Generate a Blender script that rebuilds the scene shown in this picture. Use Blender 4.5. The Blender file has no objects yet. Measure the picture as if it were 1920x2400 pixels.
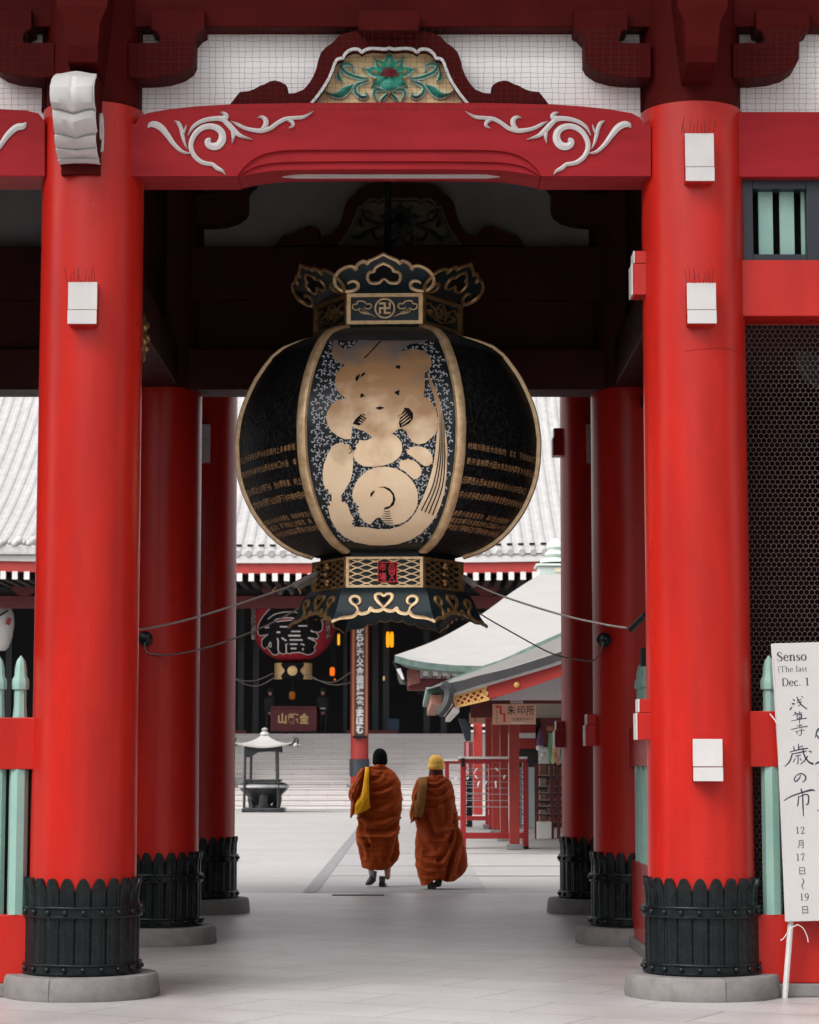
import bpy, bmesh, math, random
from mathutils import Vector, Matrix, noise as mnoise
from mathutils.geometry import delaunay_2d_cdt

# ------------------------------------------------------------------ camera, sky, sun, exposure
C = bpy.context.scene.collection
SC = bpy.context.scene
FPX, TILT, CAMH = 5500.0, math.atan(595/5500.0), 1.5
cam = bpy.data.cameras.new('camera'); camo = bpy.data.objects.new('camera', cam); C.objects.link(camo)
camo.location = (0, 0, CAMH); camo.rotation_euler = (math.pi/2+TILT, 0, 0)
cam.sensor_fit = 'VERTICAL'; cam.sensor_height = 24; cam.lens = FPX/2400*24
cam.clip_start = .1; cam.clip_end = 3000
cam.dof.use_dof = True; cam.dof.focus_distance = 18.0; cam.dof.aperture_fstop = 4.5
SC.camera = camo

SUN_EL, SUN_AZ = math.radians(52), math.radians(232)     # sun behind thin cloud, behind and left of the viewer
w = bpy.data.worlds.new('World'); SC.world = w; w.use_nodes = True
nt = w.node_tree; nt.nodes.clear()
sky = nt.nodes.new('ShaderNodeTexSky'); sky.sky_type = 'NISHITA'; sky.sun_disc = False
sky.sun_elevation = SUN_EL; sky.sun_rotation = SUN_AZ; sky.dust_density = 4; sky.air_density = 1.0
hs = nt.nodes.new('ShaderNodeHueSaturation'); hs.inputs['Saturation'].default_value = .16
bg = nt.nodes.new('ShaderNodeBackground'); bg.inputs['Strength'].default_value = .12
wo = nt.nodes.new('ShaderNodeOutputWorld')
nt.links.new(sky.outputs[0], hs.inputs['Color']); nt.links.new(hs.outputs[0], bg.inputs[0]); nt.links.new(bg.outputs[0], wo.inputs[0])
sl = bpy.data.lights.new('sun', 'SUN'); sl.energy = 1.2; sl.angle = math.radians(45); sl.color = (1, .96, .91)
so = bpy.data.objects.new('sun', sl); C.objects.link(so)
sd = Vector((math.sin(SUN_AZ)*math.cos(SUN_EL), math.cos(SUN_AZ)*math.cos(SUN_EL), math.sin(SUN_EL)))
so.rotation_euler = sd.to_track_quat('Z', 'Y').to_euler()
SC.view_settings.view_transform = 'Standard'; SC.view_settings.look = 'None'
SC.view_settings.exposure = 1.32; SC.view_settings.gamma = 1
SC.cycles.max_bounces = 8; SC.cycles.diffuse_bounces = 2

# ------------------------------------------------------------------ helpers
random.seed(7)
CT, ST = math.cos(TILT), math.sin(TILT)
def W(x, y, Y):                       # photo pixel (1920x2400) -> point at world depth Y
    u, v = (x-960)/FPX, (1200-y)/FPX
    dy, dz = CT-ST*v, ST+CT*v
    t = Y/dy
    return Vector((t*u, Y, CAMH+t*dz))
def G(x, y):                          # photo pixel -> point on the ground
    u, v = (x-960)/FPX, (1200-y)/FPX
    t = -CAMH/(ST+CT*v)
    return Vector((t*u, t*(CT-ST*v), 0))
def PPM(y, Y):
    return (W(961, y, Y).x)**-1
def cr(pts, n=6, closed=False):       # smooth curve through points of any dimension
    P = [tuple(p) for p in pts]; m = len(P); out = []
    rng = range(m if closed else m-1)
    for i in rng:
        p1, p2 = P[i], P[(i+1) % m]
        p0 = P[(i-1) % m] if (closed or i > 0) else p1
        p3 = P[(i+2) % m] if (closed or i+2 < m) else p2
        for k in range(n):
            t = k/n
            out.append(tuple(.5*((2*b)+(c-a)*t+(2*a-5*b+4*c-d)*t*t+(3*b-a-3*c+d)*t**3) for a, b, c, d in zip(p0, p1, p2, p3)))
    if not closed: out.append(P[-1])
    return out
def lerp(a, b, t): return a+(b-a)*t
def interp(tab, x):
    if x <= tab[0][0]: return tab[0][1]
    for (a, b), (c, d) in zip(tab, tab[1:]):
        if x <= c: return b+(d-b)*(x-a)/(c-a)
    return tab[-1][1]

ORG = {}
class MB:
    def __init__(s): s.v, s.f = [], []
    def add(s, vs, fs):
        o = len(s.v); s.v += [Vector(v) for v in vs]; s.f += [tuple(i+o for i in f) for f in fs]; return s
    def box(s, x0, x1, y0, y1, z0, z1):
        return s.add([(x0,y0,z0),(x1,y0,z0),(x1,y1,z0),(x0,y1,z0),(x0,y0,z1),(x1,y0,z1),(x1,y1,z1),(x0,y1,z1)],
                     [(0,3,2,1),(4,5,6,7),(0,1,5,4),(1,2,6,5),(2,3,7,6),(3,0,4,7)])
    def prism(s, poly, y0, y1):       # poly of (x, z), extruded along Y
        n = len(poly)
        a = sum(poly[i][0]*poly[(i+1) % n][1]-poly[(i+1) % n][0]*poly[i][1] for i in range(n))
        if a < 0: poly = poly[::-1]
        vs = [(p[0], y0, p[1]) for p in poly]+[(p[0], y1, p[1]) for p in poly]
        return s.add(vs, [tuple(range(n)), tuple(range(2*n-1, n-1, -1))]+[((i+1) % n, i, n+i, n+(i+1) % n) for i in range(n)])
    def pprism(s, px, Y, th):         # photo outline at depth Y, real thickness th behind it
        return s.prism([(p.x, p.z) for p in (W(x, y, Y) for x, y in px)], Y, Y+th)
    def tube(s, pts, r, n=8, caps=True, sy=1.0):
        pts = [Vector(p) for p in pts]; m = len(pts); rs = r if isinstance(r, (list, tuple)) else [r]*m
        vs, fs = [], []; up = None
        for i, p in enumerate(pts):
            t = (pts[min(i+1, m-1)]-pts[max(i-1, 0)])
            t = t.normalized() if t.length > 1e-9 else Vector((0, 0, 1))
            if up is None:
                up = Vector((0, -1, 0)) if abs(t.y) < .9 else Vector((0, 0, 1))
            a = up-t*up.dot(t); a.normalize(); up = a; b = t.cross(a)
            for k in range(n):
                q = 2*math.pi*k/n; vs.append(p+(a*math.cos(q)*sy+b*math.sin(q))*rs[i])
        for i in range(m-1):
            for k in range(n):
                fs.append((i*n+k, i*n+(k+1) % n, (i+1)*n+(k+1) % n, (i+1)*n+k))
        if caps: fs += [tuple(range(n-1, -1, -1)), tuple((m-1)*n+k for k in range(n))]
        return s.add(vs, fs)
    def lathe(s, prof, c, n=48, wob=None):
        vs, fs = [], []; m = len(prof)
        for j, (r, z) in enumerate(prof):
            for k in range(n):
                q = 2*math.pi*k/n; rr = r if wob is None else wob(r, z, q)
                vs.append((c[0]+rr*math.sin(q), c[1]-rr*math.cos(q), c[2]+z))
        for j in range(m-1):
            for k in range(n):
                fs.append((j*n+k, j*n+(k+1) % n, (j+1)*n+(k+1) % n, (j+1)*n+k))
        fs += [tuple(range(n-1, -1, -1)), tuple((m-1)*n+k for k in range(n))]
        return s.add(vs, fs)
    def sphere(s, c, r, n=10, sc=(1, 1, 1)):
        vs, fs = [], []
        for j in range(n+1):
            a = math.pi*j/n
            for k in range(2*n):
                q = math.pi*k/n
                vs.append((c[0]+r*sc[0]*math.sin(a)*math.cos(q), c[1]+r*sc[1]*math.sin(a)*math.sin(q), c[2]-r*sc[2]*math.cos(a)))
        for j in range(n):
            for k in range(2*n):
                fs.append((j*2*n+k, j*2*n+(k+1) % (2*n), (j+1)*2*n+(k+1) % (2*n), (j+1)*2*n+k))
        return s.add(vs, fs)
    def grid(s, P, closed=False):     # P[i][j] points
        n, m = len(P), len(P[0]); vs = [p for row in P for p in row]; fs = []
        for i in range(n-1):
            for j in range(m if closed else m-1):
                fs.append((i*m+j, i*m+(j+1) % m, (i+1)*m+(j+1) % m, (i+1)*m+j))
        return s.add(vs, fs)
    def slab(s, P, off):              # a sheet of points given thickness by the offset vector
        n, m = len(P), len(P[0]); o = Vector(off)
        s.grid(P); s.grid([[Vector(p)+o for p in row][::-1] for row in P])
        e = P[0]+[r[-1] for r in P[1:]]+P[-1][-2::-1]+[r[0] for r in P[-2:0:-1]]
        k = len(e); return s.add(list(e)+[Vector(p)+o for p in e], [((i+1) % k, i, k+i, k+(i+1) % k) for i in range(k)])
    def stroke(s, pts, mp, h, n=5, ridge=.5):   # tapering raised ribbon; pts (x, y, width) in map units, mp(x, y, h) -> point
        c = cr(pts, n); m = len(c); vs, fs = [], []
        for i, (x, y, wd) in enumerate(c):
            a, b = c[max(i-1, 0)], c[min(i+1, m-1)]
            tx, ty = b[0]-a[0], b[1]-a[1]; L = math.hypot(tx, ty) or 1; nx, ny = -ty/L, tx/L; q = max(wd, 1e-4)/2
            for sgn, hh in ((-1, -.3*h), (-1, h*ridge), (0, h), (1, h*ridge), (1, -.3*h)):
                vs.append(mp(x+nx*q*sgn, y+ny*q*sgn, hh))
        for i in range(m-1):
            for k in range(4): fs.append((i*5+k, i*5+k+1, (i+1)*5+k+1, (i+1)*5+k))
        fs += [(0, 1, 2, 3, 4), tuple(5*(m-1)+k for k in (4, 3, 2, 1, 0))]
        return s.add(vs, fs)
    def xform(s, f): s.v = [Vector(f(v)) for v in s.v]; return s
    def obj(s, name, mat, parent=None, smooth=None, bevel=0, fix=True):
        me = bpy.data.meshes.new(name); o = Vector(ORG.get(parent.name, (0, 0, 0))) if parent else Vector((0, 0, 0))
        me.from_pydata([v-o for v in s.v], [], s.f)
        if fix:
            bm = bmesh.new(); bm.from_mesh(me); bmesh.ops.recalc_face_normals(bm, faces=bm.faces); bm.to_mesh(me); bm.free()
        if smooth is not None:
            me.polygons.foreach_set('use_smooth', [True]*len(me.polygons))
            me.set_sharp_from_angle(angle=math.radians(smooth))
        me.materials.append(mat); me.update()
        ob = bpy.data.objects.new(name, me); C.objects.link(ob)
        if parent: ob.parent = parent
        ORG[ob.name] = tuple(o)
        if bevel:
            b = ob.modifiers.new('bevel', 'BEVEL'); b.width = bevel; b.segments = 2; b.limit_method = 'ANGLE'; b.angle_limit = math.radians(40)
            b.harden_normals = False
        return ob
def thing(name, label, cat, loc, group=None):
    o = bpy.data.objects.new(name, None); C.objects.link(o); o.location = loc; o.empty_display_size = .2
    o['label'] = label; o['category'] = cat
    if group: o['group'] = group
    ORG[o.name] = tuple(loc); return o
def tag(o, label, cat, group=None):
    o['label'] = label; o['category'] = cat
    if group: o['group'] = group
    return o
def struct(o, kind='structure'): o['kind'] = kind; return o

def text2d(body, size=1.0, offset=0.0, res=3):
    cu = bpy.data.curves.new('t', 'FONT'); cu.body = body; cu.size = size; cu.offset = offset; cu.resolution_u = res
    cu.align_x = 'CENTER'; cu.align_y = 'CENTER'
    ob = bpy.data.objects.new('t', cu); C.objects.link(ob)
    dg = bpy.context.evaluated_depsgraph_get(); ev = ob.evaluated_get(dg); me = ev.to_mesh()
    vs = [(v.co.x, v.co.y) for v in me.vertices]; fs = [tuple(p.vertices) for p in me.polygons]
    ev.to_mesh_clear(); bpy.data.objects.remove(ob); bpy.data.curves.remove(cu)
    if vs:                            # centre exactly, size = height of the glyph box
        cx = (min(v[0] for v in vs)+max(v[0] for v in vs))/2; cy = (min(v[1] for v in vs)+max(v[1] for v in vs))/2
        vs = [(a-cx, b-cy) for a, b in vs]
    return vs, fs
def refine(vs, fs, L):
    bm = bmesh.new(); V = [bm.verts.new((a, b, 0)) for a, b in vs]
    for f_ in fs:
        try: bm.faces.new([V[i] for i in f_])
        except ValueError: pass
    for _ in range(6):
        bmesh.ops.triangulate(bm, faces=bm.faces)
        e = [q for q in bm.edges if q.calc_length() > L]
        if not e: break
        bmesh.ops.subdivide_edges(bm, edges=e, cuts=1)
    bmesh.ops.triangulate(bm, faces=bm.faces); bm.verts.index_update()
    r = [(v.co.x, v.co.y) for v in bm.verts], [tuple(v.index for v in f_.verts) for f_ in bm.faces]
    bm.free(); return r
def fit(vs, w_, h_):
    if not vs: return vs
    a = max(v[0] for v in vs)-min(v[0] for v in vs) or 1; b = max(v[1] for v in vs)-min(v[1] for v in vs) or 1
    return [(x*w_/a, y*h_/b) for x, y in vs]
def cdt_fill(polys, step):            # triangulated union of outlines with inner points so that it can follow a curved surface
    vs, fc = [], []
    def inside(p, P):
        r = False
        for (x1, y1), (x2, y2) in zip(P, P[1:]+P[:1]):
            if (y1 > p[1]) != (y2 > p[1]) and p[0] < (x2-x1)*(p[1]-y1)/(y2-y1)+x1: r = not r
        return r
    for P in polys:
        fc.append(list(range(len(vs), len(vs)+len(P)))); vs += [Vector(p) for p in P]
    xs = [v.x for v in vs]; ys = [v.y for v in vs]
    y = min(ys)+step/2; i = 0
    while y < max(ys):
        x = min(xs)+(step/2 if i % 2 else 0); i += 1
        while x < max(xs):
            if any(inside((x, y), P) for P in polys): vs.append(Vector((x, y)))
            x += step
        y += step
    ov, oe, of, _, _, _ = delaunay_2d_cdt(vs, [], fc, 1, 1e-4)
    return [tuple(v) for v in ov], [tuple(f) for f in of]

# ------------------------------------------------------------------ materials
def lin(h):
    r = []
    for i in (0, 2, 4):
        c = int(h[i:i+2], 16)/255; r.append(c/12.92 if c <= .04045 else ((c+.055)/1.055)**2.4)
    return tuple(r)+(1,)
def mat(name, c1, c2=None, scale=3, rough=.5, metal=0, bump=0, bscale=40, stretch=(1, 1, 1), coat=0, detail=5, contrast=(.35, .7), rvar=.12, spec=.5):
    m = bpy.data.materials.new(name); m.use_nodes = True; N = m.node_tree.nodes; L = m.node_tree.links
    b = N['Principled BSDF']; b.inputs['Metallic'].default_value = metal; b.inputs['Roughness'].default_value = rough
    b.inputs['Specular IOR Level'].default_value = spec
    if coat: b.inputs['Coat Weight'].default_value = coat; b.inputs['Coat Roughness'].default_value = .25
    tc = N.new('ShaderNodeTexCoord'); mp = N.new('ShaderNodeMapping'); mp.inputs['Scale'].default_value = stretch
    L.new(tc.outputs['Object'], mp.inputs[0])
    c1 = c1 if isinstance(c1, tuple) else lin(c1)
    c2 = c1 if c2 is None else (c2 if isinstance(c2, tuple) else lin(c2))
    n1 = N.new('ShaderNodeTexNoise'); n1.inputs['Scale'].default_value = scale; n1.inputs['Detail'].default_value = detail; n1.inputs['Roughness'].default_value = .62
    L.new(mp.outputs[0], n1.inputs['Vector'])
    rp = N.new('ShaderNodeValToRGB'); rp.color_ramp.elements[0].position = contrast[0]; rp.color_ramp.elements[1].position = contrast[1]
    rp.color_ramp.elements[0].color = c1; rp.color_ramp.elements[1].color = c2
    L.new(n1.outputs['Fac'], rp.inputs[0]); L.new(rp.outputs[0], b.inputs['Base Color'])
    if rvar:
        mr = N.new('ShaderNodeMapRange'); mr.inputs['To Min'].default_value = max(0, rough-rvar); mr.inputs['To Max'].default_value = min(1, rough+rvar)
        L.new(n1.outputs['Fac'], mr.inputs['Value']); L.new(mr.outputs[0], b.inputs['Roughness'])
    if bump:
        n2 = N.new('ShaderNodeTexNoise'); n2.inputs['Scale'].default_value = bscale; n2.inputs['Detail'].default_value = 6
        L.new(mp.outputs[0], n2.inputs['Vector'])
        bp = N.new('ShaderNodeBump'); bp.inputs['Strength'].default_value = bump; bp.inputs['Distance'].default_value = .01
        L.new(n2.outputs['Fac'], bp.inputs['Height']); L.new(bp.outputs[0], b.inputs['Normal'])
    m['ramp'] = rp.name
    return m
def emis(name, col, s):
    m = bpy.data.materials.new(name); m.use_nodes = True; b = m.node_tree.nodes['Principled BSDF']
    b.inputs['Base Color'].default_value = lin(col); b.inputs['Emission Color'].default_value = lin(col); b.inputs['Emission Strength'].default_value = s
    return m
RED = mat('red_lacquer', (.49, .017, .0105, 1), (.38, .012, .0075, 1), 1.6, .30, 0, .06, 60, (3, 3, .45), rvar=.09, spec=.32, contrast=(.38, .66))
N = RED.node_tree.nodes; L = RED.node_tree.links
sc_ = N.new('ShaderNodeTexNoise'); sc_.inputs['Scale'].default_value = 11; sc_.inputs['Detail'].default_value = 9; sc_.inputs['Roughness'].default_value = .75
scm = N.new('ShaderNodeMapping'); scm.inputs['Scale'].default_value = (1, 1, 2.2); L.new(N['Texture Coordinate'].outputs['Object'], scm.inputs[0]); L.new(scm.outputs[0], sc_.inputs['Vector'])
scr = N.new('ShaderNodeMapRange'); scr.inputs['From Min'].default_value = .60; scr.inputs['From Max'].default_value = .72; scr.inputs['To Max'].default_value = .5; L.new(sc_.outputs['Fac'], scr.inputs['Value'])
sx_ = N.new('ShaderNodeMix'); sx_.data_type = 'RGBA'; sx_.inputs['B'].default_value = (.52, .055, .035, 1); L.new(scr.outputs[0], sx_.inputs['Factor']); L.new(N[RED['ramp']].outputs[0], sx_.inputs['A'])
sdk = N.new('ShaderNodeMapRange'); sdk.inputs['From Min'].default_value = .40; sdk.inputs['From Max'].default_value = .30; sdk.inputs['To Max'].default_value = .5; L.new(sc_.outputs['Fac'], sdk.inputs['Value'])
sy_ = N.new('ShaderNodeMix'); sy_.data_type = 'RGBA'; sy_.inputs['B'].default_value = (.26, .008, .006, 1); L.new(sdk.outputs[0], sy_.inputs['Factor']); L.new(sx_.outputs['Result'], sy_.inputs['A'])
L.new(sy_.outputs['Result'], N['Principled BSDF'].inputs['Base Color'])
BEAM = mat('crimson_beam_paint', (.33, .015, .020, 1), (.26, .012, .017, 1), 3, .5, 0, .12, 50, (.6, 2, 3), spec=.12)
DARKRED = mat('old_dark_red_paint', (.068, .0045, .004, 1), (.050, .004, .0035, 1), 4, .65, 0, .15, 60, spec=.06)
INNER = mat('shade_maroon_wood', (.055, .010, .009, 1), (.040, .008, .007, 1), 4, .6, 0, .1, 50, spec=.2)  # maroon timber colour lowered to deepen the shade inside the gate
WHITE = mat('white_paint', (.60, .578, .565, 1), (.54, .522, .51, 1), 5, .55, 0, .06, 80)
PLASTER = mat('white_plaster', (.90, .865, .86, 1), (.86, .825, .82, 1), 3, .85, 0, .1, 90)
IRON = mat('black_iron', (.006, .0088, .0098, 1), (.010, .0140, .0155, 1), 12, .26, .0, .03, 120, spec=.24)
STONE = mat('granite', (.15, .14, .137, 1), (.23, .217, .212, 1), 9, .8, 0, .35, 160, contrast=(.3, .75))
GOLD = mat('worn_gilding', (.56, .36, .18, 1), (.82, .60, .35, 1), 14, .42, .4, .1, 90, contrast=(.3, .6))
GOLDD = mat('shaded_bronze_gilding', (.30, .16, .06, 1), (.55, .36, .16, 1), 20, .42, .7, .2, 120)  # gilding painted darker for faces turned from the light
MINT = mat('mint_green_paint', (.27, .44, .38, 1), (.23, .40, .35, 1), 5, .55, 0, .08, 60)
NAVY = mat('navy_frame_paint', (.012, .016, .026, 1), (.018, .022, .032, 1), 5, .5)
TEALBLK = mat('blue_black_lacquer', (.008, .019, .024, 1), (.013, .029, .035, 1), 8, .38, .1, .06, 60, spec=.35)
BLACK = mat('black_void_paint', (.006, .005, .006, 1), (.009, .008, .009, 1), 6, .8, spec=.15)
ROPE = mat('grey_rope', (.17, .145, .135, 1), (.23, .20, .19, 1), 60, .85, 0, .5, 300)
WIRE = mat('pale_wire', (.46, .37, .32, 1), (.36, .29, .25, 1), 30, .5, .4)
NETM = mat('dark_net_cord', (.022, .014, .013, 1), None, 30, .8)

# ------------------------------------------------------------------ ground
def ground_mat(name, c1, c2, bw, bh, mortar, msize, rot=0, off=.5, bump=.25, rough=.75):
    m = mat(name, c1, c2, 1.3, rough, 0, bump, 45, contrast=(.3, .72), rvar=.02); N = m.node_tree.nodes; L = m.node_tree.links; b = N['Principled BSDF']
    br = N.new('ShaderNodeTexBrick'); br.offset = off; br.inputs['Brick Width'].default_value = bw; br.inputs['Row Height'].default_value = bh
    br.inputs['Mortar Size'].default_value = msize; br.inputs['Mortar Smooth'].default_value = .3; br.inputs['Scale'].default_value = 1
    br.inputs['Color1'].default_value = (1, 1, 1, 1); br.inputs['Color2'].default_value = (.91, .905, .91, 1); br.inputs['Mortar'].default_value = (mortar,)*3+(1,)
    mp = N.new('ShaderNodeMapping'); mp.inputs['Rotation'].default_value = (0, 0, rot); tc = N['Texture Coordinate']
    nz = N.new('ShaderNodeTexNoise'); nz.inputs['Scale'].default_value = 3
    L.new(tc.outputs['Object'], mp.inputs[0]); L.new(mp.outputs[0], br.inputs['Vector'])
    mx = N.new('ShaderNodeMix'); mx.data_type = 'RGBA'; mx.blend_type = 'MULTIPLY'; mx.inputs['Factor'].default_value = 1
    fine = N.new('ShaderNodeTexNoise'); fine.inputs['Scale'].default_value = 70; fine.inputs['Detail'].default_value = 3
    L.new(tc.outputs['Object'], fine.inputs['Vector'])
    fr = N.new('ShaderNodeMapRange'); fr.inputs['From Min'].default_value = .3; fr.inputs['From Max'].default_value = .7; fr.inputs['To Min'].default_value = .74; fr.inputs['To Max'].default_value = 1.16
    L.new(fine.outputs['Fac'], fr.inputs['Value'])
    m2 = N.new('ShaderNodeMix'); m2.data_type = 'RGBA'; m2.blend_type = 'MULTIPLY'; m2.inputs['Factor'].default_value = 1
    L.new(N[m['ramp']].outputs[0], mx.inputs['A']); L.new(br.outputs['Color'], mx.inputs['B'])
    L.new(mx.outputs['Result'], m2.inputs['A']); L.new(fr.outputs[0], m2.inputs['B']); L.new(m2.outputs['Result'], b.inputs['Base Color'])
    return m
COURT = ground_mat('pale_courtyard_paving', (.30, .286, .278, 1), (.34, .324, .316, 1), 2.4, 1.6, .93, .008, 0, .5, .15)
FLOORM = ground_mat('grey_gate_paving', (.37, .352, .352, 1), (.50, .478, .474, 1), 1.15, .66, .50, .010, math.radians(28), rough=.36)
PATHM = ground_mat('grey_path_paving', (.26, .248, .246, 1), (.29, .278, .276, 1), 2.2, 1.4, .85, .008)
struct(MB().add([(-400, -400, -.004), (400, -400, -.004), (400, 900, -.004), (-400, 900, -.004)], [(0, 1, 2, 3)]).obj('ground', COURT))
yb = G(900, 2093).y
struct(MB().add([(-14, -12, .0), (14, -12, .0), (14, yb, .0), (-14, yb, .0)], [(0, 1, 2, 3)]).obj('gate_floor', FLOORM))
struct(MB().add([(-1.1, yb+.02, .001), (.93, yb+.02, .001), (.93, 80, .001), (-1.1, 80, .001)], [(0, 1, 2, 3)]).obj('path', PATHM))
BAND = mat('dark_stone_band', (.155, .15, .155, 1), (.20, .195, .20, 1), 4, .8, 0, .2, 80)
struct(MB().add([(-1.27, yb+.02, .005), (-1.10, yb+.02, .005), (-1.10, 80, .005), (-1.27, 80, .005)], [(0, 1, 2, 3)]).obj('path_border', BAND))
JOINT = mat('dark_joint_gap', (.10, .095, .095, 1), None, 5, .9)  # plain dark colour for stone joints and the drain slot
g = MB()
for yy in (yb+4.3, yb+7.5, yb+12.5): g.box(-1.1, 14, yy-.02, yy+.02, -.001, .006)
struct(g.obj('paving_joint', mat('paving_joint', (.19, .18, .18, 1), None, 5, .9)))
p0, p1 = G(779, 2099), G(901, 2097)
tag(MB().box(p0.x, p1.x, p0.y-.05, p0.y+.07, .002, .012).obj('drain_slot', JOINT), 'dark drain slot in the paving behind the walking figures\' left heel', 'drain')

# the town behind the viewer: shop rows and taller blocks along the approach street
TOWN = mat('town_facade', (.20, .18, .17, 1), (.30, .28, .26, 1), .3, .8)
m = MB()
for sx in (-1, 1):
    for k, (ya, yb_, hh) in enumerate(((-13, -22, 5.0), (-23, -36, 7.5), (-37, -60, 10))):
        xs = sorted((sx*5, sx*44)); m.box(xs[0], xs[1], yb_, ya, 0, hh)
        m.prism([(xs[0]-.6, hh), (xs[1]+.6, hh), ((xs[0]+xs[1])/2, hh+3)], yb_-.5, ya+.7)
m.box(-60, 60, -96, -90, 0, 14)
for sx in (-1, 1):                    # unseen blocks added beside the forecourt to cut side skylight
    xs = sorted((sx*12, sx*40)); m.box(xs[0], xs[1], -11, 8, 0, 10)
struct(m.obj('town', TOWN))

# ------------------------------------------------------------------ the gate
XL, XR, GX = -2.16, 1.93, -.118
D1, D2, D3 = 15.7, 20.3, 24.5
gate = thing('temple_gate', 'huge red lacquered temple gate with thick round pillars framing the picture', 'gate', (GX, D2, 0))

def pillar(x, y, ztop, front_noses=(), in_noses=(), side=1, disc=None, low=None, head=None):
    r0 = .348
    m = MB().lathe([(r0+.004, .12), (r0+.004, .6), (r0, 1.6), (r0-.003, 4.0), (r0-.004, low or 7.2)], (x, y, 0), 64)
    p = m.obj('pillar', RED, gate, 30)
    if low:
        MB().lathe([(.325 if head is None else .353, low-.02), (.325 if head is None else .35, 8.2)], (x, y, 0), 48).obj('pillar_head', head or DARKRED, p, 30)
    # stone base
    s = MB().lathe([(.51, 0), (.515, .02), (.503, .13), (.49, .147), (.30, .15)], (x, y, 0), 72)
    st = s.obj('stone_base', STONE, p, 35)
    a = -.28 if x < 0 else .17
    MB().add([(x+r*math.sin(a)+dx, y-r*math.cos(a), z) for r, z in ((.5165, .005), (.508, .13), (.485, .1515), (.38, .1515)) for dx in (-.003, .003)],
             [(0, 1, 3, 2), (2, 3, 5, 4), (4, 5, 7, 6)]).obj('stone_joint', JOINT, p, None, 0, False)
    # black iron sleeve with pointed petals, two riveted bands
    z0, z1, zb = .148, .70, .555
    NP = 22
    m = MB(); n = NP*14
    rows = []
    def pet(q):                       # one petal: flat rib with grooves
        u = (q*NP/(2*math.pi)) % 1.0
        return u
    zs = [z0, .2, .3, .4, .5, .58, .62, .66, .70, .73, .755, .775]
    for z in zs:
        row = []
        for k in range(n):
            q = 2*math.pi*k/n; u = pet(q)*2-1
            top = .775-.085*abs(u)**2.2 if abs(u) < .86 else .705-.02
            rr = .366+.011*max(0, 1-abs(u)**2.5)-(.006 if abs(u) > .9 else 0)-(.004 if abs(abs(u)-.45) < .1 and z < .55 else 0)
            if z > .58: rr += .010*max(0, 1-abs(u)**2)*(z-.58)/.2-(.008 if abs(u) < .62 and z < .72 else 0)
            rr = max(rr, .3555); row.append(Vector((x+rr*math.sin(q), y-rr*math.cos(q), min(z, top))))
        rows.append(row)
    row = []
    for k in range(n):
        v = rows[-1][k]; q = 2*math.pi*k/n
        row.append(Vector((x+.35*math.sin(q), y-.35*math.cos(q), v.z)))
    rows.append(row)
    sv = m.grid(rows, True).obj('metal_sleeve', IRON, p, 50)
    for (za, zc) in ((.520, .592), (.156, .226)):
        b = MB().lathe([(.36, za), (.392, za), (.394, za+.004), (.394, za+.012), (.386, za+.016), (.386, zc-.016), (.394, zc-.012), (.394, zc-.004), (.392, zc), (.36, zc)], (x, y, 0), 80)
        for k in range(20):
            q = 2*math.pi*(k+.5)/20
            b.sphere((x+.390*math.sin(q), y-.390*math.cos(q), (za+zc)/2), .018, 6)
        b.obj('riveted_band', IRON, p, 40)
    def nose(cx, cy, z, hh, ax, seam, name='beam_end'):
        # square tie-beam end with a stepped white cap; ax is the direction it points
        hw = .095
        ux, uy = ax; px_, py_ = -uy, ux; e = .385 if uy else .362
        def blk(mb, a0, a1, z0_, z1_, w_):
            c8 = []
            for zz in (z0_, z1_):
                for (aa, ww) in ((a0, -w_), (a1, -w_), (a1, w_), (a0, w_)):
                    c8.append((cx+ux*aa+px_*ww, cy+uy*aa+py_*ww, zz))
            mb.add(c8, [(0, 1, 2, 3), (7, 6, 5, 4), (0, 4, 5, 1), (1, 5, 6, 2), (2, 6, 7, 3), (3, 7, 4, 0)])
        zs_ = z+hh-2*hh*seam
        b = MB(); blk(b, .1, e+.04, zs_, z+hh, hw); blk(b, .1, e+.055, z-hh, zs_-.003, hw)
        be = b.obj(name, RED, p, None, .004)
        c = MB(); blk(c, e+.0425, e+.052, zs_+.002, z+hh, hw+.001); blk(c, e+.0575, e+.067, z-hh, zs_-.004, hw+.001)
        c.obj('white_end_cap', WHITE, p, None, .002)
        return be
    for (z, hh, seam) in front_noses: nose(x, y, z, hh, (0, -1), seam)
    for (z, hh, seam) in in_noses: nose(x, y, z, hh, (-side, 0), seam)
    return p
nz = lambda yt, yb_, Y: ((W(960, yt, Y).z+W(960, yb_, Y).z)/2, (W(960, yt, Y).z-W(960, yb_, Y).z)/2)
zcol = W(1620, 240, D1-.3).z
f = [nz(660, 759, 15.25)+(.66,)]
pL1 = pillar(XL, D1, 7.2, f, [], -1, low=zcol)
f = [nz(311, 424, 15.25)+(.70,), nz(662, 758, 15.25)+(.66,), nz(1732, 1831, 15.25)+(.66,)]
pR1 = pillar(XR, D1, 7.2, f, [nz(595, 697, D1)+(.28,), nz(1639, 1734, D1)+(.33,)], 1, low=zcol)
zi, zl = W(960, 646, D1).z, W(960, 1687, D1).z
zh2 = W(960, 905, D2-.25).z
pL2 = pillar(XL, D2, 7.2, [], [], -1, low=zh2, head=INNER)  # second-row pillar heads painted darker for the low light up there
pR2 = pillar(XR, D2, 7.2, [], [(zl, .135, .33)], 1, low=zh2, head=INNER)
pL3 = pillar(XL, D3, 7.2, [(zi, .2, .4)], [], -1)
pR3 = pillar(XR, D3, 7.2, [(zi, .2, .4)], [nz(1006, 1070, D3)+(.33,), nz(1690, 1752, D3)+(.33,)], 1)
zs_m = W(1700, 815, 15.3).z
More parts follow.
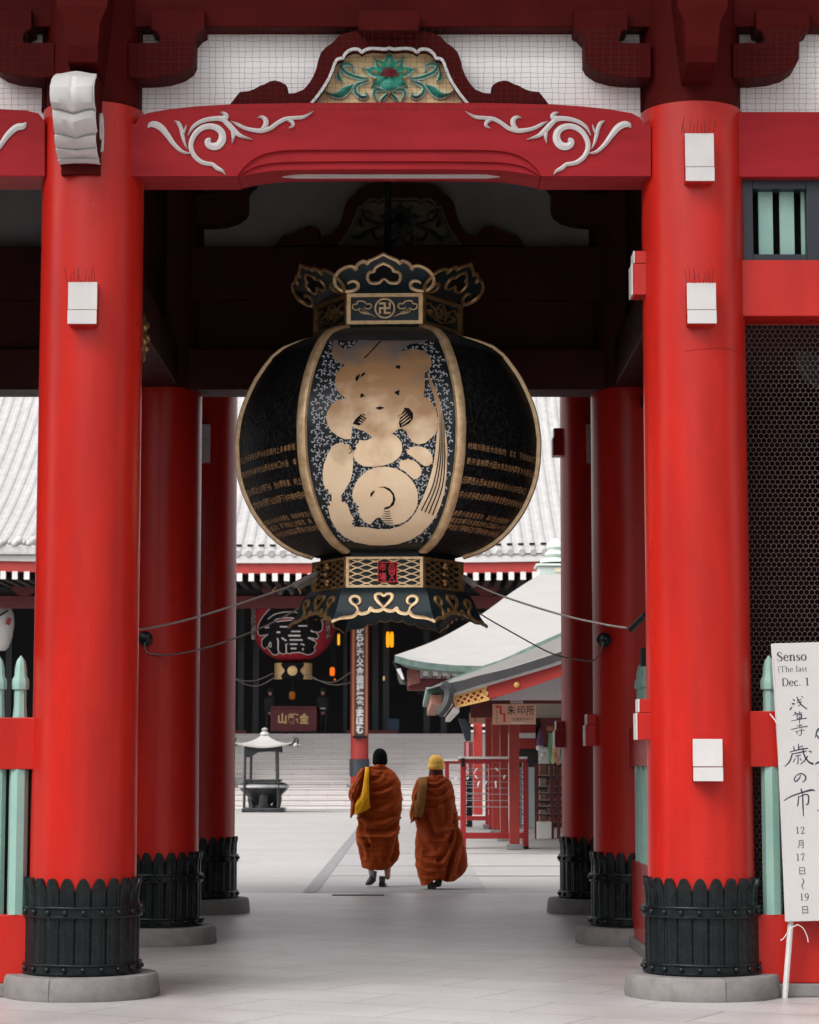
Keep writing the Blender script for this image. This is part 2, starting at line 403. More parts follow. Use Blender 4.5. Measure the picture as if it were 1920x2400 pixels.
m = MB().tube([(XR+.3475*math.sin(a), D1-.3475*math.cos(a), zs_m+.012*math.sin(a*3)) for a in [(-.3+i*.09) for i in range(20)]], .0013, 4, False); m.obj('paint_seam', mat('seam_dark_red', (.32, .012, .008, 1), None, 5, .6), pR1)  # thin darker red line along the paint seam
# bird spikes on the white beam ends of the front pillars
for p, cx, w_, yt, seed in ((pL1, 190, 66, 660, 1), (pR1, 1634, 74, 311, 2), (pR1, 1640, 60, 662, 3)):
    rnd = random.Random(seed); m = MB()
    for k in range(9):
        xx = cx+(k/8-.5)*w_; b0 = W(xx, yt+2, 15.27); t = W(xx+rnd.uniform(-8, 8), yt-rnd.uniform(18, 38), 15.2)
        m.tube([b0, t], .0016, 4)
    m.obj('bird_spikes', NETM, p)

AX = 913                              # photo axis of the front beam
def mir(pts): return [(2*AX-x,)+tuple(r) for x, *r in pts]
def sym(half): return half+[(2*AX-x, y) for x, y in half[::-1]]
# front rainbow beam: three carved steps in the arch
YB = 15.5
top = [(318, 290), (326, 275), (345, 265), (395, 256), (460, 249), (540, 244), (700, 241), (AX, 240)]
cA = cr([(557, 412), (572, 392), (596, 372), (630, 358), (680, 352), (760, 351), (AX, 351)], 5)
cB = cr([(560, 413), (580, 400), (606, 388), (650, 381), (720, 379), (800, 378), (AX, 378)], 5)
cC = cr([(563, 414), (600, 406), (650, 400), (720, 398), (800, 397), (AX, 397)], 5)
m = MB()
body = sym([(300, 413), (300, 292)]+top) + [(2*AX-557, 413)] + [(2*AX-x, y) for x, y in cA] + cA[::-1][1:] + [(557, 413)]
m.pprism(body, YB, .38)
m.pprism(cA+[(2*AX-x, y) for x, y in cA[::-1][1:]]+[(2*AX-x, y) for x, y in cB]+cB[::-1][1:], YB+.022, .352)
m.pprism(cB+[(2*AX-x, y) for x, y in cB[::-1][1:]]+[(2*AX-x, y) for x, y in cC]+cC[::-1][1:], YB+.042, .330)
beam = m.obj('rainbow_beam', BEAM, gate, None, .006)
mp15 = lambda x, y, h: W(x, y, YB)-Vector((0, h, 0))
def zs5(l): return [(320+a/3.92, 240+b/3.92, c/3.92*1.05) for a, b, c in l]
SCR = [[(105,235,8),(130,207,42),(180,207,56),(235,242,56),(290,310,46),(340,380,38),(400,440,30),(450,465,20),(500,468,8)],
 [(350,175,8),(385,192,30),(410,240,34),(425,310,32),(445,380,22),(468,430,5)], [(460,210,6),(447,250,18),(425,300,20)],
 [(685,345,30),(655,355,46),(662,390,55),(705,408,62),(755,395,66),(788,345,66),(785,285,60),(745,240,54),(680,222,48),(610,235,46),(550,280,44),(510,350,42),(502,420,42),(530,490,40),(590,545,38),(650,565,34),(700,572,32),(740,605,36),(790,632,24),(818,670,5)],
 [(475,305,4),(510,240,24),(570,190,32),(650,160,36),(740,150,40),(800,152,50),(828,130,40),(808,105,30),(775,95,8)],
 [(800,165,36),(850,210,46),(900,265,46),(960,310,30),(1065,342,4)], [(890,270,40),(890,320,28),(880,375,6)],
 [(870,175,4),(930,205,26),(1000,240,30),(1080,258,34),(1150,262,38),(1230,240,34),(1300,190,34),(1370,155,34),(1450,145,30),(1540,135,26),(1625,85,4)],
 [(1130,265,16),(1180,222,40),(1190,170,44),(1155,137,26),(1115,142,6)], [(1390,165,20),(1430,182,30),(1438,215,26),(1400,238,6)]]
for f_ in (lambda s: s, mir):
    m = MB(); k = MB()
    for s in SCR:
        s2 = f_(zs5(s)); m.stroke(s2, mp15, .022)
    m.obj('scroll_carving', WHITE, beam, 40)
# pale pointed strip on the beam's underside
zu = W(913, 397, YB+.042).z-.003
pa, pb = W(662, 414, 15.68), W(1172, 414, 15.68)
m = MB().add([(pa.x, 15.70, zu), (pa.x+.09, 15.665, zu), (pb.x-.09, 15.665, zu), (pb.x, 15.70, zu), (pb.x-.09, 15.735, zu), (pa.x+.09, 15.735, zu)]
    +[(pa.x, 15.70, zu-.012), (pa.x+.09, 15.665, zu-.012), (pb.x-.09, 15.665, zu-.012), (pb.x, 15.70, zu-.012), (pb.x-.09, 15.735, zu-.012), (pa.x+.09, 15.735, zu-.012)],
    [(5, 4, 3, 2, 1, 0), (6, 7, 8, 9, 10, 11)]+[(i, (i+1) % 6, 6+(i+1) % 6, 6+i) for i in range(6)])
m.obj('painted_strip', WHITE, beam)
# side-bay beams either side
for (xa, xb, end) in ((-400, 100, 1), (1730, 2400, -1)):
    a, b = W(xa, 258 if end > 0 else 260, YB), W(xb, 413, YB)
    if end > 0:
        m = MB().pprism([(-400, 413), (-400, 250), (0, 255), (60, 258), (90, 265), (106, 285), (106, 413)], YB, .38)
    else: m = MB().box(a.x, 9, YB+.02, YB+.4, b.z, a.z)
    sb = m.obj('side_beam', BEAM, gate, None, .006)
    if end > 0:
        mm = MB().stroke([(63, 288, 3), (55, 296, 14), (38, 300, 15), (18, 318, 13), (0, 344, 10), (-20, 370, 8)], mp15, .02)
        mm.obj('scroll_carving', WHITE, sb, 40)
# plaster behind, head beam above
MB().box(-8.9, 8.9, 15.725, 15.735, W(0, 300, 15.72).z, W(0, 40, 15.72).z).obj('plaster_panel', PLASTER, gate)
zh = W(960, 68, 15.6).z
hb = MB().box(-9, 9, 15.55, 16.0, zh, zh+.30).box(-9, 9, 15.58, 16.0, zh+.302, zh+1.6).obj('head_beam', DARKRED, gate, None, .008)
# frog-leg strut with carved lotus panel
OUT = [(540,243),(562,215),(582,213),(596,208),(610,200),(620,197),(633,190),(644,188),(658,191),(670,198),(675,206),(669,210),(670,216),(679,219),(693,217),(712,209),(725,194),(735,177),(742,159),(746,140),(753,122),(765,109),(779,100),(793,85),(809,77),(828,73),(AX,72)]
INN = [(730,243),(742,229),(756,210),(770,187),(779,166),(787,145),(795,138),(804,137),(808,129),(816,121),(828,116),(841,117),(848,123),(858,117),(872,114),(888,115),(904,116),(AX,112.6)]
def strut(Y, S, mats, parent, sx=1.0):
    OU = [S(x, y) for x, y in OUT]; IN = [S(x, y) for x, y in INN]
    mS = lambda pts: [S(2*AX-x, y) for x, y in pts]
    m = MB().pprism(OU+IN[::-1], Y, .16); m.pprism(mS(OUT)+mS(INN)[::-1], Y, .16)
    st = m.obj('frog_leg_strut', mats[0], parent, None, .005)
    m = MB()
    for half in (INN, [(2*AX-x, y) for x, y in INN]):
        m.stroke([S(x, y)+(6.5,) for x, y in half], lambda x, y, h: W(x, y, Y)-Vector((0, h, 0)), .016, 3, .9)
    m.obj('white_trim', mats[1], st, 30)
    m = MB().pprism(IN+mS(INN)[::-1][1:], Y+.10, .03); cp = m.obj('carved_panel', mats[2], st)
    Yc = Y+.098; mp_ = lambda x, y, h: W(*S(x, y), Yc)-Vector((0, h, 0))
    gr, ed, pk = MB(), MB(), MB()
    cx, cy = 913, 178
    def petal(a, L, wd, h, base=6):
        dx, dy = math.sin(a), -math.cos(a)
        P = [(t, math.sin(min(1, t*1.15)*math.pi)**.8*wd) for t in (0, .15, .3, .45, .6, .75, .87, .95, 1)]
        pt = [(cx+dx*(base+L*t), cy+dy*(base+L*t), max(1, (2*ww if t < .99 else 1))) for t, ww in P]
        ed.stroke(pt, mp_, h, 2, .5)
        pt2 = [(x, y, max(.6, q-6.5)) for x, y, q in pt[:-1]]
        gr.stroke(pt2, mp_, h+.007, 2, .6)
    for a, L, wd, h in ((0, 52, 15, .045), (.75, 50, 14, .04), (-.75, 50, 14, .04), (1.35, 62, 14, .038), (-1.35, 62, 14, .038), (2.15, 46, 17, .05), (-2.15, 46, 17, .05), (math.pi, 42, 24, .062)):
        petal(a, L, wd, h)
    for sg in (1, -1):
        X = lambda v: cx+sg*v
        for pts in ([(X(48), 186, 6), (X(66), 185, 11), (X(84), 180, 12), (X(102), 172, 12), (X(112), 158, 11), (X(100), 152, 10), (X(86), 158, 8), (X(84), 170, 5)],
                    [(X(50), 194, 6), (X(66), 196, 11), (X(80), 205, 12), (X(78), 220, 12), (X(64), 230, 12), (X(52), 226, 9), (X(56), 218, 5)],
                    [(X(84), 200, 5), (X(100), 212, 20), (X(116), 224, 20), (X(136), 224, 10), (X(152), 215, 3)],
                    [(X(110), 195, 4), (X(118), 184, 14), (X(118), 168, 5)],
                    [(X(14), 214, 8), (X(32), 212, 12), (X(36), 224, 11), (X(28), 240, 4)],
                    [(X(4), 222, 10), (X(14), 232, 12), (X(20), 240, 6)]):
            ed.stroke(pts, mp_, .035, 4); gr.stroke([(x, y, max(.6, q-4.5)) for x, y, q in pts], mp_, .045, 4)
    gr.obj('lotus_carving', mats[3], st, 40); ed.obj('lotus_edge', mats[4], st, 40)
    fan = MB()
    for k in range(13):
        a = -1.35+2.7*k/12; fan.stroke([(913, 186, 1.5), (913+22*math.sin(a), 186-24*math.cos(a), 4.2)], mp_, .062, 2, .6)
    fan.obj('lotus_heart', mats[5], st, 40)
    for a in (0, .65, -.65, 1.25, -1.25, 1.75, -1.75, math.pi):
        pk.stroke([(913+30*math.sin(a), 184-28*math.cos(a), 3), (913+36*math.sin(a), 184-36*math.cos(a), 6), (913+42*math.sin(a), 184-42*math.cos(a), 3)], mp_, .07, 2)
    pk.obj('lotus_stamens', mats[6], st, 40)
    return st
GRN = mat('emerald_paint', (.014, .22, .15, 1), (.04, .34, .25, 1), 25, .45, 0, .1, 60)
GREDGE = mat('pale_green_edge', (.60, .68, .64, 1), (.30, .48, .42, 1), 30, .5)
CREAM = mat('ochre_panel', (.74, .53, .28, 1), (.66, .47, .25, 1), 8, .6)
PINK = mat('pink_paint', (.55, .17, .18, 1), (.42, .05, .07, 1), 60, .5)
YEL = mat('stamen_yellow', (.68, .42, .14, 1), None, 9, .5)
strut(YB+.06, lambda x, y: (x, y), [DARKRED, WHITE, CREAM, GRN, GREDGE, PINK, YEL], gate)
# bearing block over the strut, bracket arms beside the pillars
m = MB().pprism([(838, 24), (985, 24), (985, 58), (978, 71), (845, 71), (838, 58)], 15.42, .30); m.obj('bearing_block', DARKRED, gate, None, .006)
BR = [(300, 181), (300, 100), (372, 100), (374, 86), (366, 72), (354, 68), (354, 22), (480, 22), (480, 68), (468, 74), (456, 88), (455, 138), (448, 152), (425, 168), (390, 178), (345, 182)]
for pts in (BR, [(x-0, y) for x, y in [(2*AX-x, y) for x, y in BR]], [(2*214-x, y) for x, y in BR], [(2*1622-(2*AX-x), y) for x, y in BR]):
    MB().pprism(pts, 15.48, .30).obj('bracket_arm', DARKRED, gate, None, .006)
# posts beside the pillars closing the plaster
for x0, x1 in ((100, 331), (1500, 1733)):
    a, b = W(x0, 100, 15.7), W(x1, 100, 15.7)
    MB().box(a.x, b.x, 15.70, 15.85, W(0, 262, 15.7).z, 7.2).obj('post_board', DARKRED, gate)
# bracket arms pointing at the viewer on the pillar tops
for cx, red in ((198, 0), (1642, 1)):
    m = MB()
    X0 = W(cx, 60, 15.1).x
    zt, zm, zb2 = W(cx, -20, 15.0).z, W(cx, 38, 15.0).z, W(cx, 140, 15.0).z
    m.add([(X0+sx*hw, y, z) for (y, z, hw) in ((14.98, zt+.2, .17), (14.98, zm+.06, .17), (15.0, zm-.04, .12), (15.02, zb2+.10, .105), (15.06, zb2, .10), (15.3, zb2-.05, .10), (15.42, zb2-.06, .10), (15.5, zt+.2, .17)) for sx in (-1, 1)],
          [(2*i, 2*i+2, 2*i+3, 2*i+1) for i in range(7)]+[(14, 0, 1, 15), tuple(range(0, 16, 2))[::-1], tuple(range(1, 16, 2))])
    m.obj('bracket_arm', DARKRED, gate, None, .006)
# white scroll nosing on the left pillar: slanting carved face, red sides with a white spiral
NPF = [(172,15.06),(177,14.97),(184,14.90),(200,14.855),(220,14.86),(238,14.885),(249,14.925),(255,14.965),(259,14.945),(275,14.955),(295,15.0),(306,15.045),(313,15.085),(317,15.065),(330,15.09),(340,15.13),(345,15.165),(349,15.15),(358,15.18),(367,15.225),(371,15.25),(375,15.24),(381,15.27),(385,15.31)]
NX0, NX1, NN = -2.335, -2.062, 16
rows = []
for yy, Y in NPF:
    r = []
    for k in range(NN+1):
        q = k/NN; vv = abs(q-.5)*2
        dy = (12*max(0, 1-vv*1.1)**1.5 if 240 < yy < 330 else (-7*max(0, 1-vv*1.3)**1.2 if yy < 190 else (-3*(1-vv) if yy > 365 else 4*(1-vv*vv))))
        z = W(0, yy+dy, Y).z; Yv = Y+.012*vv**6+(.012*math.exp(-(vv/.12)**2) if yy < 240 or yy > 340 else -.006*math.exp(-(vv/.15)**2))
        r.append(Vector((lerp(NX0, NX1, q)+.004*math.sin(yy*.05), Yv, z)))
    rows.append(r)
m = MB(); m.grid(rows)
nos = m.obj('white_scroll_nosing', WHITE, pL1, 32)
e = MB()
for k, dx in ((0, .0), (NN, .0)):
    e.add([r[k]+Vector((dx, .006, 0)) for r in rows]+[Vector((r[k].x, 15.48, r[k].z)) for r in rows], [(i, i+1, len(rows)+i+1, len(rows)+i) for i in range(len(rows)-1)])
zb8 = W(0, 386, 15.31).z
e.box(NX0+.01, NX1-.004, 15.325, 15.48, zb8-.06, zb8-.004); zt8 = rows[0][0].z
e.add([rows[0][0], rows[0][NN], (NX1, 15.48, zt8), (NX0, 15.48, zt8)], [(0, 1, 2, 3)])
e.obj('nosing_body', DARKRED, nos, 30)
sp = []
zc8 = W(0, 300, 15.2).z
for k in range(34):
    q = k/33; a = -.9+q*6.6; r = lerp(1.0, .2, q)
    sp.append(Vector((NX1+.006, 15.27+.085*r*math.cos(a), zc8+.16*r*math.sin(a))))
m = MB().tube(sp, [lerp(.013, .009, k/33) for k in range(34)], 6)
m.tube([Vector((NX1+.004, rows[i][NN].y+.012, rows[i][NN].z)) for i in range(1, 12)], .008, 6)
m.obj('nosing_spiral', WHITE, nos, 40)
# bird net over the plaster: thin cords, slightly slack
m = MB(); rnd = random.Random(4)
def cord(p, q, n=14, wv=.0010):
    a, b = Vector(p), Vector(q); pts = [a.lerp(b, i/n)+Vector((rnd.uniform(-.004, .004), 0, rnd.uniform(-.004, .004))) for i in range(n+1)]
    m.tube(pts, wv, 3, False)
for (xa, xb) in ((331, 1500), (1735, 1990), (-60, 100)):
    xx = xa
    while xx < xb:
        t, b = W(xx, 66, 15.36), W(xx+rnd.uniform(-5, 5), 262, 15.36); cord(t, b); xx += 17.5
    yy = 72
    while yy < 262:
        cord(W(xa, yy+rnd.uniform(-2, 2), 15.36), W(xb, yy+rnd.uniform(-2, 2), 15.36), 40); yy += 12.3
m.obj('bird_net', NETM, gate, None, 0, False)

# second row: dark inner wall with its own strut, beams and lintel
def S2(x, y):                         # the front strut's outline carried to the second row
    return (960+(x-960)*.78+14, 430+(y-72)*.85)
Y2 = D2-.25
z_l0, z_l1 = W(960, 913, Y2).z, W(960, 850, Y2).z
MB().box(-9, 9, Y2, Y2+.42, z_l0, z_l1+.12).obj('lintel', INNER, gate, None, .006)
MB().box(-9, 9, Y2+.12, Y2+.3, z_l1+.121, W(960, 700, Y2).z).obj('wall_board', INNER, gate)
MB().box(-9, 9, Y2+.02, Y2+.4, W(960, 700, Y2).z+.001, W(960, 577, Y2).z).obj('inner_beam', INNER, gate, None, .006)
MB().box(-9, 9, Y2+.26, Y2+.34, W(960, 577, Y2).z+.001, 7.2).obj('plaster_panel', mat('shaded_plaster', (.36, .33, .33, 1), (.28, .26, .26, 1), 2, .85), gate)  # darker copy of the plaster, with the interior shade in its colour
OL = mat('dim_olive', (.10, .085, .05, 1), (.07, .06, .04, 1), 20, .6)  # second-row strut colours painted dim for the shade inside
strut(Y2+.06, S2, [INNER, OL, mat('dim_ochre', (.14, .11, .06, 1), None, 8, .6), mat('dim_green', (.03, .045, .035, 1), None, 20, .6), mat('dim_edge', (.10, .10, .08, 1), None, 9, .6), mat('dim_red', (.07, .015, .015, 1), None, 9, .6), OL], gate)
for q in (1, -1):
    a = W(913+q*380, 445, Y2)
    BR2 = [S2(AX+q*(AX-x), y) for x, y in BR]
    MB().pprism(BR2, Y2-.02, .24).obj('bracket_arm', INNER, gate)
# tie beams running back beside the passage, wall boards above, ceiling, eaves
for x, s in ((XL, 1), (XR, -1)):
    MB().box(x-.16, x+.16, D1+.3, D2-.2, z_l0+.02, z_l1+.16).obj('tie_beam', INNER, gate, None, .008)
    MB().box(x-.06, x+.06, D1+.28, D2-.2, z_l1+.161, 7.2).obj('wall_board', INNER, gate)
    MB().box(x-.16, x+.16, D2+.3, D3-.2, z_l1+.5, z_l1+1.0).obj('tie_beam', INNER, gate)
    MB().box(x-.06, x+.06, D2+.2, D3, z_l1+1.001, 7.2).obj('wall_board', INNER, gate)
m = MB(); zg = W(0, 785, 17.3).z; n0 = 40     # gilt flower plate on the inner face of the left tie beam
po = [(17.35+.16*(1+.22*math.cos(5*a))*math.cos(a), zg+.16*(1+.22*math.cos(5*a))*math.sin(a)) for a in [2*math.pi*i/n0 for i in range(n0)]]
m.add([(XL+.162, y_, z_) for y_, z_ in po]+[(XL+.178, 17.35+(y_-17.35)*.85, zg+(z_-zg)*.85) for y_, z_ in po]+[(XL+.178, 17.35, zg)], [(i, (i+1) % n0, n0+(i+1) % n0, n0+i) for i in range(n0)]+[(n0+i, n0+(i+1) % n0, 2*n0) for i in range(n0)])
for k in range(5): m.sphere((XL+.18, 17.35+.09*math.cos(k*1.2566), zg+.09*math.sin(k*1.2566)), .03, 5)
m.obj('gilt_fitting', GOLDD, gate, 50)
MB().box(-9, 9, D3-.22, D3+.22, z_l1+.55, z_l1+1.1).obj('rear_lintel', INNER, gate)
MB().box(-9, 9, D3-.06, D3+.06, z_l1+1.101, 7.2).obj('wall_board', INNER, gate)
MB().box(-9.2, 9.2, 15.6, D3+.4, 7.2, 7.4).obj('ceiling', INNER, gate)
MB().box(-6.5, -6.3, 15.6, D3+.2, 0, 7.2).box(XR-.05, XR+.05, D2+.3, D3-.3, .11, 7.0).obj('wall_board', INNER, gate)  # unseen side walls added to keep light out of the passage
m = MB(); zev = 10.2
m.add([(-13, 12.3, zev), (13, 12.3, zev), (13, 15.6, zev+.9), (-13, 15.6, zev+.9), (13, D3+2.8, 7.2), (-13, D3+2.8, 7.2), (-13, D3, zev+.9), (13, D3, zev+.9)],
      [(0, 1, 2, 3), (3, 2, 7, 6), (6, 7, 4, 5)])
m.add([(-13, 12.6, zev+.3), (13, 12.6, zev+.3), (13, 18, zev+2.6), (-13, 18, zev+2.6), (13, D3+2.8, 7.5), (-13, D3+2.8, 7.5), (-13, 22, zev+2.6), (13, 22, zev+2.6)],
      [(0, 1, 2, 3), (3, 2, 7, 6), (6, 7, 4, 5)])
m.obj('roof', mat('grey_roof_tile', (.2, .2, .2, 1), (.28, .28, .28, 1), 4, .7), gate)

# right bay: window with slats, red panel, wire screen in front of the statue niche
wl, wt = W(1738, 427, 15.62), W(1920, 613, 15.62)
zt, zb_ = W(0, 415, 15.62).z, W(0, 613, 15.62).z
x0, x1 = W(1740, 500, 15.62).x, W(1965, 500, 15.62).x
ox0, ox1, oz0, oz1 = W(1764, 500, 15.62).x, W(1890, 500, 15.62).x, W(0, 597, 15.62).z, W(0, 444, 15.62).z
m = MB().box(x0, ox0, 15.6, 15.75, zb_, zt).box(ox1, x1, 15.6, 15.75, zb_, zt).box(ox0+.0005, ox1-.0005, 15.603, 15.75, zb_, oz0).box(ox0+.0005, ox1-.0005, 15.603, 15.75, oz1, zt)
win = m.obj('window', NAVY, gate, None, .004)
for xa, xb in ((1777, 1811), (1827, 1861), (1877, 1911)):
    MB().box(W(xa, 500, 15.7).x, W(xb, 500, 15.7).x, 15.69, 15.72, oz0-.01, oz1+.01).obj('slat', MINT, win, None, .003)
MB().box(x0, x1, 15.8, 15.84, zb_, zt).obj('dark_backing', BLACK, win)
zp0 = W(0, 740, 15.55).z
MB().box(x1+.002, 9, 15.6, 15.8, zb_, zt).obj('wall_board', DARKRED, gate)
MB().box(W(1735, 700, 15.55).x, 9, 15.56, 15.9, zp0, zb_-.002).obj('panel_beam', RED, gate, None, .006)
mx0 = W(1735, 1000, 15.72).x
m = MB(); hexr = .0208; Wd, zz, row = hexr*math.sqrt(3), .6, 0
m2 = MB()
def seg(a, b, r=.0011): m2.tube([a, b], r, 3, False)
while zz < zp0-.02:
    xx = mx0+(Wd/2 if row % 2 else 0)
    while xx < 5.85:
        ym = 15.74
        c_ = [(xx+hexr*math.sin(math.pi/3*k), ym, zz+hexr*math.cos(math.pi/3*k)) for k in range(6)]
        seg(c_[0], c_[1]); seg(c_[1], c_[2]); seg(c_[0], c_[5])
        xx += Wd
    zz += hexr*1.5; row += 1
m2.obj('wire_screen', WIRE, gate, None, 0, False)
nb = MB().box(2.0, 6.0, D2-.3, D2-.2, 0, 7.2).box(5.9, 6.0, 15.9, D2-.3, 0, 7.2).box(1.99, 6, 15.9, D2-.3, zp0+.05, zp0+.12)
nb.obj('niche_wall', mat('dark_maroon_wall', (.022, .006, .008, 1), (.03, .008, .010, 1), 4, .8, spec=.15), gate)

# ------------------------------------------------------------------ picket fences
def picket(m, x, y, z0, z1, w_=.128, axis='x'):
    prof = [(.5, 0), (.5, .60), (.49, .66), (.42, .73), (.33, .80), (.32, .865), (.44, .868), (.46, .885), (.44, .905), (.33, .92), (.31, .95), (.22, .98), (.0, 1.0)]
    m.lathe([(max(r, .02)*w_, lerp(z0, z1, t)) for r, t in prof], (x, y, 0), 8)
def fence(label, x0, x1, y, xs, bottom, rails, ztop, kerb, loc, axis='x', group='mint picket fences of the gate', backing=False):
    t = thing('picket_fence', label, 'fence', loc, group)
    T = (lambda v: v) if axis == 'x' else (lambda v: Vector((y+(v.y-y), 0, 0)))
    def mk(name, mb, mt, bev=0, sm=None):
        if axis == 'y': mb.xform(lambda v: (y+(y-v.y)*-1, v.x, v.z)) if False else mb.xform(lambda v: (loc[0]+(v.y-y), v.x, v.z))
        return mb.obj(name, mt, t, sm, bev)
    for (a, b) in rails: mk('rail', MB().box(x0, x1, y-.05, y+.07, a, b), RED, .005)
    mk('base_board', MB().box(x0, x1, y-.04, y+.06, bottom[0], bottom[1]), RED, .005)
    mk('kerb', MB().box(x0, x1, y-.08, y+.10, 0, bottom[0]-.002), STONE, .01)
    if backing: mk('backing_board', MB().box(x0, x1, y+.075, y+.09, bottom[1]-.05, rails[0][0]+.02), INNER)
    for xx in xs:
        p = MB(); picket(p, xx, y+.015, bottom[1], ztop); mk('picket', p, MINT, 0, 25)
    return t
YF = 15.62
zr0, zr1, zt_ = W(0, 1797, YF).z, W(0, 1667, YF).z, W(0, 1536, YF).z
zb0, zb1 = .088, W(0, 2143, YF).z
xr0 = XR+.30
fence('mint green picket fence with red rails beside the white notice board', xr0, 6.0, YF, [W(1807, 1800, YF).x+.21*k for k in range(8)], (zb0, zb1), [(zr0, zr1)], zt_, .09, (xr0, YF, 0))
fence('mint green picket fence left of the left front pillar', -6.0, XL-.30, YF, [W(44, 1800, YF).x-.148*k for k in range(9)], (zb0, zb1), [(W(0, 1803, YF).z, W(0, 1682, YF).z)], zt_, .09, (XL-.3, YF, 0), backing=True)
fence('shaded picket fence along the right side of the passage', D1+.34, D2-.34, 0, [17.0+.42*k for k in range(7)], (zb0, .72), [(W(0, 1796, 16.8).z, W(0, 1690, 16.8).z)], 2.35, .09, (XR-.02, D2, 0), 'y')
tag(MB().box(XR-.09, XR+.05, D2+.30, D3-.30, .001, .10).obj('kerb_stone', STONE, None, None, .01), 'low grey kerb between the two rear right pillars', 'kerb')
tag(MB().box(1.70, 1.76, 17.2, 17.32, W(0, 1560, 17.2).z, W(0, 1517, 17.2).z).box(1.76, 1.90, 17.24, 17.28, W(0, 1545, 17.2).z, W(0, 1535, 17.2).z).obj('camera_box', BLACK, None, None, .006), 'small black device box on the passage fence behind the right pillar', 'device box')

# guardian statue behind the wire screen
t = thing('guardian_statue', 'dark guardian statue half seen behind the wire screen', 'statue', (4.15, 17.9, 0))
STAT = mat('dusty_statue_wood', (.010, .009, .009, 1), (.018, .016, .016, 1), 5, .8, 0, .3, 30)
SX = 4.15
m = MB().lathe([(.55, .4), (.62, .6), (.6, .65), (.2, .66)], (SX, 17.9, 0), 24); m.obj('plinth', STAT, t, 30)
m = MB().lathe([(.30, .66), (.38, 1.2), (.34, 1.8), (.30, 2.2), (.42, 2.7), (.5, 3.1), (.34, 3.35), (.14, 3.42), (.16, 3.55), (.24, 3.7), (.25, 3.9), (.15, 4.08), (.02, 4.12)], (SX, 17.9, 0), 32, lambda r, z, q: r*(1+.12*math.sin(5*q+z*3)))
m.tube([(SX-.4, 17.9, 3.1), (SX-.68, 17.7, 3.45), (SX-.6, 17.55, 3.95)], [.17, .13, .10], 10); m.tube([(SX+.4, 17.9, 3.1), (SX+.8, 17.7, 2.6), (SX+.7, 17.4, 2.1)], [.17, .13, .1], 10)
m.obj('body', STAT, t, 60)
m = MB(); c0_ = W(1945, 835, 17.3)
for k in range(6):
    m.tube([(c0_.x+(.08+.035*k)*math.cos(a), 17.3-.02*k, c0_.z+(.07+.04*k)*math.sin(a)) for a in [2.2+i*.22 for i in range(12)]], .018, 6)
m.obj('swirling_sash', mat('pale_dusty_sash', (.035, .033, .035, 1), (.06, .058, .06, 1), 9, .8), t, 40)
m = MB().tube([(2.86+.20*math.cos(a), 16.6, .95+.42*math.sin(a)) for a in [math.pi*.5+i*.22 for i in range(15)]], .045, 8)
m.obj('ribbon', mat('blue_black_ribbon', (.02, .03, .045, 1), None, 5, .5), t, 40)

# ------------------------------------------------------------------ the great black lantern
LY = 18.0; LX = W(909, 1050, LY).x; YAW = math.radians(-2.2)
lan = thing('hanging_lantern', 'giant black and gold metal lantern hanging in the gate opening', 'lantern', (LX, LY, W(909, 1050, LY).z))
def hexpt(k, u, o, z):
    A = YAW+k*math.pi/3
    return Vector((LX+math.sin(A)*o+math.cos(A)*u, LY-math.cos(A)*o+math.sin(A)*u, z))
def F2L(x, y, of):                    # photo pixel on the front panel -> panel coordinates (u, z)
    Y = LY-.6; dx, dy, tx, ty = math.sin(YAW), -math.cos(YAW), math.cos(YAW), math.sin(YAW)
    for _ in range(12):
        P = W(x, y, Y); rx, ry = P.x-LX, P.y-LY; u = rx*tx+ry*ty; Y += (rx*dx+ry*dy)-of(P.z, u)
    return u, P.z
RT = [(715,157),(722,185),(735,220),(753,243),(775,260),(800,277),(830,292),(860,304),(890,312),(930,317),(980,315),(1005,311),(1030,304),(1055,294),(1080,281),(1103,265),(1125,246),(1145,222),(1160,196),(1173,157)]
RTAB = sorted((W(909, y*1.113, LY).z, h*1.113/PPM(y*1.113, LY)) for y, h in RT)
RB = lambda z: interp(RTAB, z)
def ob(z, u): R = RB(z); return R*.866+.05*R*max(0, 1-(2*u/R)**2)
zlo, zhi = RTAB[0][0], RTAB[-1][0]
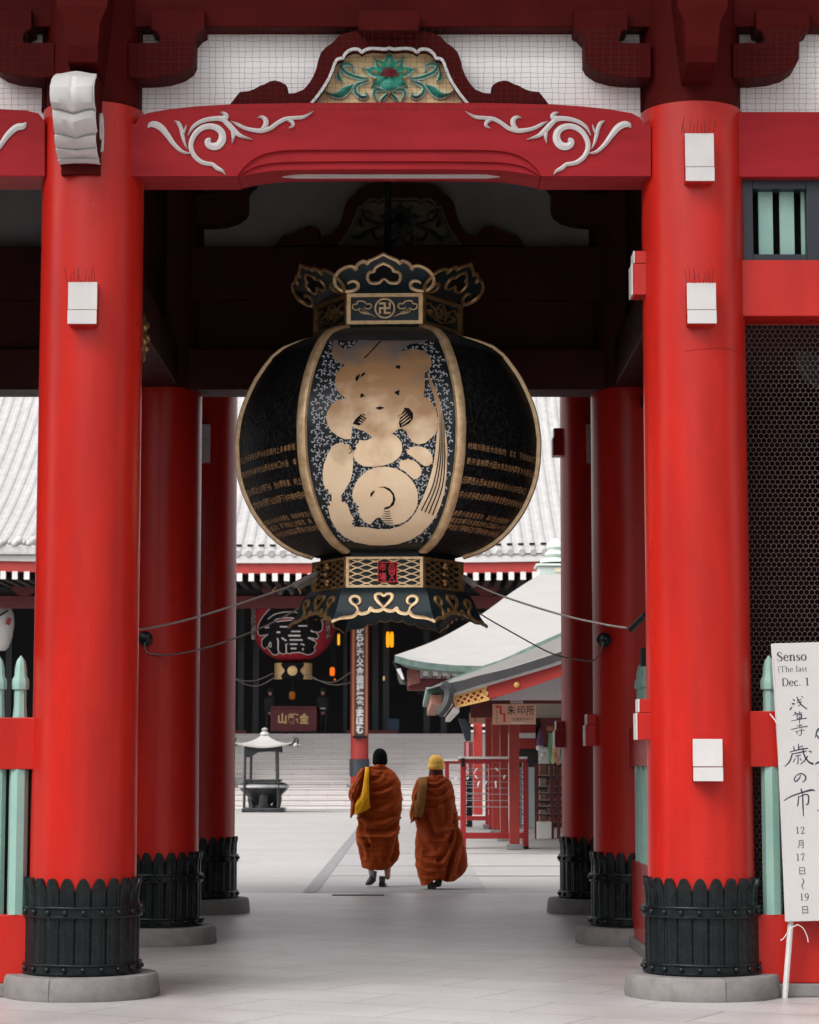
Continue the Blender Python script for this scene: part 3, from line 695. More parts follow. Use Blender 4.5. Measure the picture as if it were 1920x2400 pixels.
def tracery(name, dark, light, scale, thr):
    m = mat(name, dark, None, 5, .5, .1, 0, rvar=.05, spec=.25); N = m.node_tree.nodes; L = m.node_tree.links; b = N['Principled BSDF']; tc = N['Texture Coordinate']
    nz_ = N.new('ShaderNodeTexNoise'); nz_.inputs['Scale'].default_value = scale*.55; nz_.inputs['Detail'].default_value = 1
    va = N.new('ShaderNodeVectorMath'); va.operation = 'MULTIPLY_ADD'; va.inputs[1].default_value = (.055*30/scale,)*3
    L.new(tc.outputs['Object'], nz_.inputs['Vector']); L.new(nz_.outputs['Color'], va.inputs[0]); L.new(tc.outputs['Object'], va.inputs[2])
    wv = N.new('ShaderNodeTexVoronoi'); wv.feature = 'F1'; wv.inputs['Scale'].default_value = scale; L.new(va.outputs[0], wv.inputs['Vector'])
    sn = N.new('ShaderNodeMath'); sn.operation = 'MULTIPLY'; sn.inputs[1].default_value = 13; L.new(wv.outputs['Distance'], sn.inputs[0])
    s2 = N.new('ShaderNodeMath'); s2.operation = 'SINE'; L.new(sn.outputs[0], s2.inputs[0])
    n3 = N.new('ShaderNodeTexNoise'); n3.inputs['Scale'].default_value = scale*1.6; n3.inputs['Detail'].default_value = 0; L.new(tc.outputs['Object'], n3.inputs['Vector'])
    ad = N.new('ShaderNodeMath'); ad.operation = 'MULTIPLY_ADD'; ad.inputs[1].default_value = 3.0; L.new(n3.outputs['Fac'], ad.inputs[0]); L.new(s2.outputs[0], ad.inputs[2])
    rp = N.new('ShaderNodeValToRGB'); rp.color_ramp.elements[0].position = thr; rp.color_ramp.elements[1].position = thr+.06
    rp.color_ramp.elements[0].color = dark; rp.color_ramp.elements[1].color = light
    dv = N.new('ShaderNodeMath'); dv.operation = 'DIVIDE'; dv.inputs[1].default_value = 4.0; L.new(ad.outputs[0], dv.inputs[0])
    L.new(dv.outputs[0], rp.inputs[0]); L.new(rp.outputs[0], b.inputs['Base Color'])
    bp = N.new('ShaderNodeBump'); bp.inputs['Strength'].default_value = .6; bp.inputs['Distance'].default_value = -.006
    L.new(dv.outputs[0], bp.inputs['Height']); L.new(bp.outputs[0], b.inputs['Normal']); return m
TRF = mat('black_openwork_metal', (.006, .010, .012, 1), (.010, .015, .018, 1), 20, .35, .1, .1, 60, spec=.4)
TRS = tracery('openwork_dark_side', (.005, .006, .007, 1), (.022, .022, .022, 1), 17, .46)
for k in range(6):
    P = []
    for i in range(49):
        z = lerp(zlo, zhi, .5-.5*math.cos(math.pi*i/48)); R = RB(z)
        P.append([hexpt(k, s*R/2, ob(z, s*R/2), z) for s in [j/10-1 for j in range(21)]])
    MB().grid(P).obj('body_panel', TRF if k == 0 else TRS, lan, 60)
    z5 = lambda y: F2L(904, y, ob)[1]
    P = [[hexpt(k, s*RB(z)/2, ob(z, s*RB(z)/2)+.006, z) for s in [j/10-1 for j in range(21)]] for z in [lerp(z5(798), zhi, i/10) for i in range(11)]]
    MB().grid(P).obj('shoulder_plate', mat('dull_grey_metal', (.035, .032, .034, 1), (.07, .065, .068, 1), 10, .5, .3) if k == 0 else bpy.data.materials['dull_grey_metal'], lan, 60)
for k in range(6):                    # gilt ribs on the six corners
    A = YAW+(k+.5)*math.pi/3; P = [[] for _ in range(4)]
    rows = []
    for i in range(61):
        z = lerp(zlo, zhi, .5-.5*math.cos(math.pi*i/60)); R = RB(z)
        d = Vector((math.sin(A), -math.cos(A), 0)); t = Vector((math.cos(A), math.sin(A), 0))
        z2 = .01; sl_ = (RB(z+.01)-RB(z-.01))/.02; nrm = (d-Vector((0, 0, 1))*sl_).normalized()
        c_ = Vector((LX, LY, z))+d*R
        rows.append([c_+t*a+nrm*b for a, b in ((-.036, -.03), (-.036, .016), (-.02, .024), (.02, .024), (.036, .016), (.036, -.03))])
    MB().grid(rows, True).obj('rib', GOLD, lan, 30)
# arabesque openwork of the front panel: rows of small pale curls
m = MB(); rnd = random.Random(21); MF = lambda x, y, h: (lambda uz: hexpt(0, uz[0], ob(uz[1], uz[0])+h, uz[1]))(F2L(x, y, ob))
y = 803
row = 0
while y < 1296:
    x = 700+(6.5 if row % 2 else 0)
    while x < 1098:
        u, z = F2L(x, y, ob)
        if abs(u) < RB(z)/2-.062 and zlo+.05 < z:
            a0 = rnd.uniform(0, 6.28); rr = rnd.uniform(3.1, 4.9); sg = rnd.choice((-1, 1)); px, py = x+rnd.uniform(-2, 2), y+rnd.uniform(-2, 2)
            P_ = []
            for i in range(6):
                t = i/5; r_ = rr*lerp(1.25, .55, t); a = a0+sg*t*4.0; P_.append((px+r_*math.cos(a), py+r_*math.sin(a), lerp(1.4, 4.2, t) if i < 5 else 2.2))
            pts = []
            for q in P_:
                du, dz = (q[0]-x)/302.9, -(q[1]-y)/302.9; pts.append((u+du, z+dz, q[2]/302.9))
            m.stroke(pts, lambda uu, zz, h: hexpt(0, uu, ob(zz, uu)+.0035+h*.0, zz), .001, 1, 1)
        x += 13
    y += 11; row += 1
m.obj('arabesque', mat('pale_grey_openings', (.46, .48, .50, 1), (.34, .36, .38, 1), 5, .5, .1), lan, None, 0, False)
# the gilded emblem on the front panel
def e2(l): return [(700+x/4.207, 760+y/4.207) for x, y in l]
def e3(l): return [(700+x/4.207, 1000+y/4.207) for x, y in l]
E1 = e2([(345,158),(385,158),(398,205),(440,242),(500,240),(560,195),(592,158),(1270,158),(1250,172),(1200,190),(1110,192),(1050,230),(1008,268),(1090,250),(1160,246),(1250,270),(1300,318),(1313,380),(1292,445),(1245,482),(1242,640),(1230,714),(1272,730),(1320,780),(1360,860),(1376,960),(1366,1050),(1320,1112),(1250,1170),(1180,1186),(1120,1160),(1080,1100),(1060,1055),(1020,1030),(985,1035),(920,1080),(905,1120),(760,1130),(700,1092),(650,1056),(600,1040),(528,1008),(524,1060),(520,1131),(460,1136),(400,1110),(330,1060),(290,1000),(272,930),(285,860),(330,790),(400,745),(472,735),(420,700),(375,640),(358,570),(370,500),(410,440),(460,402),(400,380),(350,345),(330,300),(330,260)])
def sm(l, n=2): return cr(l, n, True)
# keep the cusps: resample only
EL = e3([(385,165),(330,195),(290,270),(250,370),(238,470),(245,560),(272,625),(290,610),(300,670),(325,655),(328,740),(296,730),(316,785),(290,775),(300,840),(320,920),(370,1010),(450,1090),(560,1140),(700,1168),(850,1172),(980,1160),(1100,1120),(1200,1060),(1290,970),(1350,890),(1400,780),(1440,640),(1460,450),(1470,250),(1458,100),(1440,-20),(1425,-100),(1395,-240),(1360,-350),(1310,-460),(1262,-540),(1262,-535),(1290,-440),(1330,-310),(1352,-220),(1376,-110),(1378,0),(1365,60),(1350,240),(1325,400),(1280,560),(1220,720),(1160,840),(1090,930),(1000,982),(900,1010),(780,1012),(660,992),(575,990),(540,992),(552,975),(520,962),(545,940),(520,930),(550,918),(510,850),(485,770),(470,755),(460,755),(458,740),(425,745),(425,700),(415,690),(440,650),(450,640),(470,600),(510,540),(530,460),(540,350),(535,250),(515,190),(490,240),(505,180),(480,175),(470,170),(450,180),(440,150),(425,170),(410,145),(400,170)])
EM = sm(e3([(540,290),(570,340),(630,385),(720,395),(830,385),(930,350),(1000,290),(1022,220),(1010,150),(970,100),(920,70),(850,55),(770,75),(700,125),(640,140),(600,130),(590,165),(560,190),(570,220),(545,240)]))
EB1 = sm(e3([(1070,225),(1100,228),(1090,210),(1130,200),(1200,198),(1270,225),(1315,280),(1322,340),(1290,382),(1240,388),(1190,350),(1150,320),(1110,290),(1070,260)]))
EB2 = sm(e3([(980,345),(1010,355),(1000,335),(1035,335),(1080,323),(1150,345),(1200,395),(1212,450),(1190,497),(1150,518),(1110,500),(1060,450),(1010,420),(985,400),(1005,390)]))
ES = e3([(530,680),(535,640),(548,600),(565,560),(590,520),(620,485),(655,455),(700,428),(745,410),(790,400),(840,398),(895,402),(945,412),(990,430),(1035,455),(1075,485),(1110,522),(1140,565),(1162,610),(1174,655),(1177,700),(1174,750),(1163,800),(1140,845),(1110,885),(1075,918),(1030,948),(985,962),(940,970),(890,968),(855,955),(830,925),(800,895),(765,905),(735,935),(712,962),(690,960),(640,930),(605,885),(600,850),(575,845),(600,815),(570,810),(605,790),(560,765),(575,745),(545,755)])
m = MB()
lay = 0
for P in (E1, EL, EM, EB1, EB2, ES):
    vs, fs = cdt_fill([P], 7); h = .010+.0006*lay; lay += 1
    loc = [F2L(x, y, ob) for x, y in vs]
    n0 = len(m.v)
    m.add([hexpt(0, u, ob(z, u)+h, z) for u, z in loc], fs)
    L2 = [F2L(x, y, ob) for x, y in P]; k = len(P)
    m.add([hexpt(0, u, ob(z, u)+h, z) for u, z in L2]+[hexpt(0, u, ob(z, u)-.002, z) for u, z in L2], [((i+1) % k, i, k+i, k+(i+1) % k) for i in range(k)])
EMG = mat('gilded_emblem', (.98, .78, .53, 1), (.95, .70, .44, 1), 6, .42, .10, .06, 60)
N = EMG.node_tree.nodes; L = EMG.node_tree.links    # brown patina and a painted dark reflection over its upper half
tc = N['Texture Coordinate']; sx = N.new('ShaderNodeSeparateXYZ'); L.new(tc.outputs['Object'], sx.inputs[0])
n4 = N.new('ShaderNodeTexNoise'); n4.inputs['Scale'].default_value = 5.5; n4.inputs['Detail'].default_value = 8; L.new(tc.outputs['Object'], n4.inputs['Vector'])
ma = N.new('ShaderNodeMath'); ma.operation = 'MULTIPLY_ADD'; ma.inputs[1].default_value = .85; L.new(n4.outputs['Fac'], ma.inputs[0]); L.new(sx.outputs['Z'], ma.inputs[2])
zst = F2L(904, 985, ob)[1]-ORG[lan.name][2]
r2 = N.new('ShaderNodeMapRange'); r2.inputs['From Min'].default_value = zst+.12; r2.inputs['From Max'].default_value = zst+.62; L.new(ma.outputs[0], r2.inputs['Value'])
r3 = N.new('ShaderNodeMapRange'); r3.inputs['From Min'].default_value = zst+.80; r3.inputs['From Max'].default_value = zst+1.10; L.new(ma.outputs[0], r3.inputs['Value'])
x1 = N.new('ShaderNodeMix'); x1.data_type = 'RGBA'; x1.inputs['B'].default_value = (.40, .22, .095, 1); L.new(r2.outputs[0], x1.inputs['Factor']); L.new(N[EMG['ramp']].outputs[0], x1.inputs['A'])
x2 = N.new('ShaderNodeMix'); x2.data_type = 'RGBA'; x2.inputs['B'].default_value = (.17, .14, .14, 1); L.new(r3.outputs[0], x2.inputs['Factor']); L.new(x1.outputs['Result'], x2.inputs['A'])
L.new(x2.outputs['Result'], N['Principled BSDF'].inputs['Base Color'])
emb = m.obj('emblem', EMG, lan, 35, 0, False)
def emp(x, y, h): u, z = F2L(x, y, ob); return hexpt(0, u, ob(z, u)+h, z)
d = MB()
for P in (e2([(870,158),(800,170),(745,230),(690,290),(640,337),(662,337),(760,232),(830,158)]), e2([(960,410),(1003,408),(1002,445),(985,440),(960,430)]), e2([(558,535),(572,515),(606,490),(600,530),(574,568),(562,550)]), e2([(622,495),(655,472),(656,497),(612,527)]),
          e2([(612,692),(625,682),(656,708),(610,726)]), e2([(945,672),(997,648),(990,704),(960,690)]), e2([(758,828),(800,812),(850,825),(800,845)]),
          e2([(535,985),(560,940),(620,886),(650,888),(668,935),(640,968),(600,1002)]), e2([(1045,826),(1090,830),(1130,880),(1130,930),(1090,982),(1030,1010),(1000,1020),(990,980),(1000,930)]),
          e3([(780,600),(850,594),(900,612),(940,660),(957,720),(940,775),(890,810),(840,822),(850,800),(900,785),(930,735),(930,680),(900,640),(840,603)]), e3([(708,690),(710,660),(748,628),(750,645),(718,695)])):
    vs, fs = cdt_fill([P], 8); d.add([emp(x, y, .0165) for x, y in vs], fs)
for k in range(6): d.stroke([(700+(840-8*k)/4.207, 1000+(835+22*k)/4.207, .6), (700+(880)/4.207, 1000+(842+22*k)/4.207, 1.6), (700+(900+8*k)/4.207, 1000+(828+25*k)/4.207, .6)], emp, .017, 3, .98)
for k in range(4):
    d.stroke([(700+x/4.207, 1000+y/4.207, ww) for x, y, ww in [(1392+16*k, -160+25*k, .5), (1395+14*k, 100, 1.6), (1375+22*k, 350, 2.2), (1320+32*k, 600, 2.6), (1210+37*k, 830+15*k, 2.6)]], emp, .017, 4, .98)
for k in range(6): d.stroke([(700+(495+6*k+(k % 2)*20)/4.207, 1000+(270-22*k)/4.207, .8), (700+(520+6*k)/4.207, 1000+(250-22*k)/4.207, 2.4)], emp, .017, 2, .98)
d.obj('emblem_cuts', BLACK, lan, None, 0, False)
g2 = MB()
for k in range(5):
    a0, b0 = (980+9*k, 905+24*k), (1046+16*k, 842+22*k)
    g2.stroke([(700+a0[0]/4.207, 760+a0[1]/4.207, 1.6), (700+lerp(a0[0], b0[0], .5)/4.207+.6, 760+lerp(a0[1], b0[1], .5)/4.207, 2.6), (700+b0[0]/4.207, 760+b0[1]/4.207, .9)], emp, .02, 3, .98)
for k in range(4):
    a0, b0 = (668-12*k, 925+20*k), (622-10*k, 892+24*k)
    g2.stroke([(700+a0[0]/4.207, 760+a0[1]/4.207, 1.6), (700+lerp(a0[0], b0[0], .5)/4.207, 760+lerp(a0[1], b0[1], .5)/4.207, 2.2), (700+b0[0]/4.207, 760+b0[1]/4.207, .9)], emp, .02, 3, .98)
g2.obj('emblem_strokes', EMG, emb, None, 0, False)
# rows of donors' names on the two side panels
GNAME = mat('dull_gold_lettering', (.62, .37, .17, 1), (.40, .23, .10, 1), 30, .5, .1)
NAMES = '村井古山中新谷大小佐木石川田藤高橋松本林清水原島岡野口森池内崎金吉永安西北上下'
rnd = random.Random(11)
for k in (-1, 1):
    m = MB()
    for y, n, s0, s1 in ((1062, 19, -.88, .88), (1096, 19, -.88, .88), (1139, 20, -.87, .9), (1170, 20, -.87, .9), (1211, 18, -.84, .9), (1226, 18, -.82, .9), (1241, 18, -.78, .9)):
        xx = 700 if k < 0 else 1090
        z = W(xx, y, LY-.55).z; R = RB(z)
        for i in range(n):
            if rnd.random() < .06: continue
            s = lerp(s0, s1, (i+.5)/n)*(1 if k < 0 else -1)
            vs, fs = text2d(rnd.choice(NAMES), 1, .012, 1); vs = fit(vs, R*.5*(s1-s0)/n*.84, .050 if y < 1200 else .038)
            m.add([hexpt(k, s*R/2+a, ob(z+b, s*R/2+a)+.008, z+b) for a, b in vs], fs)
    m.obj('name_rows', GNAME, lan, None, 0, False)
# upper and lower hexagonal bands
def drum(R0, z0, z1, mt, name, par=lan, R1=None):
    P = [[hexpt(k, u*r/2, r*.866, z) for k in range(6) for u in (-1, 1)] for z, r in ((z0, R0), (z1, R1 or R0))]
    MB().grid(P, True).obj(name, mt, par)
AN = .575*.866; oN = lambda z, u: AN
zA, zBd = F2L(904, 760, oN)[1], F2L(904, 688, oN)[1]
zC, zD = F2L(906, 1377, oN)[1], F2L(906, 1305, oN)[1]
drum(.555, zA+.004, zBd-.004, TEALBLK, 'neck_band'); drum(.555, zC+.004, zD-.004, TEALBLK, 'foot_band')
drum(.52, zhi-.03, zA+.006, TEALBLK, 'neck_ring'); drum(.52, zD-.006, zlo+.03, TEALBLK, 'foot_ring')
def hmap(k, a0): return lambda u, z, h: hexpt(k, u, a0+h, z)
def hbox(m, k, u0, u1, z0, z1, a0, a1):
    c8 = [hexpt(k, u, o, z) for z in (z0, z1) for u, o in ((u0, a0), (u1, a0), (u1, a1), (u0, a1))]
    m.add(c8, [(0, 1, 2, 3), (7, 6, 5, 4), (0, 4, 5, 1), (1, 5, 6, 2), (2, 6, 7, 3), (3, 7, 4, 0)])
def z1l(l, of=oN):                    # zoom coordinates of the neck -> panel (u, z, width)
    r = []
    for x, y, q in l:
        u, z = F2L(660+x/3.45, 580+y/3.45, of); r.append((u-u0n, z, q/3.45/316))
    return r
u0n = F2L(660+840/3.45, 725, oN)[0]
CLOUD = [[(640,490,8),(610,505,9),(582,490,10),(582,462,10),(612,455,10),(622,435,10),(655,432,10),(680,440,10),(692,455,10),(722,455,10),(732,475,10),(715,495,9),(685,492,8),(675,480,6)],
         [(630,490,7),(640,520,8),(680,535,9),(725,540,9),(770,562,4)], [(648,490,5),(662,520,6),(700,528,6),(740,545,4)], [(665,490,4),(682,515,5),(715,525,4)]]
for k in range(-1, 5):
    m = MB(); hw = .575/2
    for (z0, z1) in ((zA, zA+.085*(zBd-zA)*1.35), (zBd-.115*(zBd-zA), zBd)): hbox(m, k, -hw, hw, z0, z1, AN-.04, AN+.012)
    for u0, u1 in ((-hw, -hw+.030), (hw-.030, hw)): hbox(m, k, u0, u1, zA+.001, zBd-.001, AN-.04, AN+.0115)
    if k in (-1, 0, 1):
        M = hmap(k, AN-.015); cz = F2L(904, 580+490/3.45, oN)[1]; rr = .0725
        m.stroke([(rr*math.cos(a), cz+rr*math.sin(a), .012) for a in [i*math.pi/16 for i in range(33)]], M, .014, 2, .9)
        b = .0145                      # left-facing temple cross
        for (ua, ub, za, zb3) in ((-.044, .044, -b/2, b/2), (-b/2, b/2, -.044, .044), (-.044, -.044+b, -.044, 0), (.044-b, .044, 0, .044), (-.044, 0, .044-b, .044), (0, .044, -.044, -.044+b)):
            hbox(m, k, ua, ub, cz+za, cz+zb3, AN-.03, AN)
        for s in CLOUD:
            q = z1l(s); m.stroke(q, M, .014, 3, .9); m.stroke([(-a, z, wd) for a, z, wd in q], M, .014, 3, .9)
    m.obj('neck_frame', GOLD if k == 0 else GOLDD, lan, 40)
    m = MB()
    for (z0, z1) in ((zC, zC+.018), (zD-.018, zD)): hbox(m, k, -hw, hw, z0, z1, AN-.04, AN+.012)
    for u0, u1 in ((-hw, -hw+.020), (hw-.020, hw)): hbox(m, k, u0, u1, zC+.001, zD-.001, AN-.04, AN+.0115)
    if k in (-1, 0, 1):
        M = hmap(k, AN-.012); nr = 8; hh = (zD-zC-.045)/nr; wl_ = .135
        for j in range(nr+1):
            ph = math.pi*(j % 2); pts = []
            for i in range(29):
                u = lerp(-hw+.02, hw-.02, i/28); pts.append((u, zC+.022+hh*j+.45*hh*math.cos(2*math.pi*u/wl_+ph), .008))
            m.stroke(pts, M, .012, 1, .9)
        if k:
            zc_ = (zC+zD)/2
            for i in range(9):
                a = 2*math.pi*i/8
                m.sphere(hexpt(k, -.05*k*0+.02*math.cos(a), AN+.02, zc_+.075*math.sin(a)), .018, 5)
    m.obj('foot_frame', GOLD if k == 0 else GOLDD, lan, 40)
m = MB(); s0 = (F2L(660+778/3.45, 1290+258/3.45, oN), F2L(660+936/3.45, 1290+94/3.45, oN))
hbox(m, 0, s0[0][0], s0[1][0], s0[0][1], s0[1][1], AN-.02, AN+.008); m.obj('seal_plate', BLACK, lan)
SEAL = mat('seal_red', (.62, .02, .03, 1), None, 5, .5)
m = MB(); ua, ub, za, zb3 = s0[0][0], s0[1][0], s0[0][1], s0[1][1]; t = .006
for q in ((ua, ub, za, za+t), (ua, ub, zb3-t, zb3), (ua, ua+t, za, zb3), (ub-t, ub, za, zb3)): hbox(m, 0, *q, AN, AN+.014)
um = (ua+ub)/2; zm_ = (za+zb3)/2
for ch, uc, zc_, ww, hh in (('市', ua+.038, zm_+.038, .052, .060), ('場', ua+.038, zm_-.036, .052, .062)):
    vs, fs = text2d(ch, 1, .015, 2); vs = fit(vs, ww, hh); m.add([hexpt(0, uc+a, AN+.0125, zc_+b) for a, b in vs], fs)
M = hmap(0, AN+.006); uf = um+.034
m.stroke([(uf+.022*math.sin(a), zm_+.022+.046*math.cos(a), .006) for a in [i*math.pi/10 for i in range(21)]], M, .008, 2, .9)
m.stroke([(uf+.008*math.sin(a), zm_+.045+.008*math.cos(a), .005) for a in [i*math.pi/4 for i in range(9)]], M, .008, 2, .9)
for s in (1, -1):
    m.stroke([(uf-s*.02, zm_+.02, .005), (uf+s*.02, zm_-.02, .005)], M, .008, 1, .9); m.stroke([(uf-s*.022, zm_+.005, .005), (uf+s*.02, zm_-.068, .006)], M, .008, 1, .9); m.stroke([(uf-s*.014, zm_+.034, .005), (uf+s*.022, zm_-.003, .005)], M, .008, 1, .9)
m.obj('red_seal', SEAL, lan, None, 0, False)
# flaring crown plates
zc0, zc1 = zBd-.004, F2L(903, 594, lambda z, u: .66)[1]
oc = lambda z, u=0: lerp(.497, .765, max(0, min(1, (z-zc0)/(zc1-zc0)))**.8)
H1 = [(822,52),(790,70),(760,85),(725,100),(700,115),(690,132),(665,114),(640,120),(612,138),(598,160),(595,180),(575,158),(540,155),(495,170),(450,205),(425,255),(428,300),(450,330),(490,352),(540,355),(585,345),(612,325),(612,295),(585,275),(550,280),(530,295)]
HB = [(822,130),(795,140),(768,155),(748,175),(742,195),(712,200),(692,222),(692,255),(712,285),(745,292),(785,285),(805,268),(822,252)]
def cl(l): return [F2L(660+x/3.45, 580+y/3.45, oc) for x, y in l]
uc0 = F2L(660+822/3.45, 640, oc)[0]
fillp = [(x, y) for x, y in H1[:20]]+[(540, 372)]; fillp = fillp+[(1644-x, y) for x, y in fillp[::-1]][:-1]
for k in range(-1, 5):
    vs, fs = cdt_fill([[(float(a), float(b)) for a, b in fillp]], 34)
    L2 = cl(vs); m = MB(); m.add([hexpt(k, u-uc0, oc(z), z) for u, z in L2], fs); m.add([hexpt(k, u-uc0, oc(z)-.035, z) for u, z in L2], [f_[::-1] for f_ in fs])
    pl = m.obj('crown_plate', TEALBLK, lan, 50, 0, False)
    m = MB()
    for l, rad in ((H1, .0145), (HB, .013)):
        q = cl(l)
        a = [(u-uc0, z) for u, z in q]
        for pth in (a, [(-u, z) for u, z in a]):
            c_ = [(u, z) for u, z in cr(pth, 3)]
            m.tube([hexpt(k, u, oc(z)+.006, z) for u, z in c_], [rad*(1 if i < len(c_)-8 else lerp(1, .6, (i-len(c_)+8)/8)) for i in range(len(c_))], 6)
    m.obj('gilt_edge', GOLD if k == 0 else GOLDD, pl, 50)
    vs, fs = cdt_fill([[(float(x), float(y)) for x, y in HB]+[(float(1644-x), float(y)) for x, y in HB[::-1][1:-1]]], 30)
    L2 = cl(vs); MB().add([hexpt(k, u-uc0, oc(z)+.003, z) for u, z in L2], fs).obj('heart_opening', BLACK, pl, None, 0, False)
# flaring skirt plates
SKT = sorted((W(700, 1290+y/3.45, LY).z, (909-(660+x/3.45))/303) for x, y in ((265, 305), (240, 330), (215, 352), (192, 375), (175, 402), (152, 450), (135, 500), (112, 545), (70, 602)))
RS = lambda z: interp(SKT, z); osk = lambda z, u=0: .866*RS(z)
us0 = F2L(906, 1420, osk)[0]
EDG = [(850,468),(835,482),(812,492),(785,494),(760,488),(742,470),(735,492),(712,508),(682,516),(655,514),(640,500),(625,522),(600,538),(565,545),(525,548),(490,556),(455,570),(428,584)]
eL = [(F2L(660+x/3.45, 1290+y/3.45, osk)) for x, y in EDG]; eL = [(u-us0, z) for u, z in eL]
zt2 = zC-.002
stab = sorted([(-2*u/RS(z), z) for u, z in eL])
def zbot(s): return interp(stab, abs(s))
for k in range(-1, 5):
    P = []
    for i in range(13):
        r = []
        for j in range(61):
            s = j/30-1; z = lerp(zt2, zbot(s), i/12); z_ = z
            r.append(hexpt(k, s*RS(z)/2, osk(z), z))
        P.append(r)
    m = MB(); m.grid(P); m.grid([[p+Vector((LX-p.x, LY-p.y, 0)).normalized()*.02 for p in r][::-1] for r in P])
    sk = m.obj('skirt_plate', TEALBLK, lan, 50, 0, False)
    m = MB(); M = lambda u, z, h: hexpt(k, u, osk(z)+h, z)
    for sg in (1, -1):
        m.stroke([(sg*u, z+.004, .026 if i < len(eL)-3 else .02) for i, (u, z) in enumerate(eL)], M, .016, 3, .8)
        for pts in ([(850,462,14),(815,430,22),(788,395,24),(782,365,24),(802,350,24),(828,352,22),(850,372,18)], [(640,505,14),(638,470,18),(618,445,22),(590,425,22),(578,398,24),(592,376,22),(622,370,22),(650,382,22),(660,408,20),(648,432,16),(625,436,10)]):
            q = []
            for x, y, wd in pts:
                u, z = F2L(660+x/3.45, 1290+y/3.45, osk); q.append((sg*(u-us0), z, wd/3.45/312))
            m.stroke(q, M, .018, 4, .8)
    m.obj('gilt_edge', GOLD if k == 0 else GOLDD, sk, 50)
    m = MB()
    for P in ([(850,378),(832,372),(812,380),(812,395),(830,412),(850,428)],):
        for sg in (1, -1):
            L2 = [F2L(660+x/3.45, 1290+y/3.45, osk) for x, y in P]; m.add([hexpt(k, sg*(u-us0), osk(z)+.004, z) for u, z in L2], [tuple(range(len(P)))])
    for sg in (1, -1):
        P = [(600,400),(612,394),(632,398),(630,415),(618,432),(612,415)]; L2 = [F2L(660+x/3.45, 1290+y/3.45, osk) for x, y in P]
        m.add([hexpt(k, sg*(u-us0), osk(z)+.004, z) for u, z in L2], [tuple(range(len(P)))])
    m.obj('heart_opening', BLACK, sk, None, 0, False)
MB().lathe([(.3, zt2-.12), (.46, zt2-.06), (.5, zt2)], (LX, LY, 0), 6).obj('underside', BLACK, lan)
MB().lathe([(.5, 0), (.45, .02), (.08, .06), (.03, .1), (.02, 7.15-zBd)], (LX, LY, zBd), 16).obj('hanger_rod', IRON, lan, 30)

# steadying ropes
def rope(label, pts, r=.0075, clip=None, rod=None):
    c_ = cr(pts, 10); m = MB().tube(c_, r, 6)
    o = m.obj('steadying_rope', ROPE, None, 60); tag(o, label, 'rope', 'ropes steadying the great lantern')
    ORG[o.name] = (0, 0, 0)
    if clip: 
        b = MB()
        for q in clip: b.tube([Vector(q[0]), Vector(q[1])], .024, 8)
        b.obj('rope_clip', ROPE, o, 40)
    if rod: MB().tube([Vector(rod[0]), Vector(rod[1])], .02, 8).obj('hook_rod', IRON, o, 40)
    return o
ba = lambda k, u, z: hexpt(k, u, AN+.02, z)
zmid = (zC+zD)/2
pA = W(745, 1342, 17.75); pB = W(700, 1368, 17.55); pC = W(325, 1476, 16.12)
rope('upper left rope from the lantern to the front left pillar', [pA, W(700, 1366, 17.55), W(600, 1402, 17.1), W(480, 1441, 16.7), W(400, 1462, 16.4), pC], clip=[(W(738, 1347, 17.72), W(690, 1372, 17.5)), (W(728, 1362, 17.72), W(704, 1372, 17.6))])
rope('upper right rope from the lantern to the front right pillar', [W(1085, 1352, 17.75), W(1125, 1375, 17.55), W(1200, 1405, 17.2), W(1320, 1442, 16.7), W(1420, 1464, 16.35), W(1470, 1472, 16.2)], clip=[(W(1088, 1354, 17.75), W(1112, 1370, 17.6))], rod=(W(1478, 1476, 16.15), W(1512, 1442, 16.0)))
rope('lower left rope sagging to the dark disc on the second pillar', [W(735, 1400, 18.3), W(690, 1432, 18.45), W(620, 1468, 18.8), W(540, 1500, 19.2), W(470, 1522, 19.5), W(410, 1533, 19.75), W(372, 1534, 19.9), W(345, 1528, 19.93), W(339, 1505, 19.91)])
rope('lower right rope running to the dark disc on the second pillar', [W(1080, 1400, 18.3), W(1125, 1438, 18.4), W(1200, 1482, 18.8), W(1290, 1530, 19.3), W(1350, 1545, 19.6), W(1395, 1546, 19.85), W(1415, 1505, 19.92)], .0065)
for p, x, y, ang in ((pL2, 341, 1497, -.18), (pR2, 1415, 1500, -.1)):
    c_ = W(x, y, D2-.345); m = MB().lathe([(.055, -.02), (.062, 0), (.062, .03), (.03, .045), (.001, .045)], (0, 0, 0), 20)
    m.xform(lambda v: (v.x+c_.x, c_.y+.01-v.z, c_.z+v.y)); m.obj('hook_plate', IRON, p, 30)

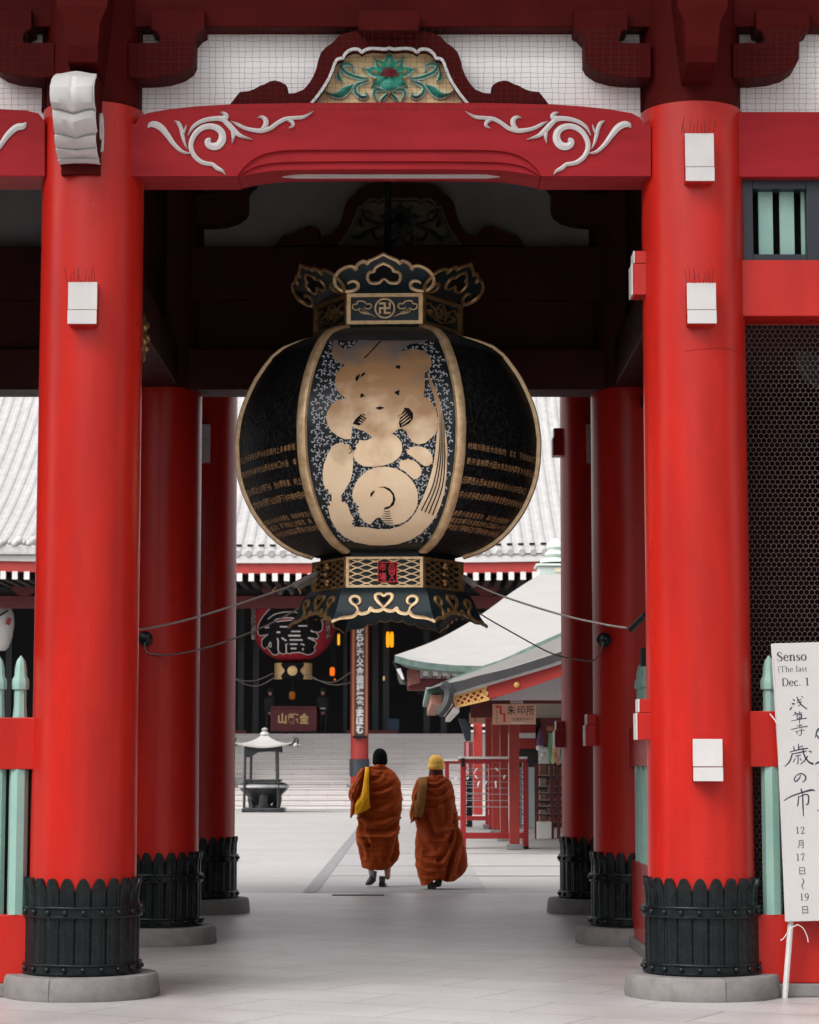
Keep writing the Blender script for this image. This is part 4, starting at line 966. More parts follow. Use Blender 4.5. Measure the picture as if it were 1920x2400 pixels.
# ------------------------------------------------------------------ the two monks
SKIN = mat('skin', (.50, .27, .19, 1), (.44, .23, .16, 1), 20, .5)
def figure(name, parent, base, H, face, mt, legs=None):
    """one continuous body surface: head with nose and ears, neck, torso, bent arms, legs, feet; grown as a union of tapered tubes by remesh"""
    c_, s_ = math.cos(face), math.sin(face)
    def P(x, y, z): return Vector((base[0]+c_*x-s_*y, base[1]+s_*x+c_*y, base[2]+z))
    m = MB(); k = H/1.7
    def limb(pts, n=10):
        q = cr([(a*k, b*k, c*k, r*k) for a, b, c, r in pts], 4); m.tube([P(*v[:3]) for v in q], [v[3] for v in q], n)
        for v in (q[0], q[-1]): m.sphere(P(*v[:3]), v[3]*.99, 6)
    limb([(0, 0, .82, .13), (0, .01, 1.0, .135), (0, .0, 1.2, .15), (0, 0, 1.34, .14), (0, 0, 1.42, .07), (0, .01, 1.50, .055), (0, .02, 1.55, .055)], 14)
    m.sphere(P(0, .025*k, 1.60*k), .105*k, 10, (.78, .92, 1.12)); m.sphere(P(0, .05*k, 1.545*k), .06*k, 8, (.9, 1, 1))
    m.tube([P(0, .115*k, 1.615*k), P(0, .14*k, 1.585*k), P(0, .115*k, 1.575*k)], [.010*k, .016*k, .012*k], 6)
    for sg in (1, -1): m.sphere(P(sg*.082*k, .02*k, 1.595*k), .022*k, 5, (.5, .8, 1.3))
    for sg in (1, -1):
        limb([(sg*.10, .02, 1.35, .055), (sg*.15, .03, 1.32, .055), (sg*.17, .05, 1.10, .044), (sg*.12, .16, 1.02, .038), (sg*.03, .20, 1.06, .028)])
    for sg, (kx, ky, kz, ax, ay, az) in zip((-1, 1), legs or ((0, .02, .45, 0, 0, .07), (0, .02, .45, 0, 0, .07))):
        limb([(sg*.09, 0, .84, .095), (sg*.10+kx, ky, kz+.0, .058), (sg*.09+kx+ax*.4, lerp(ky, ay, .4)-.01, lerp(kz, az, .35), .055), (sg*.09+ax, ay, az+.02, .036)])
    ob_ = m.obj(name, mt, parent, 60, 0, False)
    r = ob_.modifiers.new('join', 'REMESH'); r.mode = 'VOXEL'; r.voxel_size = .011; r.use_smooth_shade = True
    s = ob_.modifiers.new('smooth', 'SMOOTH'); s.factor = .5; s.iterations = 3
    return ob_
def segd(p, a, b):
    vx, vy = b[0]-a[0], b[1]-a[1]; L = vx*vx+vy*vy or 1
    t = max(0, min(1, ((p[0]-a[0])*vx+(p[1]-a[1])*vy)/L)); return math.hypot(p[0]-a[0]-t*vx, p[1]-a[1]-t*vy)
def robe(parent, mt, Ym, org, sc, rows, hem, creases, lat=None, n=112, m_=150, drat=.62, seed=1, name='robe', push=None):
    rows = [tuple(r) for r in rows]; tl = [(y, a) for y, a, b in rows]; tr = [(y, b) for y, a, b in rows]
    y0, y1 = rows[0][0], rows[-1][0]; P = []
    cs = [(cr(c_, 4), wd, dp) for c_, wd, dp in creases]
    cb = [(min(p[0] for p in c_)-3*w_, max(p[0] for p in c_)+3*w_, min(p[1] for p in c_)-3*w_, max(p[1] for p in c_)+3*w_) for c_, w_, d_ in cs]
    mpp = PPM(org[1]+.5*(y0+y1)/sc, Ym)*sc
    for i in range(m_+1):
        yy = lerp(y0, y1, i/m_); r = []
        for k in range(n):
            q = 2*math.pi*k/n; cq, sq = math.cos(q), math.sin(q)
            xl, xr = interp(tl, yy), interp(tr, yy); x = (xl+xr)/2+(xr-xl)/2*math.copysign(abs(cq)**.85, cq); y = yy
            hy = hem(x)
            if y > hy:
                y = hy; xl, xr = interp(tl, min(y, y1)), interp(tr, min(y, y1)); x = (xl+xr)/2+(xr-xl)/2*math.copysign(abs(cq)**.85, cq); y = min(yy, hem(x))
            a = (xr-xl)/2/mpp; b = max(.11, min(.27, drat*a))
            base = W(org[0]+x/sc, org[1]+y/sc, Ym); nrm = Vector((cq/a, sq/b, 0)).normalized()
            d_ = 0
            if sq < .25:
                for (c_, wd, dp), bb in zip(cs, cb):
                    if bb[0] < x < bb[1] and bb[2] < y < bb[3]:
                        ds = min(segd((x, y), c_[j], c_[j+1]) for j in range(len(c_)-1))
                        # a fold: valley on the line, rounded roll above it
                        dp_ = dp*(.72 if dp < .03 else 1.0); wd = wd*1.75; d_ += -dp_*math.exp(-(ds/wd)**2)+.6*dp_*math.exp(-((ds-2.0*wd)/(1.2*wd))**2)
            nv = mnoise.noise(Vector((x*.010+seed*9, y*.006, cq*1.5)))*.012+mnoise.noise(Vector((x*.025+seed*5, y*.014, sq)))*.006
            if push: d_ += push(x, y)
            fade = min(1, abs(sq)*2.2) if sq < 0 else .5
            r.append(base+Vector((0, b*sq, 0))+nrm*(d_*fade+nv))
        P.append(r)
    mb = MB().grid(P, True); n0 = len(mb.v)
    c0 = sum((Vector(p) for p in P[-1]), Vector())/n; mb.v.append(c0+Vector((0, 0, .08)))
    for k in range(n): mb.f.append((m_*n+k, m_*n+(k+1) % n, n0))
    c0 = sum((Vector(p) for p in P[0]), Vector())/n; mb.v.append(c0)
    for k in range(n): mb.f.append(((k+1) % n, k, n0+1))
    return mb
def cloth(name, c1, c2):
    m = mat(name, c1, c2, 4, .85, 0, .12, 60, (1, 1, .7), contrast=(.3, .7), spec=.2)
    m.node_tree.nodes['Principled BSDF'].inputs['Sheen Weight'].default_value = .25; m.node_tree.nodes['Principled BSDF'].inputs['Sheen Tint'].default_value = (.9, .35, .08, 1)
    return m
ROBE1 = cloth('orange_robe_cloth', (.32, .052, .005, 1), (.22, .033, .004, 1)); ROBE2 = cloth('rust_orange_robe_cloth', (.33, .050, .008, 1), (.23, .033, .006, 1))
SHOE = mat('black_shoe', (.012, .011, .012, 1), (.025, .02, .02, 1), 30, .5); SOCK = mat('grey_sock', (.09, .09, .10, 1), None, 30, .9)
def shoe(parent, heel, toe, z0, hh=.085, wd=.046, lift=0):
    h, t = Vector(heel), Vector(toe); d = (t-h); L = d.length; d.normalize(); sdv = Vector((d.y, -d.x, 0)).normalized(); up = sdv.cross(d)*-1
    if up.z < 0: up = -up
    rows = []
    for u, w_, hz in ((-.02, .55, .6), (.0, .85, .95), (.12, .95, 1.0), (.3, .9, .95), (.5, 1, .7), (.75, 1.08, .5), (.92, .9, .38), (1.0, .5, .25)):
        c_ = h+d*L*u; rows.append([c_+sdv*wd*w_*a+up*hh*hz*b for a, b in ((-.9, 0), (-1, .3), (-.75, .8), (0, 1.05), (.75, .8), (1, .3), (.9, 0))])
    m = MB().grid(rows, True); m.f.append(tuple(range(7))); m.f.append(tuple(range(49, 56)))
    return m.obj('shoe', SHOE, parent, 50)
# first monk: black knit cap, yellow bag
o1, s1 = (760, 1740), 6.16
g1 = G(760+815/s1, 1740+2085/s1); Y1m = g1.y
mk1 = thing('person', 'monk in orange robe and black knit cap, walking away with a yellow bag', 'person', (g1.x, g1.y, 0))
P1 = lambda x, y, dy=0: W(o1[0]+x/s1, o1[1]+y/s1, Y1m+dy)
figure('body', mk1, (P1(805, 1000).x, Y1m+.03, 0), 1.66, 0, SKIN, ((-.01, .03, .45, -.02, -.05, .15), (.0, .05, .45, .01, .02, .10)))
rows = [(318,742,868),(335,728,882),(350,640,905),(365,590,935),(400,540,985),(450,505,1035),(520,470,1078),(600,455,1104),(700,450,1116),(800,452,1124),(900,456,1122),(1000,470,1114),(1100,482,1102),(1200,478,1085),(1300,476,1068),(1400,477,1074),(1500,484,1082),(1600,498,1083),(1680,513,1070),(1750,526,1030),(1800,538,990),(1845,560,960)]
hem1 = lambda x: interp([(520,1800),(545,1812),(640,1832),(740,1843),(860,1842),(930,1825),(985,1800),(1040,1725),(1070,1680),(1085,1640)], x)
CR1 = [([(660,545),(760,525),(845,450)],16,.022),([(655,705),(800,690),(950,640),(1060,545)],18,.026),([(670,810),(850,790),(1000,715),(1095,620)],20,.024),([(700,930),(900,860),(1060,740),(1118,600)],26,.022),
 ([(540,1010),(680,1090),(850,1095),(1000,1030),(1100,880)],24,.026),([(515,1170),(630,1262),(750,1285),(900,1262),(1070,1150)],26,.055),([(545,1260),(610,1380),(650,1470)],18,.03),([(650,1475),(720,1492),(830,1465)],18,.028),([(1045,1350),(1030,1530),(985,1690)],20,.04),
 ([(690,370),(790,410),(870,380)],12,.016),([(700,420),(800,450),(900,400)],12,.014),([(600,380),(580,560),(520,720),(450,870)],22,.04),([(500,1250),(520,1450),(560,1640)],22,.02),([(900,1350),(930,1500),(910,1680)],30,.02),([(640,1540),(780,1570),(960,1500)],26,.016)]
push1 = lambda x, y: (.035*max(0, 1-abs(y-1380)/120.0) if y > 1285 else 0)*(1 if x < 1040 else 0)+(-.02*max(0, min(1, (y-1450)/200)))
rb = robe(mk1, ROBE1, Y1m, o1, s1, rows, hem1, CR1, seed=1, push=push1)
rb.obj('robe', ROBE1, mk1, 70, 0, False)
m = MB(); PS = []                     # draped left sleeve with its hanging corner
for yy, xa, xb, dd in ((372,540,610,.02),(420,500,600,-.02),(480,462,580,-.06),(560,420,560,-.10),(640,378,540,-.13),(700,354,525,-.15),(730,350,505,-.15),(780,350,490,-.14),(820,365,475,-.13),(860,384,462,-.12),(950,380,450,-.10),(1020,376,440,-.09),(1070,374,405,-.08),(1092,374,396,-.08)):
    PS.append([P1(lerp(xa, xb, j/14), yy, dd+.10*abs(j/7-1)**2+.012*math.sin(j*1.7+yy*.02)+.010*math.sin(j*.8-yy*.045)-.10) for j in range(15)])
PSi = [list(map(Vector, r)) for r in zip(*[cr([tuple(p) for p in c_], 4) for c_ in zip(*PS)])]
m.slab(PSi, (0, .03, 0)); m.obj('sleeve_drape', ROBE1, mk1, 60)
HATB = mat('black_knit', (.002, .003, .003, 1), (.004, .005, .005, 1), 60, .9, 0, .6, 120, spec=.1)
def hat(parent, P, cx, cy, hw, ht, hb, mt, name='knit_cap', pm=None):
    c_ = P(cx, cy); r = hw/(pm); m = MB()
    prof = [(0.82, -hb), (.98, -hb*.9), (1.03, -hb*.6), (1.03, -hb*.25), (.97, -hb*.15), (1.0, 0), (.95, ht*.3), (.84, ht*.55), (.62, ht*.82), (.36, ht*.96), (.04, ht)]
    m.lathe([(r*a, z/pm) for a, z in prof], (c_.x, c_.y, c_.z), 32, lambda rr, z, q: rr*(1+.02*math.sin(9*q+z*20)))
    return m.obj(name, mt, parent, 60)
pm1 = PPM(1800, Y1m)*s1
hat(mk1, P1, 805, 215, 106, 130, 108, HATB, pm=pm1)
lt, rt = P1(690, 1990, -.10), P1(835, 2040, 0)
shoe(mk1, (P1(748, 2000).x-.03, Y1m-.17, .085), (P1(600, 2040).x+.03, Y1m+.02, .018), 0)
shoe(mk1, (P1(833, 2040).x, Y1m-.10, .008), (P1(833, 2040).x+.02, Y1m+.16, .004), 0, .085, .045)
for x, y, z0, z1 in ((715, -.13, .12, .20), (838, .0, .07, .13)):
    MB().lathe([(.040, z0), (.042, z1-.01), (.038, z1)], (P1(x, 1950).x, Y1m+y, 0), 14).obj('sock', SOCK, mk1, 40)
def bag(label, P, edge_l, edge_r, mt, dy, cat='bag', th=.05):
    c0 = P(*edge_l[-1][:2]); t = None; rows = []
    for (xl, yl), (xr, yr), d_ in zip(edge_l, edge_r, dy):
        rows.append([P(lerp(xl, xr, j/8), lerp(yl, yr, j/8), d_-.018*math.sin(math.pi*j/8)+.006*math.sin(j*2.1+yl*.03)) for j in range(9)])
    rows = [list(map(Vector, r)) for r in zip(*[cr([tuple(p) for p in c_], 4) for c_ in zip(*rows)])]
    m = MB().slab(rows, (0, th, 0)); o = m.obj('shoulder_bag', mt, None, 45); return tag(o, label, cat)
YELB = cloth('mustard_cotton', (.80, .40, .012, 1), (.72, .34, .012, 1))
bag('mustard yellow cloth shoulder bag on the back of the black capped monk', P1, [(592,352),(588,420),(575,520),(556,650),(520,780),(455,880),(440,950),(436,1046)], [(645,356),(645,420),(645,520),(648,650),(652,780),(655,880),(656,950),(500,1032)], YELB, [-.12,-.20,-.235,-.255,-.27,-.27,-.26,-.245])
# second monk: yellow cap, brown bag
o2, s2 = (940, 1740), 6.16
g2_ = G(940+480/s2, 1740+2118/s2); Y2m = g2_.y
mk2 = thing('person', 'monk in rust orange robe and yellow knit cap, walking away beside the rack', 'person', (g2_.x, g2_.y, 0))
P2 = lambda x, y, dy=0: W(o2[0]+x/s2, o2[1]+y/s2, Y2m+dy)
figure('body', mk2, (P2(505, 1000).x, Y2m+.06, 0), 1.60, 0, SKIN, ((-.01, .04, .45, .02, .02, .10), (.0, .03, .45, -.02, -.06, .12)))
rows = [(470,405,600),(490,395,612),(505,300,660),(520,250,690),(560,216,722),(620,200,752),(700,185,766),(800,176,784),(900,180,800),(1000,190,812),(1100,203,826),(1200,214,840),(1300,213,880),(1400,214,905),(1500,212,926),(1600,206,941),(1700,206,956),(1780,214,968),(1850,226,966),(1900,238,960),(1950,252,950),(2000,272,940),(2070,300,930)]
hem2 = lambda x: interp([(200,1990),(250,2040),(305,2068),(345,2064),(400,2042),(450,2000),(500,1975),(555,1958),(590,1985),(660,2006),(760,1995),(850,1935),(920,1850),(968,1782)], x)
CR2 = [([(400,560),(500,572),(590,515)],12,.016),([(385,630),(520,640),(650,560)],14,.02),([(380,740),(520,780),(620,705),(700,610)],16,.024),([(375,935),(500,905),(640,830),(750,750)],16,.024),([(380,850),(470,850),(560,810)],14,.014),
 ([(350,1020),(410,1150),(490,1330),(600,1345)],24,.034),([(235,1270),(300,1400),(430,1570)],24,.028),([(745,1290),(705,1400),(660,1560),(550,1700)],18,.034),([(822,1225),(805,1400),(745,1600),(690,1780),(665,1965)],20,.06),([(775,1050),(745,1250),(710,1430)],16,.03),
 ([(225,1700),(350,1785),(480,1812),(610,1785)],16,.026),([(235,1840),(350,1915),(500,1885)],18,.022),([(350,1590),(450,1680),(570,1655)],18,.02),([(640,900),(650,1050),(600,1200)],24,.022),([(470,960),(520,1100),(560,1230)],22,.024),([(880,1500),(850,1700),(790,1870)],22,.026)]
robe(mk2, ROBE2, Y2m, o2, s2, rows, hem2, CR2, seed=2).obj('robe', ROBE2, mk2, 70, 0, False)
m = MB(); PS = []
for yy, xa, xb, dd in ((540,225,300,.0),(620,195,290,-.05),(690,170,280,-.09),(750,158,270,-.12),(800,150,260,-.13),(860,160,255,-.13),(900,148,250,-.13),(960,135,245,-.13),(1020,125,240,-.12),(1080,128,235,-.11),(1130,140,200,-.10),(1165,130,145,-.10)):
    PS.append([P2(lerp(xa, xb, j/12), yy, dd+.08*abs(j/6-1)**2+.012*math.sin(j*1.6+yy*.02)-.08) for j in range(13)])
PSi = [list(map(Vector, r)) for r in zip(*[cr([tuple(p) for p in c_], 4) for c_ in zip(*PS)])]
m.slab(PSi, (0, .03, 0)); m.obj('sleeve_drape', ROBE2, mk2, 60)
HATY = mat('yellow_knit', (.85, .50, .09, 1), (.76, .42, .07, 1), 60, .9, 0, .6, 120)
pm2 = PPM(1800, Y2m)*s2
hat(mk2, P2, 508, 300, 115, 120, 95, HATY, pm=pm2)
m = MB(); c_ = P2(506, 440)
for k, (z, r) in enumerate(((45, 96), (15, 102), (-18, 105), (-45, 110))):
    m.tube([(c_.x+(r/pm2-.02)*math.cos(a), c_.y+(r/pm2-.03)*math.sin(a), c_.z+z/pm2+.006*math.sin(3*a+k)) for a in [i*math.pi/14 for i in range(29)]], .022, 8, False)
m.obj('scarf', mat('dark_red_scarf', (.085, .012, .010, 1), (.06, .009, .009, 1), 30, .9), mk2, 60)
shoe(mk2, (P2(430, 2100).x, Y2m-.10, .006), (P2(430, 2100).x+.03, Y2m+.16, .004), 0, .10, .05)
shoe(mk2, (P2(545, 2000).x, Y2m-.13, .075), (P2(520, 2060).x, Y2m+.10, .02), 0, .09, .046)
BRNB = cloth('brown_canvas', (.26, .115, .03, 1), (.20, .085, .025, 1))
bag('brown canvas shoulder bag on the back of the yellow capped monk', P2, [(250,505),(245,600),(235,700),(215,800),(195,900),(182,1000),(180,1075)], [(378,492),(375,600),(368,700),(358,800),(345,900),(325,1000),(300,1085)], BRNB, [-.10,-.22,-.25,-.265,-.275,-.27,-.26])

# ------------------------------------------------------------------ main hall in the distance
HALLRED = mat('hall_vermilion', (.34, .024, .018, 1), (.29, .020, .016, 1), 2, .55, 0, .05, 20)
HALLDK = mat('hall_dark_wood', (.016, .013, .014, 1), (.024, .020, .021, 1), 2, .7)
HALLMAR = mat('hall_maroon', (.12, .014, .016, 1), (.09, .012, .014, 1), 2, .6)
TILE = mat('pale_roof_tile', (.27, .262, .262, 1), (.345, .336, .336, 1), 3, .6, .0, .05, 30)
STEP = mat('pale_stair_stone', (.58, .535, .52, 1), (.66, .615, .60, 1), 1.6, .85, 0, .2, 30, (.25, 1, 4))
N = STEP.node_tree.nodes; L = STEP.node_tree.links       # vertical joints of the step blocks
br = N.new('ShaderNodeTexBrick'); br.inputs['Scale'].default_value = 1; br.inputs['Brick Width'].default_value = 1.35; br.inputs['Row Height'].default_value = .18; br.inputs['Mortar Size'].default_value = .008
br.inputs['Color1'].default_value = (1, 1, 1, 1); br.inputs['Color2'].default_value = (.92, .92, .92, 1); br.inputs['Mortar'].default_value = (.62, .6, .6, 1)
mp_ = N.new('ShaderNodeMapping'); mp_.inputs['Rotation'].default_value = (math.pi/2, 0, 0); L.new(N['Texture Coordinate'].outputs['Object'], mp_.inputs[0]); L.new(mp_.outputs[0], br.inputs['Vector'])
mx = N.new('ShaderNodeMix'); mx.data_type = 'RGBA'; mx.blend_type = 'MULTIPLY'; mx.inputs['Factor'].default_value = 1
L.new(N[STEP['ramp']].outputs[0], mx.inputs['A']); L.new(br.outputs['Color'], mx.inputs['B']); L.new(mx.outputs['Result'], N['Principled BSDF'].inputs['Base Color'])
HX = W(681, 1500, 84).x
hall = thing('main_hall', 'great temple hall with pale tiled roof, red beams and a wide stone stair', 'temple hall', (HX, 95, 0))
Ys = G(700, 1896).y
m = MB(); y, z = Ys, 0
prof = [(y, 0)]
rnd = random.Random(3)
for i in range(4):
    z += .18; prof.append((y, z)); y += .33; prof.append((y, z))
y += 1.0; prof[-1] = (y, z); YLAND, ZLAND = y, z
for i in range(11):
    z += .18; prof.append((y, z)); y += .33; prof.append((y, z))
YTOP, ZTOP = y, z
x0, x1 = -9.2, 12.0
vs = []; fs = []
for (a, b), (c_, d_) in zip(prof, prof[1:]):
    if b == d_:  # tread with a small projecting nosing
        m.box(x0, x1, a-.03, c_, b-.05, b)
    else: m.box(x0, x1, a, y, b-.0, d_-.051)
m.obj('stair', STEP, hall)
MB().box(-26, 26, YTOP, YTOP+24, 0, ZTOP-.003).obj('platform', STEP, hall)
MB().box(-26, x0-.01, Ys+2, YTOP, 0, ZTOP-.01).box(x1+.01, 26, Ys+2, YTOP, 0, ZTOP-.01).obj('terrace', STEP, hall)
# dark interior
YW = YTOP+3.5
MB().box(-26, 26, YW+9, YW+9.3, ZTOP, 9.5).box(-26, -25.8, YTOP+1.5, YW+9, ZTOP, 9.5).box(25.8, 26, YTOP+1.5, YW+9, ZTOP, 9.5).box(-26, 26, YTOP-5.2, YW+9, 9.5, 9.7).obj('inner_wall', HALLDK, hall)
MB().box(-26, 26, YTOP+1.0, YTOP+23, ZTOP+.001, ZTOP+.02).obj('inner_floor', HALLDK, hall)
DPM = mat('dark_blue_grey_wood', (.010, .013, .018, 1), (.02, .026, .034, 1), 4, .45)
for px in (565, 600, 812, 822, 880, 905, 1000, 1040, 20):
    X = W(px, 1600, YW).x; MB().box(X-.12, X+.12, YW, YW+.25, ZTOP, 8.2).obj('door_post', DPM, hall)
for xa, xb in ((-400, 578), (812, 824), (840, 932)):
    MB().box(W(xa, 1705, YTOP+.6).x, W(xb, 1705, YTOP+.6).x, YTOP+.5, YTOP+.8, ZTOP+.002, ZTOP+.14).obj('threshold', HALLMAR, hall)
YK = YLAND-.5                         # porch columns on the landing
def column(x, plain=False):
    c_ = MB().lathe([(.325, ZLAND+.12), (.32, 3), (.315, 7.6)], (x, YK, 0), 32).obj('column', HALLRED, hall, 30)
    MB().lathe([(.36, W(0, 1819, YK).z), (.36, W(0, 1780, YK).z), (.345, W(0, 1779, YK).z)], (x, YK, 0), 32).obj('column_sleeve', mat('dark_blue_sleeve', (.02, .025, .035, 1), (.03, .036, .048, 1), 5, .4) if 'dark_blue_sleeve' not in bpy.data.materials else bpy.data.materials['dark_blue_sleeve'], c_, 30)
    MB().lathe([(.46, ZLAND), (.46, ZLAND+.10), (.40, ZLAND+.14)], (x, YK, 0), 32).obj('column_base', STONE, c_, 30)
    return c_
xcol = W(843, 1700, YK).x
for q in (xcol, 2*HX-xcol, xcol+7.5): column(q)
zkb, zkt = W(0, 1426, YK).z, W(0, 1397, YK).z
MB().box(-20, 20, YK-.22, YK+.22, zkb, zkt).obj('porch_beam', HALLMAR, hall, None, .02)
# behind the rafters: wall zone with struts
YE = YK-4.2
zf0, zf1, zf2, zf3 = W(0, 1344, YE).z, W(0, 1320, YE).z, W(0, 1303, YE).z, W(0, 1290, YE).z
MB().box(-22, 22, YK+.05, YK+.3, zkt, zf1+1.2).obj('bracket_wall', HALLDK, hall)
for px in (640, 780, 480, 1000, 1140, 60):
    m = MB()
    X = W(px, 1400, YK).x; z0 = zkt; m.prism([(X-.5, z0+.28), (X-.34, z0+.12), (X-.2, z0), (X+.2, z0), (X+.34, z0+.12), (X+.5, z0+.28), (X+.5, z0+.5), (X-.5, z0+.5)], YK-.25, YK+.02); m.obj('bracket_set', HALLMAR, hall)
X = W(672, 1385, YK).x
m = MB().tube([(X+.52*math.cos(a), YK-.27, zkt+.05+.40*math.sin(a)) for a in [math.pi*i/16 for i in range(17)]], .035, 6); m.obj('gilt_arch', GOLDD, hall, 40)
m = MB()
for a in (0, .6, 1.2, 1.9, 2.5, 3.14): m.sphere((X+.2*math.cos(a), YK-.25, zkt+.12+.18*math.sin(a)), .10, 5)
m.obj('carving', mat('dim_green_carving', (.04, .06, .055, 1), (.12, .13, .12, 1), 9, .7), hall, 50)
# eaves: red fascia, white board, rafters with white ends
def eave_z(x): return .0035*max(0, abs(x-HX)-3)**1.6
def strip(z0, z1, ya, yb2, mt, name):
    P = [(x, eave_z(x)) for x in [(-24+i) for i in range(49)]]
    m = MB(); n = len(P); vs = []
    for x, dz in P: vs += [(x, ya, z0+dz), (x, ya, z1+dz), (x, yb2, z1+dz), (x, yb2, z0+dz)]
    m.add(vs, [(4*i+j, 4*i+4+j, 4*i+4+(j+1) % 4, 4*i+(j+1) % 4) for i in range(n-1) for j in range(4)]); return m.obj(name, mt, hall)
strip(zf0, zf1, YE+.05, YE+.5, HALLRED, 'red_fascia')
strip(zf1+.004, zf2, YE-.05, YE+.5, mat('eave_white', (.50, .485, .475, 1), (.46, .45, .44, 1), 3, .6), 'eave_board')
strip(zf1-.1, zf1-.02, YE+.51, YK+1, HALLDK, 'soffit')

zr1_, zr0_ = W(0, 1343, YE+.04).z, W(0, 1362, YE+.04).z
pitch = W(27.6+960, 1350, YE+.35).x; xs0 = W(563, 1350, YE+.35).x; hw = .092
for k in range(-30, 52):
    X = xs0+pitch*k
    if X < -17 or X > 9: continue
    dz = eave_z(X); rf = MB().box(X-hw, X+hw, YE+.06, YK+.6, zr0_+dz, zr1_+dz-.003).obj('rafter', HALLDK, hall); MB().box(X-hw-.002, X+hw+.002, YE+.03, YE+.058, zr0_+dz-.002, zr1_+dz-.006).obj('white_end', WHITE, rf)
# tiled roof: pan sheet and round cover tiles, concave slope
def roof_z(y): t = y-YE; return zf3-.10+.36*t+.0135*t*t
ym = [YE-.02+i*1.25 for i in range(21)]
m = MB(); m.grid([[(x, yy, roof_z(yy)+eave_z(x)-.045) for x in range(-25, 26)] for yy in ym])
rp_ = .392; k = 0; X = -22
roofm = m
while X < 22:
    rows = []
    for yy in ym:
        z_ = roof_z(yy)+eave_z(X); rows.append([(X+.125*math.cos(a), yy, z_-.05+.05*math.sin(a)) for a in [math.pi*i/5 for i in range(6)]])
    m.grid(rows); e = [Vector(p) for p in rows[0]]
    m.add(e, [tuple(range(6))])
    X += rp_
rfo = m.obj('roof', TILE, hall, 50, 0, False)
m = MB(); d_ = MB(); X = -22
while X < 22:
    c_ = (X, YE-.06, roof_z(YE)+eave_z(X)-.02); a_ = MB().lathe([(.115, -.03), (.118, .02), (.10, .03), (.095, .022), (.001, .022)], (0, 0, 0), 14)
    a_.xform(lambda v: (v.x+c_[0], c_[1]-v.z, c_[2]+v.y)); m.add(a_.v, a_.f)
    d_.box(X-.10, X+.10, YE+.75, YE+.80, roof_z(YE+.75)+eave_z(X)+.03, roof_z(YE+.8)+eave_z(X)+.085)
    X += rp_
m.box(-22, 22, YE-.055, YE-.03, zf2+.0, zf2+.05)
struct(m.obj('tile_ends', mat('grey_tile_end', (.26, .25, .25, 1), (.31, .30, .30, 1), 6, .6), rfo, 40), 'stuff')
struct(d_.obj('snow_studs', BLACK, rfo), 'stuff')
m = MB()
for k in range(9):
    X = W(-10+k*11, 1275, YE-.2).x; m.sphere((X, YE-.15, W(0, 1272+4*math.sin(k*2.1), YE).z), .13+.03*math.sin(k*1.7), 5)
m.box(W(-60, 1290, YE-.2).x, W(84, 1290, YE-.2).x, YE-.22, YE-.1, W(0, 1300, YE).z, W(0, 1282, YE).z)
m.obj('ridge_end_tiles', mat('weathered_tile', (.30, .30, .29, 1), (.48, .47, .46, 1), 5, .7), rfo, 50)

# big red lantern of the hall
YR = YK+1.6
rl = thing('red_lantern', 'huge red paper lantern with a black brush character outlined in white', 'lantern', (HX, YR, W(0, 1440, YR).z))
PR = PPM(1480, YR); zc_ = W(0, 1440, YR).z; hz = (1552-1440)/PR; RX = 99/PR
REDL = mat('red_lantern_paper', (.33, .008, .020, 1), (.27, .007, .016, 1), 3, .6)
prl = lambda z: RX*max(.0, 1-abs(z/hz)**2.7)**.5 if abs(z) < hz*.985 else RX*.34
m = MB(); zz = [hz*(.985*math.sin(math.pi*(i/60-.5))) for i in range(61)]
m.lathe([(prl(z)*(1+.006*(i % 2)), z) for i, z in enumerate(zz)], (HX, YR, zc_), 64); m.obj('paper_body', REDL, rl, 60)
def onl(x, z, h):
    r = prl(z-zc_)+h; q = x-HX; return Vector((x, YR-math.sqrt(max(.02, r*r-q*q)), z))
def zr(l): return [(540+x/6.16, 1380+y/6.16) for x, y in l]
def ron(x, y_, h): p_ = W(x, y_, YR-1.3); return onl(p_.x, p_.z, h)
SIL = zr([(392,640),(384,590),(392,530),(420,465),(470,395),(540,320),(600,270),(680,230),(800,205),(920,210),(1050,250),(1160,310),(1260,390),(1310,440),(1332,510),(1322,590),(1275,625),(1205,618),(1255,645),(1272,690),(1250,722),(1130,700),(1222,750),(1240,790),(1205,830),(1215,885),(1180,922),(1110,945),(1050,928),(1000,912),(880,918),(850,935),(805,915),(760,940),(705,915),(650,945),(600,940),(560,890),(522,835),(475,855),(440,810),(442,730),(470,705),(545,655),(470,665),(415,672)])
vs, fs = cdt_fill([SIL], 6); MB().add([ron(x, y_, .03) for x, y_ in vs], fs).obj('character', BLACK, rl, None, 0, False)
m = MB()
m.stroke([(x, y_, 1.9) for x, y_ in SIL+SIL[:1]], lambda x, y_, h: ron(x, y_, .04), .001, 1, 1)
